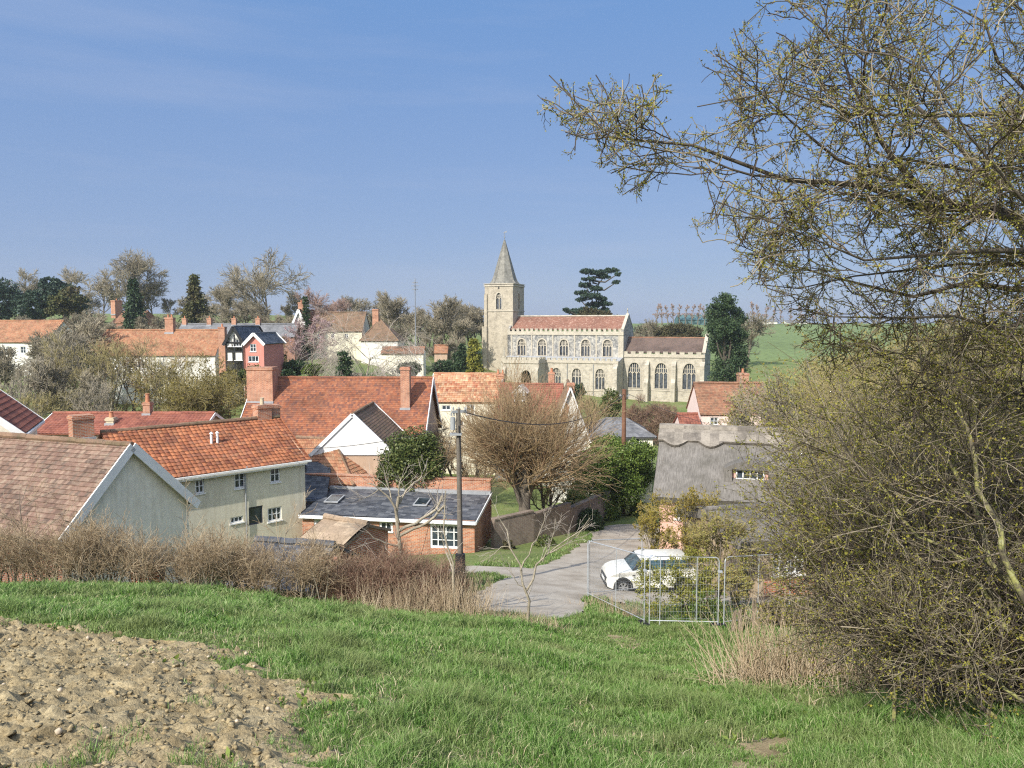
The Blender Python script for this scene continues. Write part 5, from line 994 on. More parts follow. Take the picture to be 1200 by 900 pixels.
# ------------------------------------------------------------------ poles, wires, mast, fence, car
def base_top(px, pb, pt, d): b = W(px, pb, d); return b, W(px, pt, d)
pb, pt = base_top(538, 668, 479, 27.5); gzb = G(pb[0], pb[1]); pole = empty('utility_pole', (pb[0], 27.5, gzb), label='grey wooden utility pole with a transformer near its top before the slate roof', cat='pole'); H = pt[2] - gzb
mb = MB(); mb.tube([(0.06, 0, -0.3), (0.03, 0, H * 0.5), (0, 0, H)], [0.11, 0.095, 0.08], 14); mb.build('post', 'pole_wood', pole, True)
mb = MB(); mb.cyl((-0.19, -0.1), 0.09, 0.09, H - 0.75, H - 0.30, 12); mb.box((-0.30, -0.18, H - 0.95), (0.12, 0.1, H - 0.88)); mb.cyl((-0.24, -0.1), 0.03, 0.03, H - 0.25, H - 0.12, 8); mb.cyl((-0.15, -0.1), 0.03, 0.03, H - 0.25, H - 0.12, 8); mb.build('transformer', 'grey_metal_box', pole, True)
mb = MB(); mb.bar((-0.22, -0.14, H - 0.1), (0.28, 0.1, H - 0.1), 0.07, 0.09)
for q in (-0.18, 0.02, 0.24): mb.cyl((q, 0), 0.035, 0.025, H - 0.05, H + 0.06, 8)
mb.build('insulator_arm', 'grey_metal_box', pole, True); mb = MB(); mb.cyl((0.05, -0.1), 0.20, 0.18, 0.0, 1.3, 12); mb.build('cable_guard', 'black_plastic', pole, True)
mb = MB(); mb.tube([(0.12, -0.1, 1.2), (0.1, -0.1, H * 0.7), (0.02, -0.1, H - 0.6)], 0.018, 6); mb.build('downlead', 'black_plastic', pole)
pb2, pt2 = base_top(730, 600, 456, 57); g2 = G(pb2[0], 57); H2 = pt2[2] - g2; pole2 = empty('utility_pole', (pb2[0], 57, g2), label='reddish-brown telegraph pole rising from the laurel hedge below the chancel', cat='pole')
mb = MB(); mb.tube([(0, 0, -0.3), (0, 0, H2)], [0.19, 0.15], 14); mb.build('post', 'brown_pole_wood', pole2, True); mb = MB()
for q in (-0.16, 0.16): mb.bar((q, -0.1, H2 - 0.5), (q * 2, -0.12, H2 - 0.5), 0.05, 0.05); mb.cyl((q * 2, -0.12), 0.05, 0.03, H2 - 0.5, H2 - 0.35, 8)
mb.build('insulator_bracket', 'grey_metal_box', pole2)
def cable(name, label, p, q, sag, r=0.012):
    pts = [np.array(p) * (1 - t) + np.array(q) * t - np.array([0, 0, 4 * sag * t * (1 - t)]) for t in np.linspace(0, 1, 24)]; mb = MB(); mb.tube(pts, r, 5); return tag(mb.build(name, 'black_plastic'), label, 'cable')
Tp = np.array([pb[0], 27.5, gzb + H - 0.12]); T2 = np.array([pb2[0], 57, g2 + H2 - 0.35])
cable('overhead_cable', 'black cable sagging from the near grey pole to the far brown pole', Tp + [0.2, 0, 0], T2, 1.2, 0.022)
cable('overhead_cable', 'thin cable running from the near grey pole down to the white gable', Tp + [-0.2, 0, -0.55], W(305, 523, 45) , 0.4, 0.013)
cable('overhead_cable', 'cable running from the brown pole off behind the pink cottage', T2 + np.array([0.3, 0, 0]), W(1010, 510, 50), 1.2, 0.016)
cable('overhead_cable', 'cable leaving the brown pole towards the cottage with the white gable', T2, W(640, 520, 60), 0.4, 0.016)
cable('guy_wire', 'taut stay wire slanting from the near grey pole to the ground', Tp, np.array([Tp[0] - 1.6, 26.2, G(Tp[0] - 1.6, 26.2)]), 0.0, 0.008)
# tall guyed mast
mx_ = W(487, 400, 150); zg = G(mx_[0], 150); mh = W(487, 325, 150)[2] - zg; ms_ = empty('radio_mast', (mx_[0], 150, zg), label='tall thin pale mast with short crossbars above the bare trees', cat='mast')
mb = MB(); mb.tube([(0, 0, 0), (0, 0, mh * 0.62), (0, 0, mh * 0.97), (0, 0, mh)], [0.12, 0.10, 0.07, 0.03], 8); mb.build('post', 'mast_steel', ms_)
mb = MB(); 
for q, wd in ((mh * 0.90, 1.5), (mh * 0.94, 1.1), (mh * 0.86, 1.2)): mb.bar((-wd / 2, 0, q), (wd / 2, 0, q), 0.12, 0.14); mb.bar((0, -wd / 2, q), (0, wd / 2, q), 0.1, 0.12)
for k in range(10): a = mh * (0.80 + 0.018 * k); mb.bar((-0.25, 0, a), (0.25, 0, a + 0.25), 0.05, 0.05)
mb.build('antenna_bar', 'mast_steel', ms_)
# temporary fence panels
def fence_panel(label, p, q, bars=(), h=2.0, flip=1):
    p, q = np.array(p), np.array(q); L = float(np.hypot(*(q - p))); z0, z1 = G(*p) + 0.04, G(*q) + 0.04; rz = math.atan2(q[1] - p[1], q[0] - p[0]); o = empty('fence_panel', (p[0], p[1], z0), rz, label=label, cat='fence panel', group='temporary mesh fence panels'); sl = (z1 - z0) / L
    f = lambda x, z: (x, 0, z + sl * x); r = 0.018; mb = MB(); c = 0.12
    mb.tube([f(0.02, 0), f(0.02, h - c), f(0.02 + c * 0.3, h - c * 0.3), f(0.02 + c, h), f(L - 0.02 - c, h), f(L - 0.02 - c * 0.3, h - c * 0.3), f(L - 0.02, h - c), f(L - 0.02, 0)], r, 8); mb.tube([f(0.02, 0.12), f(L - 0.02, 0.12)], r * 0.8, 6)
    for b in bars: mb.tube([f(L * b, 0.0), f(L * b, h)], r * 0.8, 6)
    mb.build('frame', 'steel', o, True); mb = MB(); x = 0.1
    while x < L - 0.06: mb.tube([f(x, 0.12), f(x, h)], 0.0017, 3, False); x += 0.075
    for k in range(9): mb.tube([f(0.02, 0.2 + k * 0.2), f(L - 0.02, 0.2 + k * 0.2)], 0.0017, 3, False)
    mb.build('mesh_infill', 'steel', o); mb = MB(); mb.box((L - 0.05, -0.04, h * 0.78 + sl * L), (L + 0.07, 0.04, h * 0.78 + sl * L + 0.05)); mb.build('clamp', 'steel', o)
    mb = MB(); mb.box((L - 0.22, -0.1, -0.06 + sl * L), (L + 0.2, 0.1, 0.05 + sl * L)); mb.build('foot_block', 'rubber', o); return o
def xy(px, py, d): return tuple(W(px, py, d)[:2])
P0, P1, P2, P3 = xy(688, 705, 26.4), xy(755, 740, 21.5), xy(842, 742, 21.3), xy(925, 735, 22.8)
fence_panel('steel mesh fence panel slanting in front of the white car front wheel', P0, P1, (0.55,)); fence_panel('steel mesh fence panel with two upright bars before the green bush', (P1[0] + 0.12, P1[1]), P2, (0.16, 0.68)); fence_panel('steel mesh fence panel running right into the brambles', (P2[0] + 0.13, P2[1]), P3, (0.5,))
fence_panel('steel mesh fence panel running back between lane and car', (P0[0] + 0.05, P0[1] + 0.1), xy(752, 697, 28.2))
# white hatchback
def make_car():
    # x: nose at 0, tail at 3.7; y: width
    W2 = 0.84; root = empty('parked_car', (0, 0, 0), label='small white hatchback with black wheel arches parked beside the lane', cat='car')
    lo = [(0.02, 0.30), (0.0, 0.52), (0.06, 0.68), (0.20, 0.80), (0.45, 0.885), (0.80, 0.935), (1.10, 0.96), (1.25, 0.965), (3.25, 0.99), (3.58, 0.96), (3.66, 0.80), (3.69, 0.55), (3.66, 0.28)]
    def archpts(cx, r, n=12): return [(cx + r * math.cos(t), 0.30 + r * math.sin(t)) for t in np.linspace(-0.25, PI + 0.25, n)]
    poly = lo + [(3.45, 0.2)] + archpts(3.08, 0.335) + [(2.6, 0.17), (1.15, 0.17)] + archpts(0.64, 0.335) + [(0.22, 0.22)]
    mb = MB(); mb.prism(poly, lambda a, b, d: (a, d, b), -W2, W2); body = weld(mb.build('body', 'car_paint', root, False), 0.10, 5, 40)
    bm = bmesh.new(); bm.from_mesh(body.data)
    for v in bm.verts: k = max(0, (0.55 - v.co.x) / 0.55); k2 = max(0, (v.co.x - 3.25) / 0.45); v.co.y *= 1 - 0.16 * k ** 1.8 - 0.10 * k2 ** 2
    bm.to_mesh(body.data); bm.free(); body.data.polygons.foreach_set('use_smooth', [True] * len(body.data.polygons))
    # greenhouse
    bot = [(1.18, 0.945), (3.40, 0.97)]; zt = 1.335
    def ring(x0, x1, z, hw): return [(x0, -hw, z), (x1, -hw, z), (x1, hw, z), (x0, hw, z)]
    b0 = ring(0.98, 3.50, 0.92, W2 - 0.07); t0_ = ring(1.42, 3.34, zt, W2 - 0.17); mb = MB(); mb.hexa(b0 + t0_); weld(mb.build('windows', 'car_glass', root), 0.03, 2)
    mb = MB(); mb.hexa(ring(1.36, 3.44, zt - 0.004, W2 - 0.15) + ring(1.60, 3.30, zt + 0.08, W2 - 0.26)); ro = weld(mb.build('roof', 'car_paint', root), 0.04, 3); ro.data.polygons.foreach_set('use_smooth', [True] * len(ro.data.polygons))
    for s_ in (-1, 1):
        for (xa, xb) in ((1.03, 1.43), (2.30, 2.30), (3.40, 3.28)): mb = MB(); mb.bar((xa, s_ * (W2 - 0.065), 0.95), (xb, s_ * (W2 - 0.18), zt), 0.06, 0.05, (0, 1, 0)); mb.build('pillar', 'black_plastic', root)
    mb = MB(); mb.box((0.22, -W2 + 0.02, 0.17), (3.5, W2 - 0.02, 0.25)); mb.build('underbody', 'rubber', root)
    for s_ in (-1, 1):
        y = s_ * W2
        for cx in (0.64, 3.08):
            mb = MB(); n = 18; pr = [(cx + r_ * math.cos(t), 0.30 + r_ * math.sin(t)) for r_ in (0.335, 0.395) for t in np.linspace(-0.2, PI + 0.2, n)]
            for k in range(n - 1):
                a, b, c, d = pr[k], pr[k + 1], pr[n + k + 1], pr[n + k]; yo = y + s_ * 0.012; mb.face([(a[0], yo, a[1]), (b[0], yo, b[1]), (c[0], yo, c[1]), (d[0], yo, d[1])]); mb.face([(d[0], yo, d[1]), (c[0], yo, c[1]), (c[0], y - s_ * 0.1, c[1]), (d[0], y - s_ * 0.1, d[1])]); mb.face([(a[0], yo, a[1]), (b[0], yo, b[1]), (b[0], y - s_ * 0.25, b[1]), (a[0], y - s_ * 0.25, a[1])])
            mb.build('wheel_arch', 'black_plastic', root)
            wh = empty('wheel', (cx, s_ * (W2 - 0.09), 0.295)); wh.parent = root; prof = [(0.19, -0.09), (0.27, -0.095), (0.295, -0.06), (0.298, 0.0), (0.295, 0.06), (0.27, 0.095), (0.19, 0.09)]; mb = MB(); n = 28
            for k in range(n):
                t1_, t2_ = 2 * PI * k / n, 2 * PI * (k + 1) / n
                for (ra, ya), (rb2, yb) in zip(prof[:-1], prof[1:]): mb.face([(ra * math.cos(t1_), ya, ra * math.sin(t1_)), (ra * math.cos(t2_), ya, ra * math.sin(t2_)), (rb2 * math.cos(t2_), yb, rb2 * math.sin(t2_)), (rb2 * math.cos(t1_), yb, rb2 * math.sin(t1_))])
            mb.build('tyre', 'rubber', wh, True); mb = MB(); yo = s_ * 0.07
            mb.tube([(0, yo * 0.2, 0), (0, yo * 1.1, 0)], 0.055, 14)
            for k in range(6): a = 2 * PI * k / 6; mb.bar((0.03 * math.cos(a), yo, 0.03 * math.sin(a)), (0.19 * math.cos(a), yo * 1.15, 0.19 * math.sin(a)), 0.055, 0.03, (0, 1, 0))
            for k in range(n):
                t1_, t2_ = 2 * PI * k / n, 2 * PI * (k + 1) / n
                mb.face([(0.172 * math.cos(t1_), yo * 1.25, 0.172 * math.sin(t1_)), (0.172 * math.cos(t2_), yo * 1.25, 0.172 * math.sin(t2_)), (0.20 * math.cos(t2_), yo * 1.32, 0.20 * math.sin(t2_)), (0.20 * math.cos(t1_), yo * 1.32, 0.20 * math.sin(t1_))])
            mb.build('rim', 'alloy', wh); mb = MB(); mb.tube([(0, -0.02 * s_, 0), (0, 0.0, 0)], 0.185, 20); mb.build('hub_disc', 'black_plastic', wh)
        mb = MB(); mb.box((1.02, y - 0.004, 0.155), (2.72, y + s_ * 0.012, 0.26)); mb.build('sill_trim', 'black_plastic', root)
        mb = MB()
        for xx in (1.30, 2.46): mb.box((xx - 0.004, y - 0.003, 0.30), (xx + 0.004, y + s_ * 0.0035, 0.93))
        mb.build('door_seam', 'black_plastic', root); mb = MB(); mb.box((2.2, y, 0.80), (2.36, y + s_ * 0.03, 0.835)); mb.build('door_handle', 'alloy', root)
        mb = MB(); mb.box((1.0, y, 0.75), (1.12, y + s_ * 0.008, 0.80)); mb.build('indicator', 'black_plastic', root)
        bm = bmesh.new(); bmesh.ops.create_uvsphere(bm, u_segments=16, v_segments=10, radius=1); bmesh.ops.scale(bm, vec=(0.13, 0.075, 0.115), verts=bm.verts); me = bpy.data.meshes.new('headlight'); bm.to_mesh(me); bm.free(); me.materials.append(M['lamp_glass']); o = link('headlight', me, root, (0.235, s_ * 0.635, 0.70)); o.rotation_euler = (0, R(-38), s_ * R(20))
        bm = bmesh.new(); bmesh.ops.create_uvsphere(bm, u_segments=12, v_segments=8, radius=1); bmesh.ops.scale(bm, vec=(0.09, 0.11, 0.075), verts=bm.verts); me = bpy.data.meshes.new('mirror'); bm.to_mesh(me); bm.free(); me.materials.append(M['car_paint']); link('wing_mirror', me, root, (1.24, s_ * (W2 + 0.06), 0.98))
    mb = MB(); mb.box((-0.012, -0.50, 0.47), (0.07, 0.50, 0.62)); mb.box((-0.02, -0.62, 0.27), (0.1, 0.62, 0.40)); mb.build('grille', 'black_plastic', root)
    mb = MB(); mb.box((-0.03, -0.26, 0.42), (-0.014, 0.26, 0.53)); mb.build('number_plate', 'white_paint', root)
    return root
car = make_car(); cp = W(729, 692, 28.4); car.rotation_euler = (0, 0, R(4)); car.scale = (0.95, 0.95, 0.95); fx = 0.61
car.location = (cp[0] - fx * math.cos(R(4)) , cp[1] - fx * math.sin(R(4)) + 0.84, G(cp[0] + 1.2, cp[1] + 0.84) + 0.02)
# ------------------------------------------------------------------ trees and plants
def bare_tree_parts(seed, H, spread=0.45, trunk_r=None, trunk_h=0.25, limbs=7, up=0.05, n2=6, n3=7, n4=6, twig_r=0.012, twig='twig_far', bark='bark_grey', multi=1, name='tree', loc=(0, 0, 0), leaf=None, leafn=0, leafs=0.1, lang=(38, 14), fine=True, **tagk):
    g = rng(seed); root = empty(name, loc, 0, **tagk); tr = trunk_r or H * 0.022
    base = np.zeros((multi, 3)); base[:, :2] = g.normal(size=(multi, 2)) * (0.04 * H if multi > 1 else 0)
    dr = g.normal(size=(multi, 3)) * (0.22 if multi > 1 else 0.04) + [0, 0, 1.0]
    P0, R0 = stems(g, base - [0, 0, 0.2], dr, H * g.uniform(0.72, 0.86, multi), tr, 9, 0.07, (0, 0, 0.05), 0.18)
    P1, R1 = spawn(g, P0, R0, limbs, H * spread * 1.15, (48, 12), 6, 0.13, (0, 0, up), 0.6, trunk_h, 0.95, 0.3, twig_r * 1.3, 0.45)
    P2, R2 = spawn(g, np.concatenate([P1]), R1, n2, H * spread * 0.62, lang, 5, 0.16, (0, 0, up), 0.6, 0.2, 1, 0.35, twig_r, 0.4)
    P3, R3 = spawn(g, P2, R2, n3, H * spread * 0.33, (36, 14), 4, 0.16, (0, 0, up * 0.8), 0.6, 0.15, 1, 0.5, twig_r * 0.8, 0.35)
    tv = tubes([P0, P1], [R0, R1], [8, 5]); o = meshpart('trunk', [tv], bark, root)
    Ps, Rs = [P2, P3], [R2, R3]
    if fine and n4:
        P4, R4 = spawn(g, P3, R3, n4, H * spread * 0.17, (34, 14), 3, 0.15, (0, 0, up * 0.5), 0.7, 0.1, 1, 0.6, twig_r * 0.6, 0.2); Ps.append(P4); Rs.append(R4)
    cr = meshpart('crown', [tubes(Ps, Rs, [4, 3, 3])], twig, root)
    if leaf: pos, d = along(g, Ps[-1], leafn); meshpart('buds', [leafcards(g, pos, leafs)], leaf, root, False)
    return root
def bare_at(px, d, pytop, **k):
    loc, H = put(px, d, pytop); return bare_tree_parts(H=H, loc=loc, **k)
def leafy(name, label, cat, loc, clumps, mat, size=0.3, per=260, seed=1, lt=0.55, trunk=None, bark='bark_dark', aspect=0.6, group=None, stick=True):
    """clumps: (x, y, z, rx, ry, rz) relative to loc"""
    g = rng(seed); root = empty(name, loc, 0, label=label, cat=cat, group=group); parts = []
    for c in clumps:
        n = int(per / 500 * (c[3] * c[4] + c[3] * c[5] + c[4] * c[5]) / 3 / (size * size) * 95) + 40
        q = clumpy(g, c[:3], c[3:], max(5, n // 26), 26, min(c[3:]) * 0.34, 0.8); parts.append(leafcards(g, q, size, aspect))
    meshpart('crown', parts, mat, root, False)
    if stick:
        zs = max(c[2] for c in clumps); tr = trunk or zs * 0.03; P, r = stems(g, [[0, 0, -0.2]], [[0, 0, 1]], zs * 0.9, tr, 7, 0.04, taper=0.25); Ps, Rs = [P], [r]
        tg = np.array([c[:3] for c in clumps]); st = np.array([[0, 0, max(0.3, c[2] * lt)] for c in clumps]); L = np.stack([st, st * 0.5 + tg * 0.5 + [0, 0, -0.05 * zs], tg], 1); Ps.append(L); Rs.append(np.tile([tr * 0.5, tr * 0.35, tr * 0.2], (len(tg), 1)))
        meshpart('trunk', [tubes(Ps, Rs, [7, 5])], bark, root)
    return root
def conifer(name, label, px, d, pytop, wpx, mat, seed, size=0.3, tiers=26, droop=-0.25, pw=0.8, pb=None, base=0.05, group=None, n=90):
    loc, H = put(px, d, pytop); R_ = wpx / 2 * d / F; g = rng(seed); root = empty(name, loc, 0, label=label, cat='tree', group=group)
    P, r = stems(g, [[0, 0, -0.2]], [[0, 0, 1]], H * 0.98, H * 0.02, 8, 0.01, taper=0.1); B, D_ = [], []
    for k in range(tiers):
        t = base + (1 - base) * k / tiers; rr = R_ * (1 - t) ** pw * g.uniform(0.8, 1.15); m = max(5, int(11 * (1 - t) + 4)); a = g.uniform(0, 2 * PI, m); e = rr * g.uniform(0.75, 1.1, m)
        st = np.stack([0 * a, 0 * a, 0 * a + H * t], -1); md = st + np.stack([np.cos(a) * e * 0.55, np.sin(a) * e * 0.55, e * 0.10], -1); en = st + np.stack([np.cos(a) * e, np.sin(a) * e, e * droop], -1); B.append(np.stack([st, md, en], 1))
    B = np.concatenate(B); meshpart('trunk', [tubes([P, B], [r, np.full(B.shape[:2], H * 0.003)], [7, 3])], 'bark_dark', root)
    pos, dd = along(g, B, len(B) * n // 2, 0.12); ln = np.linalg.norm(pos[:, :2], axis=1, keepdims=True); pos = pos + g.normal(size=pos.shape) * (0.06 * R_ + 0.03) * [1, 1, 0.6]; dd = dd / (np.linalg.norm(dd, axis=1, keepdims=True) + 1e-9)
    meshpart('crown', [leafcards(g, pos, size, 0.45, dd * 0.7 + [0, 0, -0.25], 0.6)], mat, root, False); return root

def rel(loc, px, py, d, rx, rz, ry=None):         # a clump seen at a pixel, relative to the tree's foot; radii in pixels
    p = W(px, py, d); k = d / F; return (p[0] - loc[0], p[1] - loc[1], p[2] - loc[2], rx * k, (ry or rx) * k, rz * k)
# --- evergreens
for lab, px, d, ctr, cl, mt in (
    ('spreading dark cedar cut by the left picture edge on the skyline', -4, 172, 335, [(-6, 338, 24, 12), (4, 352, 22, 12), (-2, 366, 20, 10), (14, 345, 10, 7)], 'leaf_blue'),
    ('broad layered blue-green cedar on the left skyline', 52, 168, 318, [(50, 350, 24, 9), (44, 362, 24, 10), (36, 372, 16, 8), (66, 336, 18, 6), (72, 346, 24, 6), (86, 353, 16, 5), (58, 330, 12, 5), (30, 352, 12, 6), (95, 362, 10, 5)], 'leaf_blue'),
    ('dark olive cedar with brownish lower boughs beside the blue-green cedar', 80, 160, 330, [(80, 350, 18, 9), (74, 362, 20, 8), (88, 366, 12, 7), (70, 352, 14, 6), (84, 340, 10, 5)], 'leaf_olive')):
    x = W(px, 370, d)[0]; loc = Vector((x, d, G(x, d))); leafy('cedar', lab, 'tree', loc, [rel(loc, a, b, d + (i % 3 - 1) * 1.5, c, e) for i, (a, b, c, e) in enumerate(cl)], mt, 0.5, 380, seed=px + 40)
conifer('conifer', 'dense dark green conical conifer behind the small brick house', 156, 150, 326, 38, 'leaf_dark', 3, 0.5, 30, -0.35, 0.66, n=110)
conifer('spruce', 'tall ragged brownish-green spruce left of the spreading bare oak', 228, 152, 321, 50, 'leaf_olive', 4, 0.5, 26, -0.12, 0.8, n=110)
conifer('cypress', 'slim dark columnar conifer beside the white gable chimney', 358, 131, 346, 11, 'leaf_dark', 5, 0.3, 22, 0.3, 0.3, n=90)
conifer('holly', 'dark conical evergreen in the garden above the big red roof', 403, 88, 409, 36, 'leaf_dark', 6, 0.26, 16, -0.1, 0.45, n=190)
conifer('cypress', 'dark pointed conifer just left of the golden conifer', 541, 120, 402, 20, 'leaf_dark', 7, 0.35, 20, 0.1, 0.5, n=120)
conifer('golden_cypress', 'golden-green conical conifer against the church tower foot', 556, 119, 396, 25, 'leaf_yellow', 8, 0.35, 22, 0.1, 0.42, n=160)
conifer('cypress', 'small dark conifer between the bare trees left of the tower', 534, 124, 412, 14, 'leaf_dark', 9, 0.3, 14, 0.1, 0.5, n=100)
conifer('cypress', 'small dark green clipped conifer beside the white magnolia', 331, 112, 415, 16, 'leaf_dark', 10, 0.25, 12, 0.1, 0.3, n=110) 
d = 185; x = W(694, 380, d)[0]; loc = Vector((x, d, G(x, d)))
leafy('cedar', 'tall flat-topped cedar rising behind the nave roof', 'tree', loc, [rel(loc, a, b, d + ((i * 7) % 5 - 2) * 0.9, c, e) for i, (a, b, c, e) in enumerate([(688, 318, 8, 2.4), (700, 319, 10, 2.6), (716, 317, 9, 2.4), (724, 321, 5, 2), (708, 324, 8, 2), (690, 327, 8, 2), (722, 331, 5, 2), (686, 334, 9, 2.6), (698, 338, 9, 2.4), (681, 343, 8, 2.6), (694, 347, 12, 3), (706, 350, 6, 3), (680, 351, 6, 2.2), (710, 356, 7, 2.4), (697, 357, 11, 3), (690, 364, 13, 3.4), (708, 364, 8, 3), (672, 365, 9, 2.6), (664, 363, 4, 2), (684, 369, 14, 3), (704, 370, 10, 3)])], 'leaf_blue', 0.38, 620, seed=77, trunk=0.5, lt=0.93)
x = W(795, 390, 172)[0]; loc = Vector((x, 172, G(x, 172))); leafy('yew', 'wide low olive-brown yew behind the chancel roof', 'tree', loc, [rel(loc, a, b, 172, c, e) for a, b, c, e in ((795, 388, 20, 9), (778, 391, 12, 7), (812, 390, 12, 8), (795, 396, 26, 8))], 'leaf_brownish', 0.4, 420, seed=9)
x = W(699, 372, 176)[0]; loc = Vector((x, 176, G(x, 176))); leafy('yew', 'rounded brown-green yew top showing above the nave ridge under the cedar', 'tree', loc, [rel(loc, a, b, 176, c, e) for a, b, c, e in ((698, 370, 20, 6), (690, 366, 10, 6), (712, 372, 14, 5))], 'leaf_brownish', 0.4, 420, seed=10)
d = 133; x = W(850, 400, d)[0]; loc = Vector((x, d, G(x, d))); leafy('holm_oak', 'tall dark evergreen oak standing right of the chancel east end', 'tree', loc, [rel(loc, a, b, d + (i % 3) * 1.2, c, e) for i, (a, b, c, e) in enumerate([(848, 356, 13, 12), (840, 368, 14, 12), (860, 372, 14, 12), (847, 385, 20, 14), (862, 392, 13, 13), (852, 405, 20, 15), (866, 418, 10, 14), (856, 430, 20, 17), (850, 446, 18, 12), (835, 380, 8, 9)])], 'leaf_dark', 0.34, 460, seed=12, trunk=0.4)
for lab, px, py, rx, rz, d, mt, sz in (('ivy-clad dark evergreen bush in front of the brown roof wing', 484, 535, 42, 36, 47, 'leaf_ivy', 0.16), ('dark round bush in the churchyard below the aisle', 677, 456, 9, 8, 138, 'leaf_dark', 0.25),
    ('dark green laurel beside the brown pole below the chancel', 716, 470, 13, 16, 100, 'leaf_ivy', 0.22), ('clipped dark hedge block above the big red roof', 345, 428, 20, 7, 100, 'leaf_dark', 0.22), ('second clipped evergreen block below the magnolia', 368, 431, 14, 6, 98, 'leaf_laurel', 0.22),
    ('small rounded box bush just above the red ridge', 338, 437, 9, 5, 80, 'leaf_dark', 0.18), ('dark ivy mass closing the lane beyond the car', 752, 606, 20, 18, 56, 'leaf_ivy', 0.16), ('dark laurel bush shading the far end of the garden wall', 690, 610, 20, 16, 49, 'leaf_dark', 0.15), ('low dark shrub before the garden wall', 640, 640, 16, 8, 43, 'leaf_ivy', 0.13), ('low brownish shrub at the near end of the garden wall', 596, 646, 12, 7, 42, 'leaf_brownish', 0.13),
    ('dark hedge at the foot of the deep pink house', 298, 437, 20, 9, 86, 'leaf_ivy', 0.2), ('small olive shrub below the timbered house', 268, 440, 12, 9, 84, 'leaf_olive', 0.2),
    ('green shrub below the drooping pale tree', 480, 430, 16, 7, 112, 'leaf_dark', 0.24), ('dark evergreen bush below the small brick hut', 520, 428, 16, 7, 116, 'leaf_dark', 0.24)):
    x = W(px, py, d)[0]; loc = Vector((x, d, G(x, d))); z = W(px, py, d)[2] - loc.z; k = d / F
    leafy('evergreen_bush', lab, 'bush', loc, [(0, 0, z, rx * k * 0.8, rx * k * 0.7, rz * k * 0.85), (rx * k * 0.35, -0.3, z + rz * k * 0.35, rx * k * 0.3, rx * k * 0.3, rz * k * 0.35), (-rx * k * 0.7, -0.2, z - rz * k * 0.7, rx * k * 0.35, rx * k * 0.3, rz * k * 0.4), (-rx * k * 0.45, 0.2, z - rz * k * 0.4, rx * k * 0.5, rx * k * 0.5, rz * k * 0.6), (rx * k * 0.45, -0.2, z - rz * k * 0.35, rx * k * 0.5, rx * k * 0.5, rz * k * 0.6), (0, 0, max(0.3, z - rz * k), rx * k * 0.6, rx * k * 0.5, rz * k * 0.7)], mt, sz, 560, seed=px)
# laurel bank beside the lane
d = 55; x = W(715, 560, d)[0]; loc = Vector((x, d, G(x, d)))
leafy('laurel_bank', 'large mass of bright green laurel overhanging the lane and garden wall', 'bush', loc, [rel(loc, a, b, dd, c, e) for a, b, c, e, dd in ((700, 545, 26, 20, 54), (735, 535, 28, 18, 57), (715, 525, 24, 14, 60), (690, 575, 22, 22, 53), (728, 572, 26, 24, 56), (750, 555, 18, 22, 60), (675, 590, 16, 18, 51), (705, 600, 20, 14, 54), (755, 530, 14, 12, 60), (680, 548, 16, 14, 56))], 'leaf_laurel', 0.17, 560, seed=31)
# --- skyline bare trees
k = dict(cat='tree', name='bare_tree', twig_r=0.055)
bare_at(315, 168, 308, seed=21, label='big bare oak with a wide domed crown on the left skyline', spread=0.52, limbs=11, n2=7, n3=7, n4=5, trunk_h=0.3, up=0.03, **k)
bare_at(150, 190, 302, seed=22, label='tall rounded bare tree behind the dark conical conifer', spread=0.44, limbs=14, n2=7, n3=8, n4=5, up=0.06, **k)
bare_at(118, 195, 322, seed=23, label='bare tree between the cedars and the tall rounded bare tree', spread=0.42, limbs=10, up=0.06, n4=5, **k)
bare_at(178, 195, 330, seed=24, label='bare tree just right of the dark conical conifer', spread=0.42, limbs=9, up=0.06, n4=5, **k)
bare_at(72, 200, 305, seed=25, label='bare treetop rising behind the blue-green cedar', spread=0.34, limbs=9, up=0.06, n4=5, **k)
bare_at(22, 200, 315, seed=26, label='bare treetop behind the left edge cedar', spread=0.36, limbs=9, up=0.06, n4=5, **k)
bare_at(383, 140, 338, seed=27, label='bare birch with pinkish twigs in front of the cream farmhouse', spread=0.33, limbs=16, n4=5, cat='tree', name='birch_tree', twig='twig_pinkish', bark='bark_birch', twig_r=0.03, up=0.04)
bare_at(400, 150, 350, seed=28, label='second pinkish bare birch behind the farmhouse roof', spread=0.36, limbs=12, n4=5, cat='tree', name='birch_tree', twig='twig_pinkish', bark='bark_birch', twig_r=0.03, up=0.04)
protos = [bare_at(470, 165, 340, seed=31, label='bare ash with steep limbs left of the tall mast', spread=0.30, limbs=12, n2=5, n3=6, n4=4, up=0.10, group='bare trees behind the village', **k),
          bare_at(515, 160, 352, seed=32, label='bare tree right of the tall mast', spread=0.34, limbs=13, n2=6, n3=6, n4=4, up=0.08, group='bare trees behind the village', **k),
          bare_at(258, 175, 330, seed=33, label='slender bare tree between the spruce and the big oak', spread=0.28, limbs=14, n2=5, n3=6, n4=4, up=0.10, group='bare trees behind the village', **k)]
hp = [W(470, 340, 165)[2] - protos[0].location.z, W(515, 352, 160)[2] - protos[1].location.z, W(258, 330, 175)[2] - protos[2].location.z]
g = rng(99)
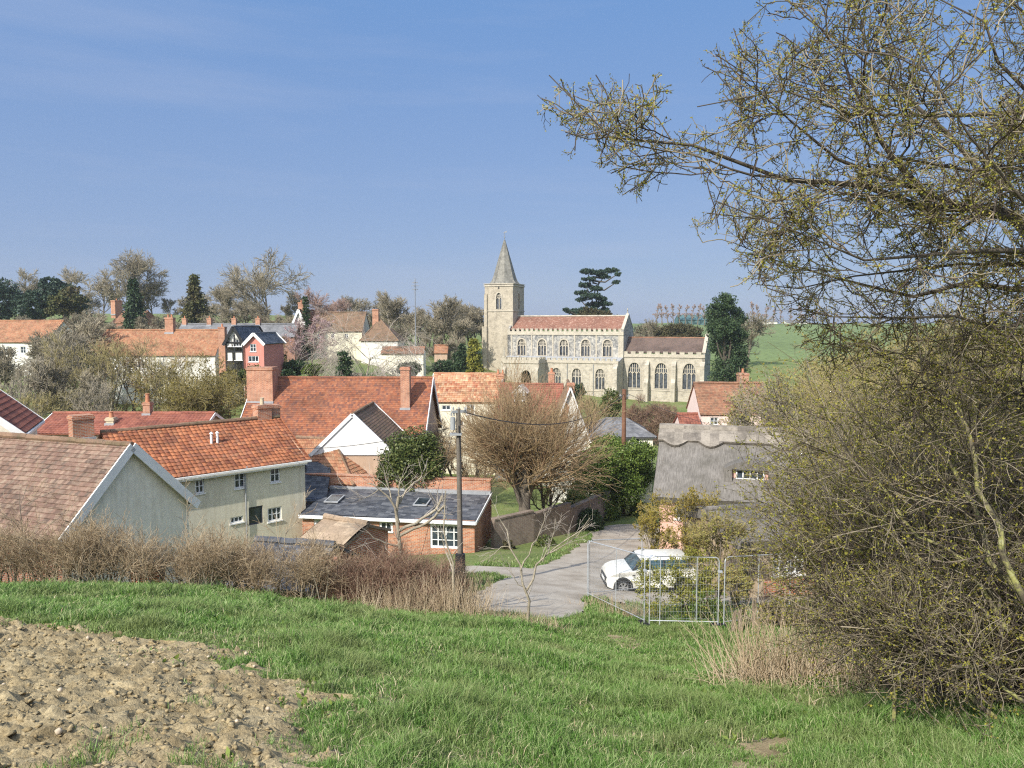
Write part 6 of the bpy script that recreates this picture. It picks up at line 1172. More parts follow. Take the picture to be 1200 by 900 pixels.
spots = [(200, 195, 345), (214, 188, 350), (240, 190, 338), (268, 186, 336), (284, 180, 352), (296, 176, 350), (336, 172, 352), (348, 180, 345), (418, 172, 358), (436, 176, 360), (452, 172, 352), (462, 166, 346), (480, 160, 358), (494, 158, 360), (503, 166, 356), (524, 165, 352), (532, 156, 366), (541, 176, 360), (550, 180, 354), (559, 178, 360), (566, 185, 352), (498, 140, 385), (515, 142, 388), (470, 142, 384), (455, 146, 388), (522, 140, 392), (508, 172, 350), (536, 182, 354), (490, 176, 352), (446, 180, 356), (426, 184, 352), (408, 180, 350), (392, 186, 352), (376, 184, 350), (250, 200, 350), (224, 202, 352), (166, 200, 340), (136, 205, 336), (104, 205, 338), (88, 208, 345), (44, 205, 340), (60, 150, 366), (30, 150, 372), (0, 150, 370), (112, 148, 372), (138, 142, 378), (214, 142, 372), (236, 145, 368), (254, 142, 372), (310, 140, 372), (340, 142, 372), (196, 150, 360), (740, 200, 378), (752, 196, 372), (762, 192, 378), (745, 186, 386), (876, 190, 372), (765, 230, 372), (60, 140, 380), (100, 140, 368), (70, 100, 385), (84, 96, 378), (98, 92, 388), (60, 92, 395), (92, 75, 420), (75, 78, 410), (-8, 90, 388), (12, 95, 392), (190, 110, 372), (75, 128, 372), (112, 130, 366), (120, 136, 372), (186, 140, 362), (200, 136, 368), (172, 145, 366), (5, 132, 382), (272, 150, 360), (305, 152, 358), (325, 150, 362), (288, 158, 356)]
wh_ = ['above the long white cottage', 'on the wooded left hill', 'behind the farmhouse', 'left of the church tower', 'behind the church', 'by the far field']
ORD = 'leftmost second third fourth fifth sixth seventh eighth ninth tenth eleventh twelfth thirteenth fourteenth fifteenth sixteenth seventeenth eighteenth nineteenth'.split()
LMK = [(25, 'the left picture edge'), (60, 'the far left orange roof'), (95, 'the blue-green cedar'), (130, 'the small brick house'), (175, 'the dark conical conifer'), (205, 'the long white cottage chimney'), (245, 'the spruce'), (275, 'the timbered house'), (330, 'the big domed oak'), (360, 'the slim cypress'), (410, 'the farmhouse'), (460, 'the tall farmhouse chimney'), (505, 'the mast'), (535, 'the small hut'), (575, 'the golden conifer'), (760, 'the nave gable'), (800, 'the yew'), (2000, 'the holm oak')]
def lm(px, d): return next(n for e, n in LMK if px < e), ('in front of' if d < 112 else 'level with' if d < 155 else 'on the skyline near')
tot = {}
for s_ in spots: tot.setdefault(lm(s_[0], s_[1]), []).append(s_)
def tree_label(s_):
    k_ = lm(s_[0], s_[1]); v = sorted(tot[k_]); o = ('' if len(v) == 1 else ORD[v.index(s_)] + ' ' + ('of the ' if True else '')); 
    return (o + 'bare trees ' if o else 'single bare grey-brown tree ') + k_[1] + ' ' + k_[0]
for i, (px, d, pt_) in enumerate(spots):
    j = int(g.integers(0, 3)); loc, H = put(px, d, pt_); s = H / hp[j]; place = 'in front of the hill cottages' if d < 105 else wh_[0] if px < 130 else wh_[1] if px < 350 else wh_[2] if px < 470 else wh_[3] if px < 570 else wh_[4] if px < 800 else wh_[5]
    copy_tree(protos[j], loc, g.uniform(0, 6.28), (s * g.uniform(0.85, 1.25),) * 2 + (s,), tree_label((px, d, pt_)))
# line of poplars on the crest
pop = bare_at(770, 380, 350, seed=41, label='leftmost leafless pinkish poplar on the far field crest', spread=0.13, limbs=12, n2=4, n3=5, n4=0, up=0.12, twig='twig_pinkish', name='poplar', cat='tree', twig_r=0.10, group='poplars on the far crest')
loc0, H0 = put(770, 380, 350)
pops = [776, 783, 790, 797, 804, 811, 818, 826, 834, 884, 890, 898, 906, 916, 928, 940, 955]
for px, pt_ in ((776, 349), (783, 351), (790, 349), (797, 350), (804, 351), (811, 350), (818, 349), (826, 352), (834, 356), (884, 346), (890, 350), (898, 352), (906, 356), (916, 358), (928, 356), (940, 352), (955, 357)):
    loc, H = put(px, 385 + (px % 7) * 3, pt_ + 1); copy_tree(pop, loc, px, (H / H0 * 1.1, H / H0 * 1.1, H / H0), '%s of the leafless poplars along the far field crest' % (['second'] + ORD[2:])[pops.index(px)])
# --- mid-distance bare trees in front of the hill cottages
for i, (px, d, pt_, mu, mt, lab) in enumerate([(62, 84, 372, 4, 'twig_grey', 'bare grey willow before the far left orange roof'), (90, 80, 378, 4, 'twig_olive', 'bare many-stemmed tree between the two orange-roofed cottages'), (128, 78, 392, 5, 'twig_olive', 'bare many-stemmed willow before the left end of the long white cottage'), (158, 80, 378, 5, 'twig_willow', 'tall bare willow before the middle of the long white cottage'), (186, 78, 386, 4, 'twig_olive', 'bare olive-tinged tree before the right end of the long white cottage'), (24, 76, 402, 4, 'twig_grey', 'bare grey tree low at the left edge'), (8, 70, 425, 4, 'twig_grey', 'scrubby bare tree at the left edge above the pantiled house'), (48, 68, 430, 4, 'twig_olive', 'scrubby bare tree above the red pantile roof'), (100, 70, 428, 4, 'twig_grey', 'scrubby bare tree above the little white gable')]):
    bare_at(px, d, pt_, seed=60 + i, label=lab, spread=0.24, limbs=6, n2=5, n3=5, n4=2, up=0.10, twig=mt, name='bare_tree', cat='tree', twig_r=0.020, multi=mu + 1, trunk_r=0.14)
bare_at(236, 66, 424, seed=71, label='dense golden-green many-stemmed tree before the orange cottage roof', spread=0.34, limbs=9, n2=7, n3=7, n4=4, up=0.05, twig='twig_olive', name='willow_tree', cat='tree', twig_r=0.013, multi=6, trunk_r=0.10, leaf='leaf_golden', leafn=26000, leafs=0.15)
bare_at(362, 108, 372, seed=72, label='pale pink magnolia beside the timbered and pink houses', spread=0.42, limbs=10, n3=6, n4=4, up=0.04, twig='twig_pinkish', name='magnolia_tree', cat='tree', twig_r=0.02, leaf='blossom_pink', leafn=5000, leafs=0.16)
bare_at(321, 112, 390, seed=73, label='warm brown bare shrub tree beside the pink house', spread=0.30, limbs=9, n4=4, up=0.10, twig='twig_willow', name='bare_tree', cat='tree', twig_r=0.02, multi=3)
# drooping pale tree
loc, H = put(424, 96, 398); g = rng(81); root = empty('weeping_tree', loc, 0, label='pale grey weeping tree with a drooping dome of bare twigs', cat='tree'); P0, R0 = stems(g, [[0, 0, 0]], [[0, 0, 1]], H * 0.75, 0.2, 6, 0.08)
P1, R1 = spawn(g, P0, R0, 26, H * 0.85, (62, 14), 7, 0.1, (0, 0, -0.02), 0.5, 0.35, 1, 0.3, 0.02, 0.2); P2, R2 = spawn(g, P1, R1, 9, H * 0.6, (30, 12), 6, 0.08, (0, 0, -0.22), 0.5, 0.3, 1, 0.5, 0.014, 0.2); P3, R3 = spawn(g, P2, R2, 8, H * 0.4, (20, 10), 5, 0.08, (0, 0, -0.22), 0.7, 0.2, 1, 0.6, 0.011, 0.2)
island('twig_pale', [(0.34, 0.29, 0.24), (0.44, 0.39, 0.33)]); meshpart('trunk', [tubes([P0, P1], [R0, R1], [6, 4])], 'bark_pale', root); meshpart('crown', [tubes([P2, P3], [R2, R3], 3)], 'twig_pale', root)
# big pollard in front of the cottages
loc, H = put(612, 46, 462); g = rng(82); root = empty('pollard_tree', loc, 0, label='large bare brown pollard with a broad twiggy dome in the middle of the village', cat='tree')
P0, R0 = stems(g, [[0, 0, -0.2]], [[0.05, 0, 1]], H * 0.45, 0.42, 6, 0.05, taper=0.8); P1, R1 = spawn(g, P0, R0, 18, H * 0.50, (42, 16), 6, 0.12, (0, 0, 0.07), 0.45, 0.45, 1, 0.35, 0.03, 0.1)
P2, R2 = spawn(g, P1, R1, 12, H * 0.40, (34, 14), 5, 0.12, (0, 0, 0.05), 0.45, 0.2, 1, 0.4, 0.012, 0.25); P3, R3 = spawn(g, P2, R2, 9, H * 0.24, (28, 12), 4, 0.12, (0, 0, 0.05), 0.6, 0.1, 1, 0.5, 0.008, 0.2); P4, R4 = spawn(g, P3, R3, 3, H * 0.12, (28, 12), 3, 0.1, (0, 0, 0.05), 0.7, 0.1, 1, 0.6, 0.006, 0.1)
meshpart('trunk', [tubes([P0, P1], [R0, R1], [10, 6])], 'bark_grey', root); meshpart('crown', [tubes([P2, P3, P4], [R2, R3, R4], 3)], 'twig_willow', root)
bare_at(650, 49, 505, seed=83, label='olive-tinged bare tree overhanging the lane wall', spread=0.36, limbs=8, n4=5, up=0.03, twig='twig_olive', name='bare_tree', cat='tree', twig_r=0.009, multi=2)
bare_at(700, 92, 460, seed=84, label='thin bare tree beside the dark laurel and brown pole', spread=0.25, limbs=7, n4=4, up=0.1, twig='twig_olive', name='bare_tree', cat='tree', twig_r=0.016, multi=3)
for i, (px, pt_) in enumerate(((742, 474), (758, 468), (775, 472), (788, 478))):
    bare_at(px, 98 - i, pt_, seed=85 + i, label=['purple-brown bare shrub just right of the brown pole', 'tallest purple-brown bare shrub below the chancel', 'purple-brown bare shrub below the middle chancel window', 'purple-brown bare shrub nearest the churchyard lawn'][i], spread=0.42, limbs=9, n2=6, n4=4, up=0.04, twig='twig_red', name='bare_shrub', cat='shrub', twig_r=0.014, multi=3, trunk_h=0.1, group='purple-brown shrubs below the chancel')
bare_at(508, 62, 492, seed=301, label='bare brown tree before the cream cottage, left of the grey pole top', spread=0.32, limbs=8, n4=3, up=0.06, twig='twig_willow', name='bare_tree', cat='tree', twig_r=0.012, multi=4)
bare_at(556, 60, 486, seed=302, label='bare brown tree before the cream cottage, between grey pole and pollard', spread=0.34, limbs=8, n4=3, up=0.06, twig='twig_willow', name='bare_tree', cat='tree', twig_r=0.012, multi=4)
# yellow-green shrubs before the thatch
for i, (px, d, pt_, lab, n) in enumerate([(806, 31, 556, 'yellow-green budding tree before the pink wall of the thatched cottage', 5000), (770, 33, 580, 'golden twiggy shrub leaning over the lane bend', 5000), (845, 26, 585, 'olive budding sapling clump behind the fence', 3500), (862, 25, 655, 'olive budding tree beside the white sash window', 3500)]):
    bare_at(px, d, pt_, seed=90 + i, label=lab, spread=0.30, limbs=6, n2=5, n3=5, n4=3, up=0.08, twig='twig_olive', name='budding_tree', cat='tree', twig_r=0.008, multi=3, trunk_r=0.06, leaf=['bud_gold', 'bud_gold', 'bud_far', 'bud_far'][i], leafn=n, leafs=0.075)
x, y = xy(800, 735, 22.6); loc = Vector((x, y, G(x, y))); leafy('evergreen_bush', 'green and yellow leafy bush right behind the fence panels', 'bush', loc, [(-0.5, 0, 1.0, 0.9, 0.5, 0.9), (0.5, 0.1, 0.8, 0.8, 0.5, 0.8), (0.2, 0, 1.6, 0.8, 0.4, 0.7), (-0.9, 0.4, 1.3, 0.5, 0.4, 0.6), (0.8, 0.2, 1.5, 0.4, 0.3, 0.5)], 'leaf_yellow', 0.07, 120, seed=97, aspect=0.5)
x, y = xy(822, 735, 22.3); loc = Vector((x, y, G(x, y)))
leafy('evergreen_bush', 'lower dark leafy bush against the fence foot', 'bush', loc, [(0, 0, 0.4, 0.6, 0.4, 0.45)], 'leaf_laurel', 0.07, 160, seed=98)

# --- left hedge: separate hedge plants along the brow
def twiggy(name, label, cat, x, y, h, wd, seed, twig='twig_hedge', nst=16, r=0.012, leafm=None, lean=0.35, group=None, n2=9, n3=5, trop=0.04, n4=0, ls=0.03, nl=0, sink=0.1):
    g = rng(seed); loc = (x, y, G(x, y) - sink); root = empty(name, loc, 0, label=label, cat=cat, group=group); b = np.zeros((nst, 3)); b[:, 0] = g.uniform(-wd / 2, wd / 2, nst); b[:, 1] = g.uniform(-0.35, 0.35, nst); dr = g.normal(size=(nst, 3)) * [lean, lean, 0.08] + [0, 0, 1]
    P0, R0 = stems(g, b, dr, h * g.uniform(0.65, 1.05, nst), r * g.uniform(0.6, 1.3, nst), 6, 0.13, (0, 0, trop)); P1, R1 = spawn(g, P0, R0, n2, h * 0.48, (42, 16), 5, 0.17, (0, 0, trop), 0.55, 0.3 if twig == 'twig_hedge' else 0.15, 1, 0.4, 0.0035 + max(0, r - 0.017) * 0.35, 0.3); P2, R2 = spawn(g, P1, R1, n3, h * 0.26, (40, 16), 4, 0.18, (0, 0, trop), 0.7, 0.1, 1, 0.6, 0.003, 0.2); Ps, Rs = [P1, P2], [R1, R2]
    if n4: P3, R3 = spawn(g, P2, R2, n4, h * 0.14, (40, 16), 3, 0.18, (0, 0, trop), 0.8, 0.1, 1, 0.7, 0.0022, 0.2); Ps.append(P3); Rs.append(R3)
    meshpart('stems', [tubes([P0], [R0], 6)], 'bark_pale' if twig in ('twig_hedge',) else 'bark_grey', root); meshpart('twigs', [tubes(Ps, Rs, 3)], twig, root)
    if leafm: pos, d = along(g, Ps[-1], nl); meshpart('buds', [leafcards(g, pos, ls)], leafm, root, False)
    return root
hp_ = [twiggy('hedge_plant', 'bare brown hawthorn hedge plant at the left edge of the brow hedge', 'hedge', *xy(-30, 680, 19.4), 1.45, 1.1, 200 + i, group='bare hedge plants along the brow', r=0.017, nst=14, lean=0.25, trop=0.08, n2=8, n3=6, n4=1) for i in range(1)] + [twiggy('hedge_plant', 'bare tan hedge plant next to the left edge of the brow hedge', 'hedge', *xy(10, 680, 19.5), 1.4, 1.1, 205, group='bare hedge plants along the brow', r=0.017, nst=15, lean=0.25, trop=0.08, n2=8, n3=6, n4=1), twiggy('hedge_plant', 'bare hedge plant third along the brow hedge', 'hedge', *xy(50, 682, 19.4), 1.35, 1.1, 206, group='bare hedge plants along the brow', r=0.017, nst=13, lean=0.25, trop=0.08, n2=8, n3=6, n4=1)]
wheres = {-12: 'below the pinkish roof', 30: 'below the pinkish roof', 70: 'below the pinkish roof', 88: 'below the pinkish roof', 110: 'below the left foot of the pale gable', 135: 'below the pale gable', 158: 'beside the stub of brick wall', 182: 'just right of the stub of brick wall', 205: 'below the right foot of the pale gable', 228: 'below the cream house left end', 250: 'below the cream house', 272: 'before the grey sheet roof', 294: 'before the grey sheet roof', 318: 'below the cream house door', 340: 'below the lobby', 362: 'left of the ply-roofed shed'}
g = rng(17)
for i, (px, wv) in enumerate(wheres.items()):
    x, y = xy(px, 683 + max(0, px - 200) * 0.06, 19.3 + g.uniform(-0.3, 0.4)); s = g.uniform(0.85, 1.12) * (1.08 if 240 < px < 350 else 1.2 if px < 100 else 1)
    copy_tree(hp_[i % 3], (x, y, G(x, y) - 0.1), [0, PI, 0.3, PI - 0.3][i % 4], (s, s, s * (0.95 if px > 200 else 1.0)), '%s bare hedge plant along the brow, %s' % (dict(zip(sorted(list(wheres) + [-60, -30, 10, 50]), ['leftmost'] + ORD[1:] + ['last']))[px] , wv))
x, y = xy(-60, 680, 20.3); copy_tree(hp_[1], (x, y, G(x, y) - 0.1), 1.0, None, 'bare hedge plant partly cut off by the left picture edge')
# bare young trees sticking up from the hedge
for i, (px, pt_, lab) in enumerate([(20, 545, 'spindly bare tree before the pinkish pantile roof at the left'), (225, 570, 'spindly bare tree before the cream house wall'), (112, 575, 'low bare branching sapling before the pale gable'), (320, 590, 'thin bare sapling before the lobby')]):
    loc, H = put(px, 20.6, pt_); bare_tree_parts(seed=110 + i, H=H, loc=loc, label=lab, name='sapling', cat='sapling', spread=0.42, limbs=7, n2=4, n3=4, n4=0, up=0.02, twig='twig_hedge', bark='bark_pale' if i % 2 else 'bark_grey', twig_r=0.0045, trunk_r=0.03)
# reddish shrubs
for i, (px, d, h, lab, tw) in enumerate([(420, 19.5, 1.25, 'reddish-brown twiggy shrub right of the brick pillar', 'twig_red'), (450, 19.4, 1.35, 'dense wine-brown shrub left of the pruned pale tree', 'twig_red'), (480, 19.6, 1.55, 'dense wine-brown shrub under the pruned pale tree', 'twig_red'), (508, 19.5, 1.35, 'wine-brown shrub before the glazed door', 'twig_red'), (400, 20.0, 1.2, 'rusty twiggy shrub over the brick pillar', 'twig_willow'), (535, 19.8, 1.1, 'brown twiggy shrub round the foot of the grey pole', 'twig_brown')]):
    twiggy('bare_shrub', lab, 'shrub', *xy(px, 705, d), h, 1.0, 120 + i, tw, nst=26, r=0.009, lean=0.28, n2=10, n3=7, n4=2, trop=0.06)
# tall dry grasses
def dry_grass(name, label, cx, cy, n, h, wd, seed, lean=0.35, dep=0.5, group=None):
    g = rng(seed); b = np.zeros((n, 3)); b[:, 0] = g.normal(size=n) * wd / 2; b[:, 1] = g.normal(size=n) * dep / 2; z0 = G(cx, cy); b[:, 2] = gz(cx + b[:, 0], cy + b[:, 1]) - z0 - 0.05; dr = g.normal(size=(n, 3)) * [lean * 0.7, lean * 0.7, 0.05] + [0, 0, 1]; P, r = stems(g, b, dr, h * g.uniform(0.4, 1.1, n), 0.006, 6, 0.10, (0, 0, -0.03), 0.3)
    m = n * 2; b2 = b[g.integers(0, n, m)] + g.normal(size=(m, 3)) * [0.1, 0.1, 0]; P2, r2 = stems(g, b2, g.normal(size=(m, 3)) * [0.8, 0.8, 0.1] + [0, 0, 0.7], h * g.uniform(0.2, 0.6, m), 0.004, 5, 0.25, (0, 0, -0.12), 0.3)
    V, Fs = join_vf([tubes([P, P2], [r, r2], 3)]); return tag(link(name, npmesh(name, V, Fs, 'straw', True), None, (cx, cy, z0)), label, 'dry grass', group)
for i, (px, py, d, n, h, wd, lab) in enumerate([(455, 715, 18.6, 160, 0.9, 0.8, 'dry straw-coloured grass tuft at the left end below the wine-brown shrubs'), (490, 715, 18.8, 240, 1.1, 0.9, 'dry straw-coloured grass tuft under the pruned pale tree'), (525, 718, 18.6, 260, 1.2, 0.8, 'tall dry straw-coloured grass at the foot of the grey pole'), (556, 722, 18.5, 160, 1.1, 0.6, 'dry grass stalks between the grey pole and the lane'), (612, 738, 18.4, 160, 0.5, 0.6, 'low brown dry tuft around the foot of the lane sapling'), (640, 742, 18.6, 120, 0.45, 0.5, 'low dry tuft right of the lane sapling')]):
    x, y = xy(px, py, d); dry_grass('dry_grass', lab, x, y, n, h, wd, 140 + i)
g = rng(150)
for i, (px, py, d, n, h, wd, lab) in enumerate([(885, 805, 11.0, 150, 1.3, 0.6, 'tall pale dry grass clump at the thicket edge, leftmost'), (915, 810, 10.6, 170, 1.35, 0.6, 'tall pale dry grass clump just behind the broken stakes'), (950, 815, 10.8, 130, 0.9, 0.8, 'pale dry grass under the thicket edge'), (1000, 830, 10.2, 150, 0.8, 1.0, 'brown dry grass at the foot of the mossy stem'), (1070, 860, 9.4, 300, 0.7, 1.2, 'brown dry litter and stalks at the bottom of the thicket'), (1150, 880, 8.8, 260, 0.6, 1.2, 'dry stalks at the bottom right corner'), (1190, 860, 9.6, 200, 0.7, 1.0, 'dry stalks below the right edge branches'), (745, 728, 23.3, 160, 0.7, 1.0, 'grey-brown weeds behind the fence below the car'), (705, 712, 25.0, 100, 0.5, 0.7, 'dry weeds beside the car front wheel')]):
    x, y = xy(px, py, d); dry_grass('dry_grass', lab, x, y, n, h, wd, 160 + i)
# broken stakes
for i, (px, pb_, pt_, d, lab) in enumerate([(962, 845, 795, 10.6, 'taller split wooden stake of the broken pair in the dry grass'), (948, 842, 790, 10.7, 'narrow split wooden stake just left of the taller one'), (1108, 895, 830, 8.6, 'single broken pale wooden stake at the foot of the thicket'), (858, 742, 712, 20.6, 'leftmost grey wooden stake by the fence end'), (868, 742, 711, 20.6, 'second grey wooden stake by the fence end'), (884, 740, 700, 20.8, 'tall grey wooden stake behind the fence end')]):
    b = W(px, pb_, d); z0 = G(b[0], b[1]); h = d * (pb_ - pt_) / F + (W(px, pb_, d)[2] - z0); h = max(h, 0.35); g = rng(180 + i); mb = MB(); w_ = 0.035 if i != 1 else 0.025; w_ = 0.05 if i > 2 else w_; q = g.uniform(-0.06, 0.06, 2)
    mb.hexa([(-w_, -w_ * .6, -0.15), (w_, -w_ * .6, -0.15), (w_, w_ * .6, -0.15), (-w_, w_ * .6, -0.15), (-w_ + q[0], -w_ * .6, h * 0.86), (w_ + q[0], -w_ * .6, h), (w_ * .7 + q[0], w_ * .6, h * 0.94), (-w_ * .8 + q[0], w_ * .5, h * 0.80)]); tag(mb.build('stake', 'split_wood' if i < 3 else 'old_wood', None, loc=(b[0], b[1], z0)), lab, 'stake')
# pruned pale tree
def hand_branches(root, polys, bark, r0s, K=8, seed=0, sides=8):
    out = []; rr = []
    for pts, (ra, rb2) in zip(polys, r0s):
        pts = np.array(pts, float); s = np.concatenate([[0], np.cumsum(np.linalg.norm(np.diff(pts, axis=0), axis=1))]); t = np.linspace(0, s[-1], K); q = np.stack([np.interp(t, s, pts[:, k]) for k in range(3)], -1)
        q[1:-1] = q[1:-1] * 0.6 + (q[:-2] + q[2:]) * 0.2; q[1:] += rng(int(abs(q[0, 0]) * 1000) + len(out)).normal(size=(K - 1, 3)) * s[-1] / K * 0.11; out.append(q); rr.append(rb2 + (ra - rb2) * (1 - np.linspace(0, 1, K)) ** 1.35)
    return np.array(out), np.array(rr)
def branch_px(root_loc, lst, d): return [[W(px, py, d + dz) - np.array(root_loc) for px, py, dz in b] for b in lst]
b = W(470, 705, 20.5); loc = Vector((b[0], 20.5, G(b[0], 20.5))); root = empty('pruned_tree', loc, 0, label='pale bare lopped tree with stubby upturned limbs before the slate roof', cat='tree')
PB = branch_px(loc, [[(468, 720, 0), (467, 690, 0), (470, 655, 0), (468, 625, 0), (467, 598, 0), (468, 580, 0)], [(467, 612, 0), (462, 592, -.1), (452, 578, -.2), (440, 568, -.3), (430, 566, -.3)], [(468, 622, 0), (490, 612, .2), (508, 600, .4), (520, 580, .5)], [(468, 628, 0), (495, 616, -.2), (512, 606, -.3), (519, 592, -.4)], [(468, 590, 0), (476, 574, .2), (486, 566, .3), (494, 558, .4)], [(459, 586, -.1), (456, 572, 0), (452, 562, 0)], [(466, 640, 0), (448, 636, -.3), (436, 630, -.4), (430, 622, -.5)], [(465, 648, 0), (450, 658, .2), (440, 662, .3)], [(447, 572, -.2), (432, 582, -.5), (420, 586, -.7)], [(468, 584, 0), (467, 570, 0), (470, 560, .1)]], 20.5)
P0, R0 = hand_branches(root, PB, None, [(0.07, 0.045), (0.045, 0.015), (0.05, 0.035), (0.042, 0.035), (0.035, 0.02), (0.025, 0.012), (0.03, 0.012), (0.028, 0.012), (0.016, 0.008), (0.025, 0.012)]); g = rng(191); meshpart('trunk', [tubes([P0], [R0], 9)], 'bark_pale', root)
P1, R1 = spawn(g, P0, R0, 4, 0.8, (45, 18), 5, 0.16, (0, 0, 0.03), 0.28, 0.35, 1, 0.4, 0.005, 0.2); P2, R2 = spawn(g, P1, R1, 3, 0.4, (40, 15), 4, 0.2, (0, 0, 0.02), 0.5, 0.2, 1, 0.5, 0.004, 0.2); meshpart('crown', [tubes([P1, P2], [R1, R2], [4, 3])], 'twig_pale', root)
# saplings by the lane
b = W(617, 735, 18.2); loc = Vector((b[0], 18.2, G(b[0], 18.2))); root = empty('sapling', loc, 0, label='pale bare forked sapling standing before the lane', cat='sapling')
PB = branch_px(loc, [[(618, 742, 0), (618, 715, 0), (617, 690, 0), (610, 668, 0), (600, 640, .1), (590, 622, .1), (585, 606, .2)], [(617, 692, 0), (630, 668, .1), (640, 650, .1), (662, 634, .2), (690, 615, .3)], [(645, 648, .1), (660, 640, .2), (680, 624, .4), (693, 606, .5)], [(617, 690, 0), (606, 684, -.1), (600, 672, -.2)], [(610, 668, 0), (622, 640, .2), (636, 616, .3), (640, 600, .3)], [(636, 658, .1), (648, 628, .1), (652, 610, 0)], [(600, 642, .1), (588, 640, 0), (576, 652, 0), (562, 660, 0)]], 18.2)
P0, R0 = hand_branches(root, PB, None, [(0.045, 0.012), (0.03, 0.01), (0.016, 0.006), (0.014, 0.006), (0.02, 0.007), (0.014, 0.006), (0.012, 0.005)]); g = rng(192); meshpart('trunk', [tubes([P0], [R0], 7)], 'bark_pale', root)
P1, R1 = spawn(g, P0, R0, 6, 0.6, (38, 14), 5, 0.13, (0, 0, 0.03), 0.45, 0.25, 1, 0.4, 0.004, 0.3); P2, R2 = spawn(g, P1, R1, 3, 0.3, (35, 12), 4, 0.15, (0, 0, 0.02), 0.6, 0.2, 1, 0.5, 0.003, 0.2); meshpart('crown', [tubes([P1, P2], [R1, R2], 3)], 'twig_pale', root)
b = W(531, 715, 18.8); loc = Vector((b[0], 18.8, G(b[0], 18.8))); root = empty('sapling', loc, 0, label='slim upright bare sapling just left of the grey pole', cat='sapling')
PB = branch_px(loc, [[(531, 722, 0), (533, 690, 0), (528, 660, 0), (526, 630, 0), (523, 600, 0), (521, 575, 0)], [(528, 658, 0), (520, 640, 0), (515, 618, 0)], [(525, 610, 0), (505, 580, 0), (497, 558, 0), (490, 540, 0)]], 18.8); P0, R0 = hand_branches(root, PB, None, [(0.05, 0.012), (0.015, 0.005), (0.010, 0.004)]); g = rng(193); meshpart('trunk', [tubes([P0], [R0], 7)], 'bark_pale', root)
P1, R1 = spawn(g, P0, R0, 7, 0.6, (38, 14), 5, 0.13, (0, 0, 0.04), 0.4, 0.3, 1, 0.4, 0.004, 0.3); meshpart('crown', [tubes([P1], [R1], 3)], 'twig_pale', root)

# --- the big thorn tree over the right of the view
TX, TY = 7.4, 7.2; loc = Vector((TX, TY, G(TX, TY))); root = empty('thorn_tree', loc, 0, label='large spreading thorn tree just coming into leaf, its boughs filling the upper right', cat='tree'); g = rng(300); l0 = np.array(loc)
def T(px, py, d): return W(px, py, d) - l0
fork = np.array([0.0, 0.0, -loc.z + 0.4]); z_ = lambda *p: [np.array([0, 0, -0.3]), np.array([-0.2, 0.1, -loc.z * 0.45]), fork]
polys = [z_(), 
 [fork, T(1290, 330, 7.0), T(1200, 255, 6.6), T(1140, 240, 6.4), T(1080, 235, 6.2), T(1010, 200, 6.0), T(960, 160, 5.9), T(900, 122, 5.8), T(860, 100, 5.7)],
 [fork, T(1240, 270, 6.9), T(1150, 243, 6.6), T(1050, 235, 6.3), T(950, 218, 6.1), T(880, 212, 6.0), T(800, 190, 5.9), T(740, 152, 5.8), T(670, 122, 5.7), T(634, 100, 5.7)],
 [fork, T(1260, 260, 7.2), T(1130, 190, 7.2), T(1060, 110, 7.2), T(980, 60, 7.2), T(930, 20, 7.2), T(900, -20, 7.2)],
 [fork, T(1280, 200, 7.6), T(1200, 100, 7.6), T(1130, 20, 7.6), T(1080, -60, 7.6)],
 [fork, T(1230, 280, 6.3), T(1130, 290, 5.9), T(1050, 300, 5.7), T(960, 280, 5.6), T(900, 270, 5.6), T(850, 235, 5.6)],
 [fork, T(1250, 330, 7.6), T(1150, 340, 7.8), T(1060, 345, 7.8), T(980, 330, 7.8), T(900, 300, 7.8), T(860, 290, 7.8)],
 [T(1090, 237, 6.2), T(1020, 150, 6.1), T(1000, 90, 6.0), T(970, 40, 6.0), T(960, -10, 6.0)],
 [fork, T(1300, 150, 6.4), T(1180, 130, 6.2), T(1080, 150, 6.0), T(990, 130, 6.0), T(900, 120, 6.0), T(820, 130, 6.0)],
 [fork, T(1220, 380, 6.6), T(1130, 390, 6.6), T(1050, 380, 6.7), T(970, 360, 6.8), T(920, 350, 6.9)],
 [fork, T(1300, 60, 7.2), T(1240, -40, 7.2), T(1180, -120, 7.2)],
 [fork, T(1280, 320, 5.6), T(1200, 200, 5.3), T(1120, 130, 5.2), T(1060, 60, 5.2), T(1040, 0, 5.2)],
 [fork, T(1220, 320, 6.9), T(1120, 310, 6.9), T(1020, 320, 6.9), T(930, 330, 6.8), T(880, 330, 6.8)],
 [fork, T(1240, 430, 6.6), T(1160, 440, 6.7), T(1080, 425, 6.8), T(1010, 405, 7.0)],
 [fork, T(1250, 480, 7.6), T(1180, 470, 8.0), T(1110, 400, 8.4), T(1060, 370, 8.6)],
 [fork, T(1240, 230, 6.4), T(1140, 180, 6.1), T(1050, 190, 5.9), T(970, 220, 5.8), T(880, 250, 5.7), T(820, 250, 5.7)],
 [fork, T(1290, 120, 7.0), T(1230, 40, 6.8), T(1150, -20, 6.7), T(1060, -60, 6.7)],
 [T(960, 219, 6.12), T(880, 206, 6.0), T(800, 175, 5.9), T(740, 165, 5.8), T(700, 160, 5.8), T(665, 153, 5.7)]]
rads = [(a_, b_) if i_ == 0 else (a_ * 0.8, 0.004) for i_, (a_, b_) in enumerate([(0.26, 0.2), (0.11, 0.02), (0.10, 0.004), (0.09, 0.012), (0.08, 0.02), (0.07, 0.01), (0.08, 0.01), (0.04, 0.008), (0.07, 0.01), (0.06, 0.012), (0.07, 0.02), (0.05, 0.01), (0.05, 0.008), (0.05, 0.008), (0.05, 0.008), (0.05, 0.008), (0.06, 0.015), (0.013, 0.003)])]
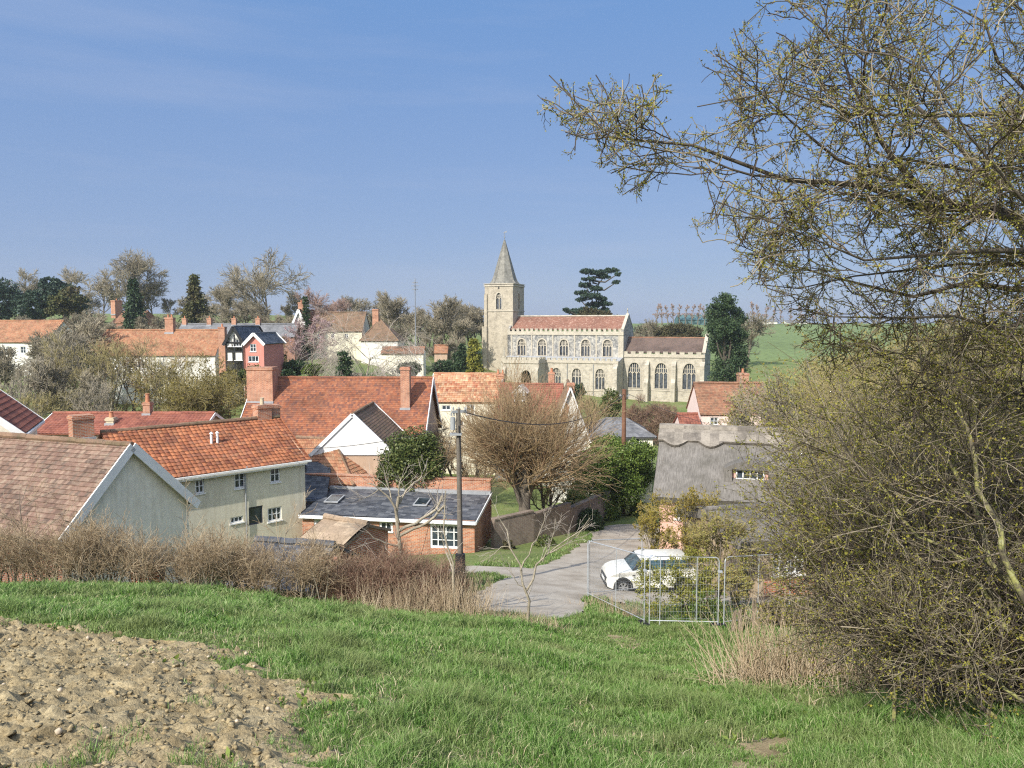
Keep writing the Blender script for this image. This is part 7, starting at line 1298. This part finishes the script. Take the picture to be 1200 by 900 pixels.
P0, R0 = hand_branches(root, polys, None, rads, 12); meshpart('trunk', [tubes([P0], [R0], 9)], 'bark_dark', root)
P0b, R0b = P0[1:], R0[1:]
P1, R1 = spawn(g, P0b, R0b, 19, 1.5, (50, 18), 8, 0.24, (-0.01, 0, 0.01), 0.42, 0.2, 1.0, 0.3, 0.005, 0.72)
LX = [930, 905, 850, 780, 690, 632, 640, 662, 700, 745, 790, 850, 900, 950]; LY = [-200, 0, 60, 78, 88, 98, 130, 160, 205, 240, 270, 300, 350, 450]
def trim(P, Rr, slack=0):                         # keeps the crown inside its outline
    q = P[:, -1] + l0; zc = q[:, 1] * cp_ - q[:, 2] * sp_; yc_ = q[:, 1] * sp_ + q[:, 2] * cp_; X_ = 600 + F * q[:, 0] / zc; Y_ = 450 - F * yc_ / zc; k = X_ > np.interp(Y_, LY, LX) - slack + g.normal(size=len(X_)) * 12; return P[k], Rr[k]
P1, R1 = trim(P1, R1); P2, R2 = spawn(g, P1, R1, 7, 0.50, (52, 18), 6, 0.28, (0, 0, 0.012), 0.55, 0.1, 1, 0.4, 0.0042, 0.35); P2, R2 = trim(P2, R2, 8)
P3, R3 = spawn(g, P2, R2, 4, 0.20, (55, 16), 4, 0.28, (0, 0, 0.01), 0.65, 0.1, 1, 0.5, 0.0028, 0.3)
P3, R3 = trim(P3, R3, 14); P4, R4 = spawn(g, P3[:: 2], R3[:: 2], 3, 0.07, (55, 15), 3, 0.1, (0, 0, 0), 0.8, 0.1, 1, 0.5, 0.0018, 0.1)
meshpart('crown', [tubes([P1, P2, P3, P4], [R1, R2, R3, R4], [5, 4, 3, 3])], 'twig_thorn', root)
pos, d = along(g, P3, 16000, 0.05); p2, d2 = along(g, P4, 17000, 0.4); p3, d3 = along(g, P2, 6000, 0.1); cl_ = lambda q, m: (np.repeat(q, m, 0) + g.normal(size=(len(q) * m, 3)) * 0.009); pos, p2, p3 = cl_(pos, 3), cl_(p2, 2), cl_(p3, 3); pos = np.concatenate([pos, p2, p3]); 
meshpart('leaves', [leafcards(g, pos, 0.021, 0.5)], 'bud_green', root, False)

# --- the thicket under it
def thicket(label, px, py, d, h, wd, seed, stems_=20, tw='twig_thorn', lf='bud_green', nl=9000, lean=0.4, cat='thicket', ls=0.024, n2=8, n3=5, n4=2, name='thorn_bush', r=0.014):
    x, y = xy(px, py, d); return twiggy(name, label, cat, x, y, h, wd, seed, tw, nst=stems_, r=r, leafm=lf, lean=lean, n2=n2, n3=n3, n4=n4, ls=ls, nl=nl, trop=0.02)
for i, (px, py, d, h, wd, nl, lab) in enumerate([
    (1235, 890, 7.4, 2.4, 1.0, 3000, 'dark leafless bramble filling the bottom right corner'), (1140, 900, 7.6, 1.7, 1.1, 3500, 'low dark bramble right of the lone broken stake'), (1085, 880, 8.6, 1.6, 1.0, 2500, 'low twiggy bramble just left of the lone broken stake'),
    (1180, 860, 9.5, 3.6, 1.5, 9000, 'dense dark thorn bush at the right edge above the bottom corner'), (1110, 860, 10.5, 3.8, 1.6, 9000, 'dense thorn bush behind the lone broken stake'), (1060, 830, 11.5, 3.5, 1.3, 9000, 'dense thorn bush behind the slim mossy stem'), (1020, 800, 13, 3.3, 1.2, 8000, 'thorn bush right of the white sash window'), (1150, 800, 13, 4.6, 2.0, 10000, 'tall tangled bush behind the mossy limbs'), (1060, 780, 15, 4.8, 2.0, 10000, 'tall budding bush in the middle of the thicket'), (1030, 760, 17, 4.0, 1.3, 9000, 'budding bush behind the pale dry grass'), (1230, 800, 12, 4.4, 1.8, 8000, 'tangled bush cut by the right picture edge'),
    (1060, 720, 21, 5.4, 2.0, 9000, 'tall olive bush before the thatched roof end'), (925, 742, 21, 0.9, 1.8, 1500, 'low olive bramble below the sash window')]):
    nl = int(nl * 1.5)
    thicket(lab, px, py, d, h, wd, 210 + i, nl=nl, ls=0.036 + 0.002 * max(0, d - 9), r=0.018 + 0.0008 * d)
for i, (px, d, pt_, lab) in enumerate([(1035, 26, 385, 'tall olive-green budding tree rising behind the thicket, leftmost'), (965, 44, 400, 'pale olive budding tree right of the pink cottage'), (1090, 28, 372, 'tall budding tree behind the middle of the thicket'), (1150, 30, 366, 'budding tree behind the right part of the thicket'), (925, 60, 425, 'grey-olive bare tree beside the evergreen oak'), (1215, 27, 370, 'budding tree cut by the right edge behind the thicket'), (1010, 45, 392, 'grey-brown bare tree far behind the thicket'), (1120, 48, 376, 'brownish bare tree far behind the thicket at the right')]):
    bare_at(px, d, pt_, seed=230 + i, label=lab, spread=0.36, limbs=9, n2=6, n3=6, n4=3, up=0.06, twig=['twig_olive', 'twig_grey', 'twig_brown'][i % 3], name='budding_tree', cat='tree', twig_r=0.0085 * d / 26, multi=4, trunk_r=0.09, trunk_h=0.1, leaf='bud_far', leafn=12000, leafs=0.085 * d / 27)
# mossy leaning stems in the thicket
b = W(1160, 880, 6.9); loc = Vector((b[0], 6.9, G(b[0], 6.9))); root = empty('thorn_tree', loc, 0, label='old leaning thorn stems covered in yellow lichen at the right edge', cat='tree')
PB = branch_px(loc, [[(1235, 900, 0), (1215, 780, 0), (1195, 700, 0), (1170, 650, 0), (1130, 590, .1), (1110, 540, .2), (1085, 500, .3), (1050, 470, .4)], [(1195, 870, -.2), (1155, 830, -.2), (1110, 790, -.2), (1065, 760, -.1), (1050, 740, 0), (1000, 700, .3)], [(1047, 870, .3), (1046, 830, .3), (1049, 790, .2), (1040, 765, .2), (1020, 745, .2), (1000, 720, .3)], [(1230, 800, 0), (1180, 735, 0), (1150, 680, .1), (1120, 650, .2), (1080, 625, .3), (1060, 615, .3), (1040, 580, .4), (1030, 560, .4)], [(1240, 760, -.5), (1200, 690, -.5), (1170, 630, -.5), (1150, 560, -.4), (1130, 480, -.3), (1070, 440, -.2)], [(1210, 830, -.6), (1170, 800, -.6), (1150, 790, -.6), (1110, 770, -.5)], [(1110, 790, -.2), (1085, 770, -.2), (1070, 745, -.1)]], 6.9)
P0, R0 = hand_branches(root, PB, None, [(0.046, 0.014), (0.032, 0.010), (0.022, 0.008), (0.038, 0.010), (0.036, 0.010), (0.02, 0.007), (0.016, 0.006)], 12); g = rng(305); meshpart('trunk', [tubes([P0], [R0], 9)], 'bark_lichen', root)
P1, R1 = spawn(g, P0, R0, 11, 0.8, (45, 18), 6, 0.18, (0, 0, 0.05), 0.4, 0.35, 1, 0.35, 0.006, 0.3); P2, R2 = spawn(g, P1, R1, 8, 0.6, (45, 18), 5, 0.2, (0, 0, 0.01), 0.6, 0.1, 1, 0.4, 0.0035, 0.3); P3, R3 = spawn(g, P2, R2, 5, 0.25, (42, 16), 4, 0.2, (0, 0, 0), 0.7, 0.1, 1, 0.5, 0.0025, 0.2)
meshpart('crown', [tubes([P1, P2, P3], [R1, R2, R3], [5, 3, 3])], 'twig_thorn', root); pos, d = along(g, P3, 14000); meshpart('leaves', [leafcards(g, pos, 0.022)], 'bud_green', root, False)
# weeds and brambles at the thicket foot
g = rng(320); N = 5000; x = g.uniform(2.8, 6.5, N); y = g.uniform(7.0, 13, N); kx = x > np.interp(y, [7, 13], [4.2, 3.6]); x, y = x[kx], y[kx]; pos = np.stack([x, y, Gs(x, y) + g.random(len(x)) * 0.18], -1); V, Fq = leafcards(g, pos, 0.05, 0.6, np.array([0, 0, 0.4])); tag(link('weeds', npmesh('weeds', V, [Fq], 'leaf_laurel')), 'low leafy green weeds along the foot of the thicket', 'weeds', kind='stuff')
# ------------------------------------------------------------------ spring haze
hm = bpy.data.materials.new('haze_air'); hm.use_nodes = True; hn = hm.node_tree.nodes; hn.remove(hn['Principled BSDF']); pv = hn.new('ShaderNodeVolumePrincipled')
pv.inputs['Color'].default_value = (0.80, 0.88, 1.0, 1); pv.inputs['Density'].default_value = 0.00020; pv.inputs['Anisotropy'].default_value = 0.2; hm.node_tree.links.new(pv.outputs[0], hn['Material Output'].inputs['Volume']); M['haze_air'] = hm
mb = MB(); mb.box((-830, -40, -24), (830, 970, 32)); hz_ = mb.build('haze', 'haze_air'); tag(hz_, 'thin pale spring haze over the valley', kind='stuff')
sc.cycles.volume_bounces = 1; sc.cycles.volume_step_rate = 4
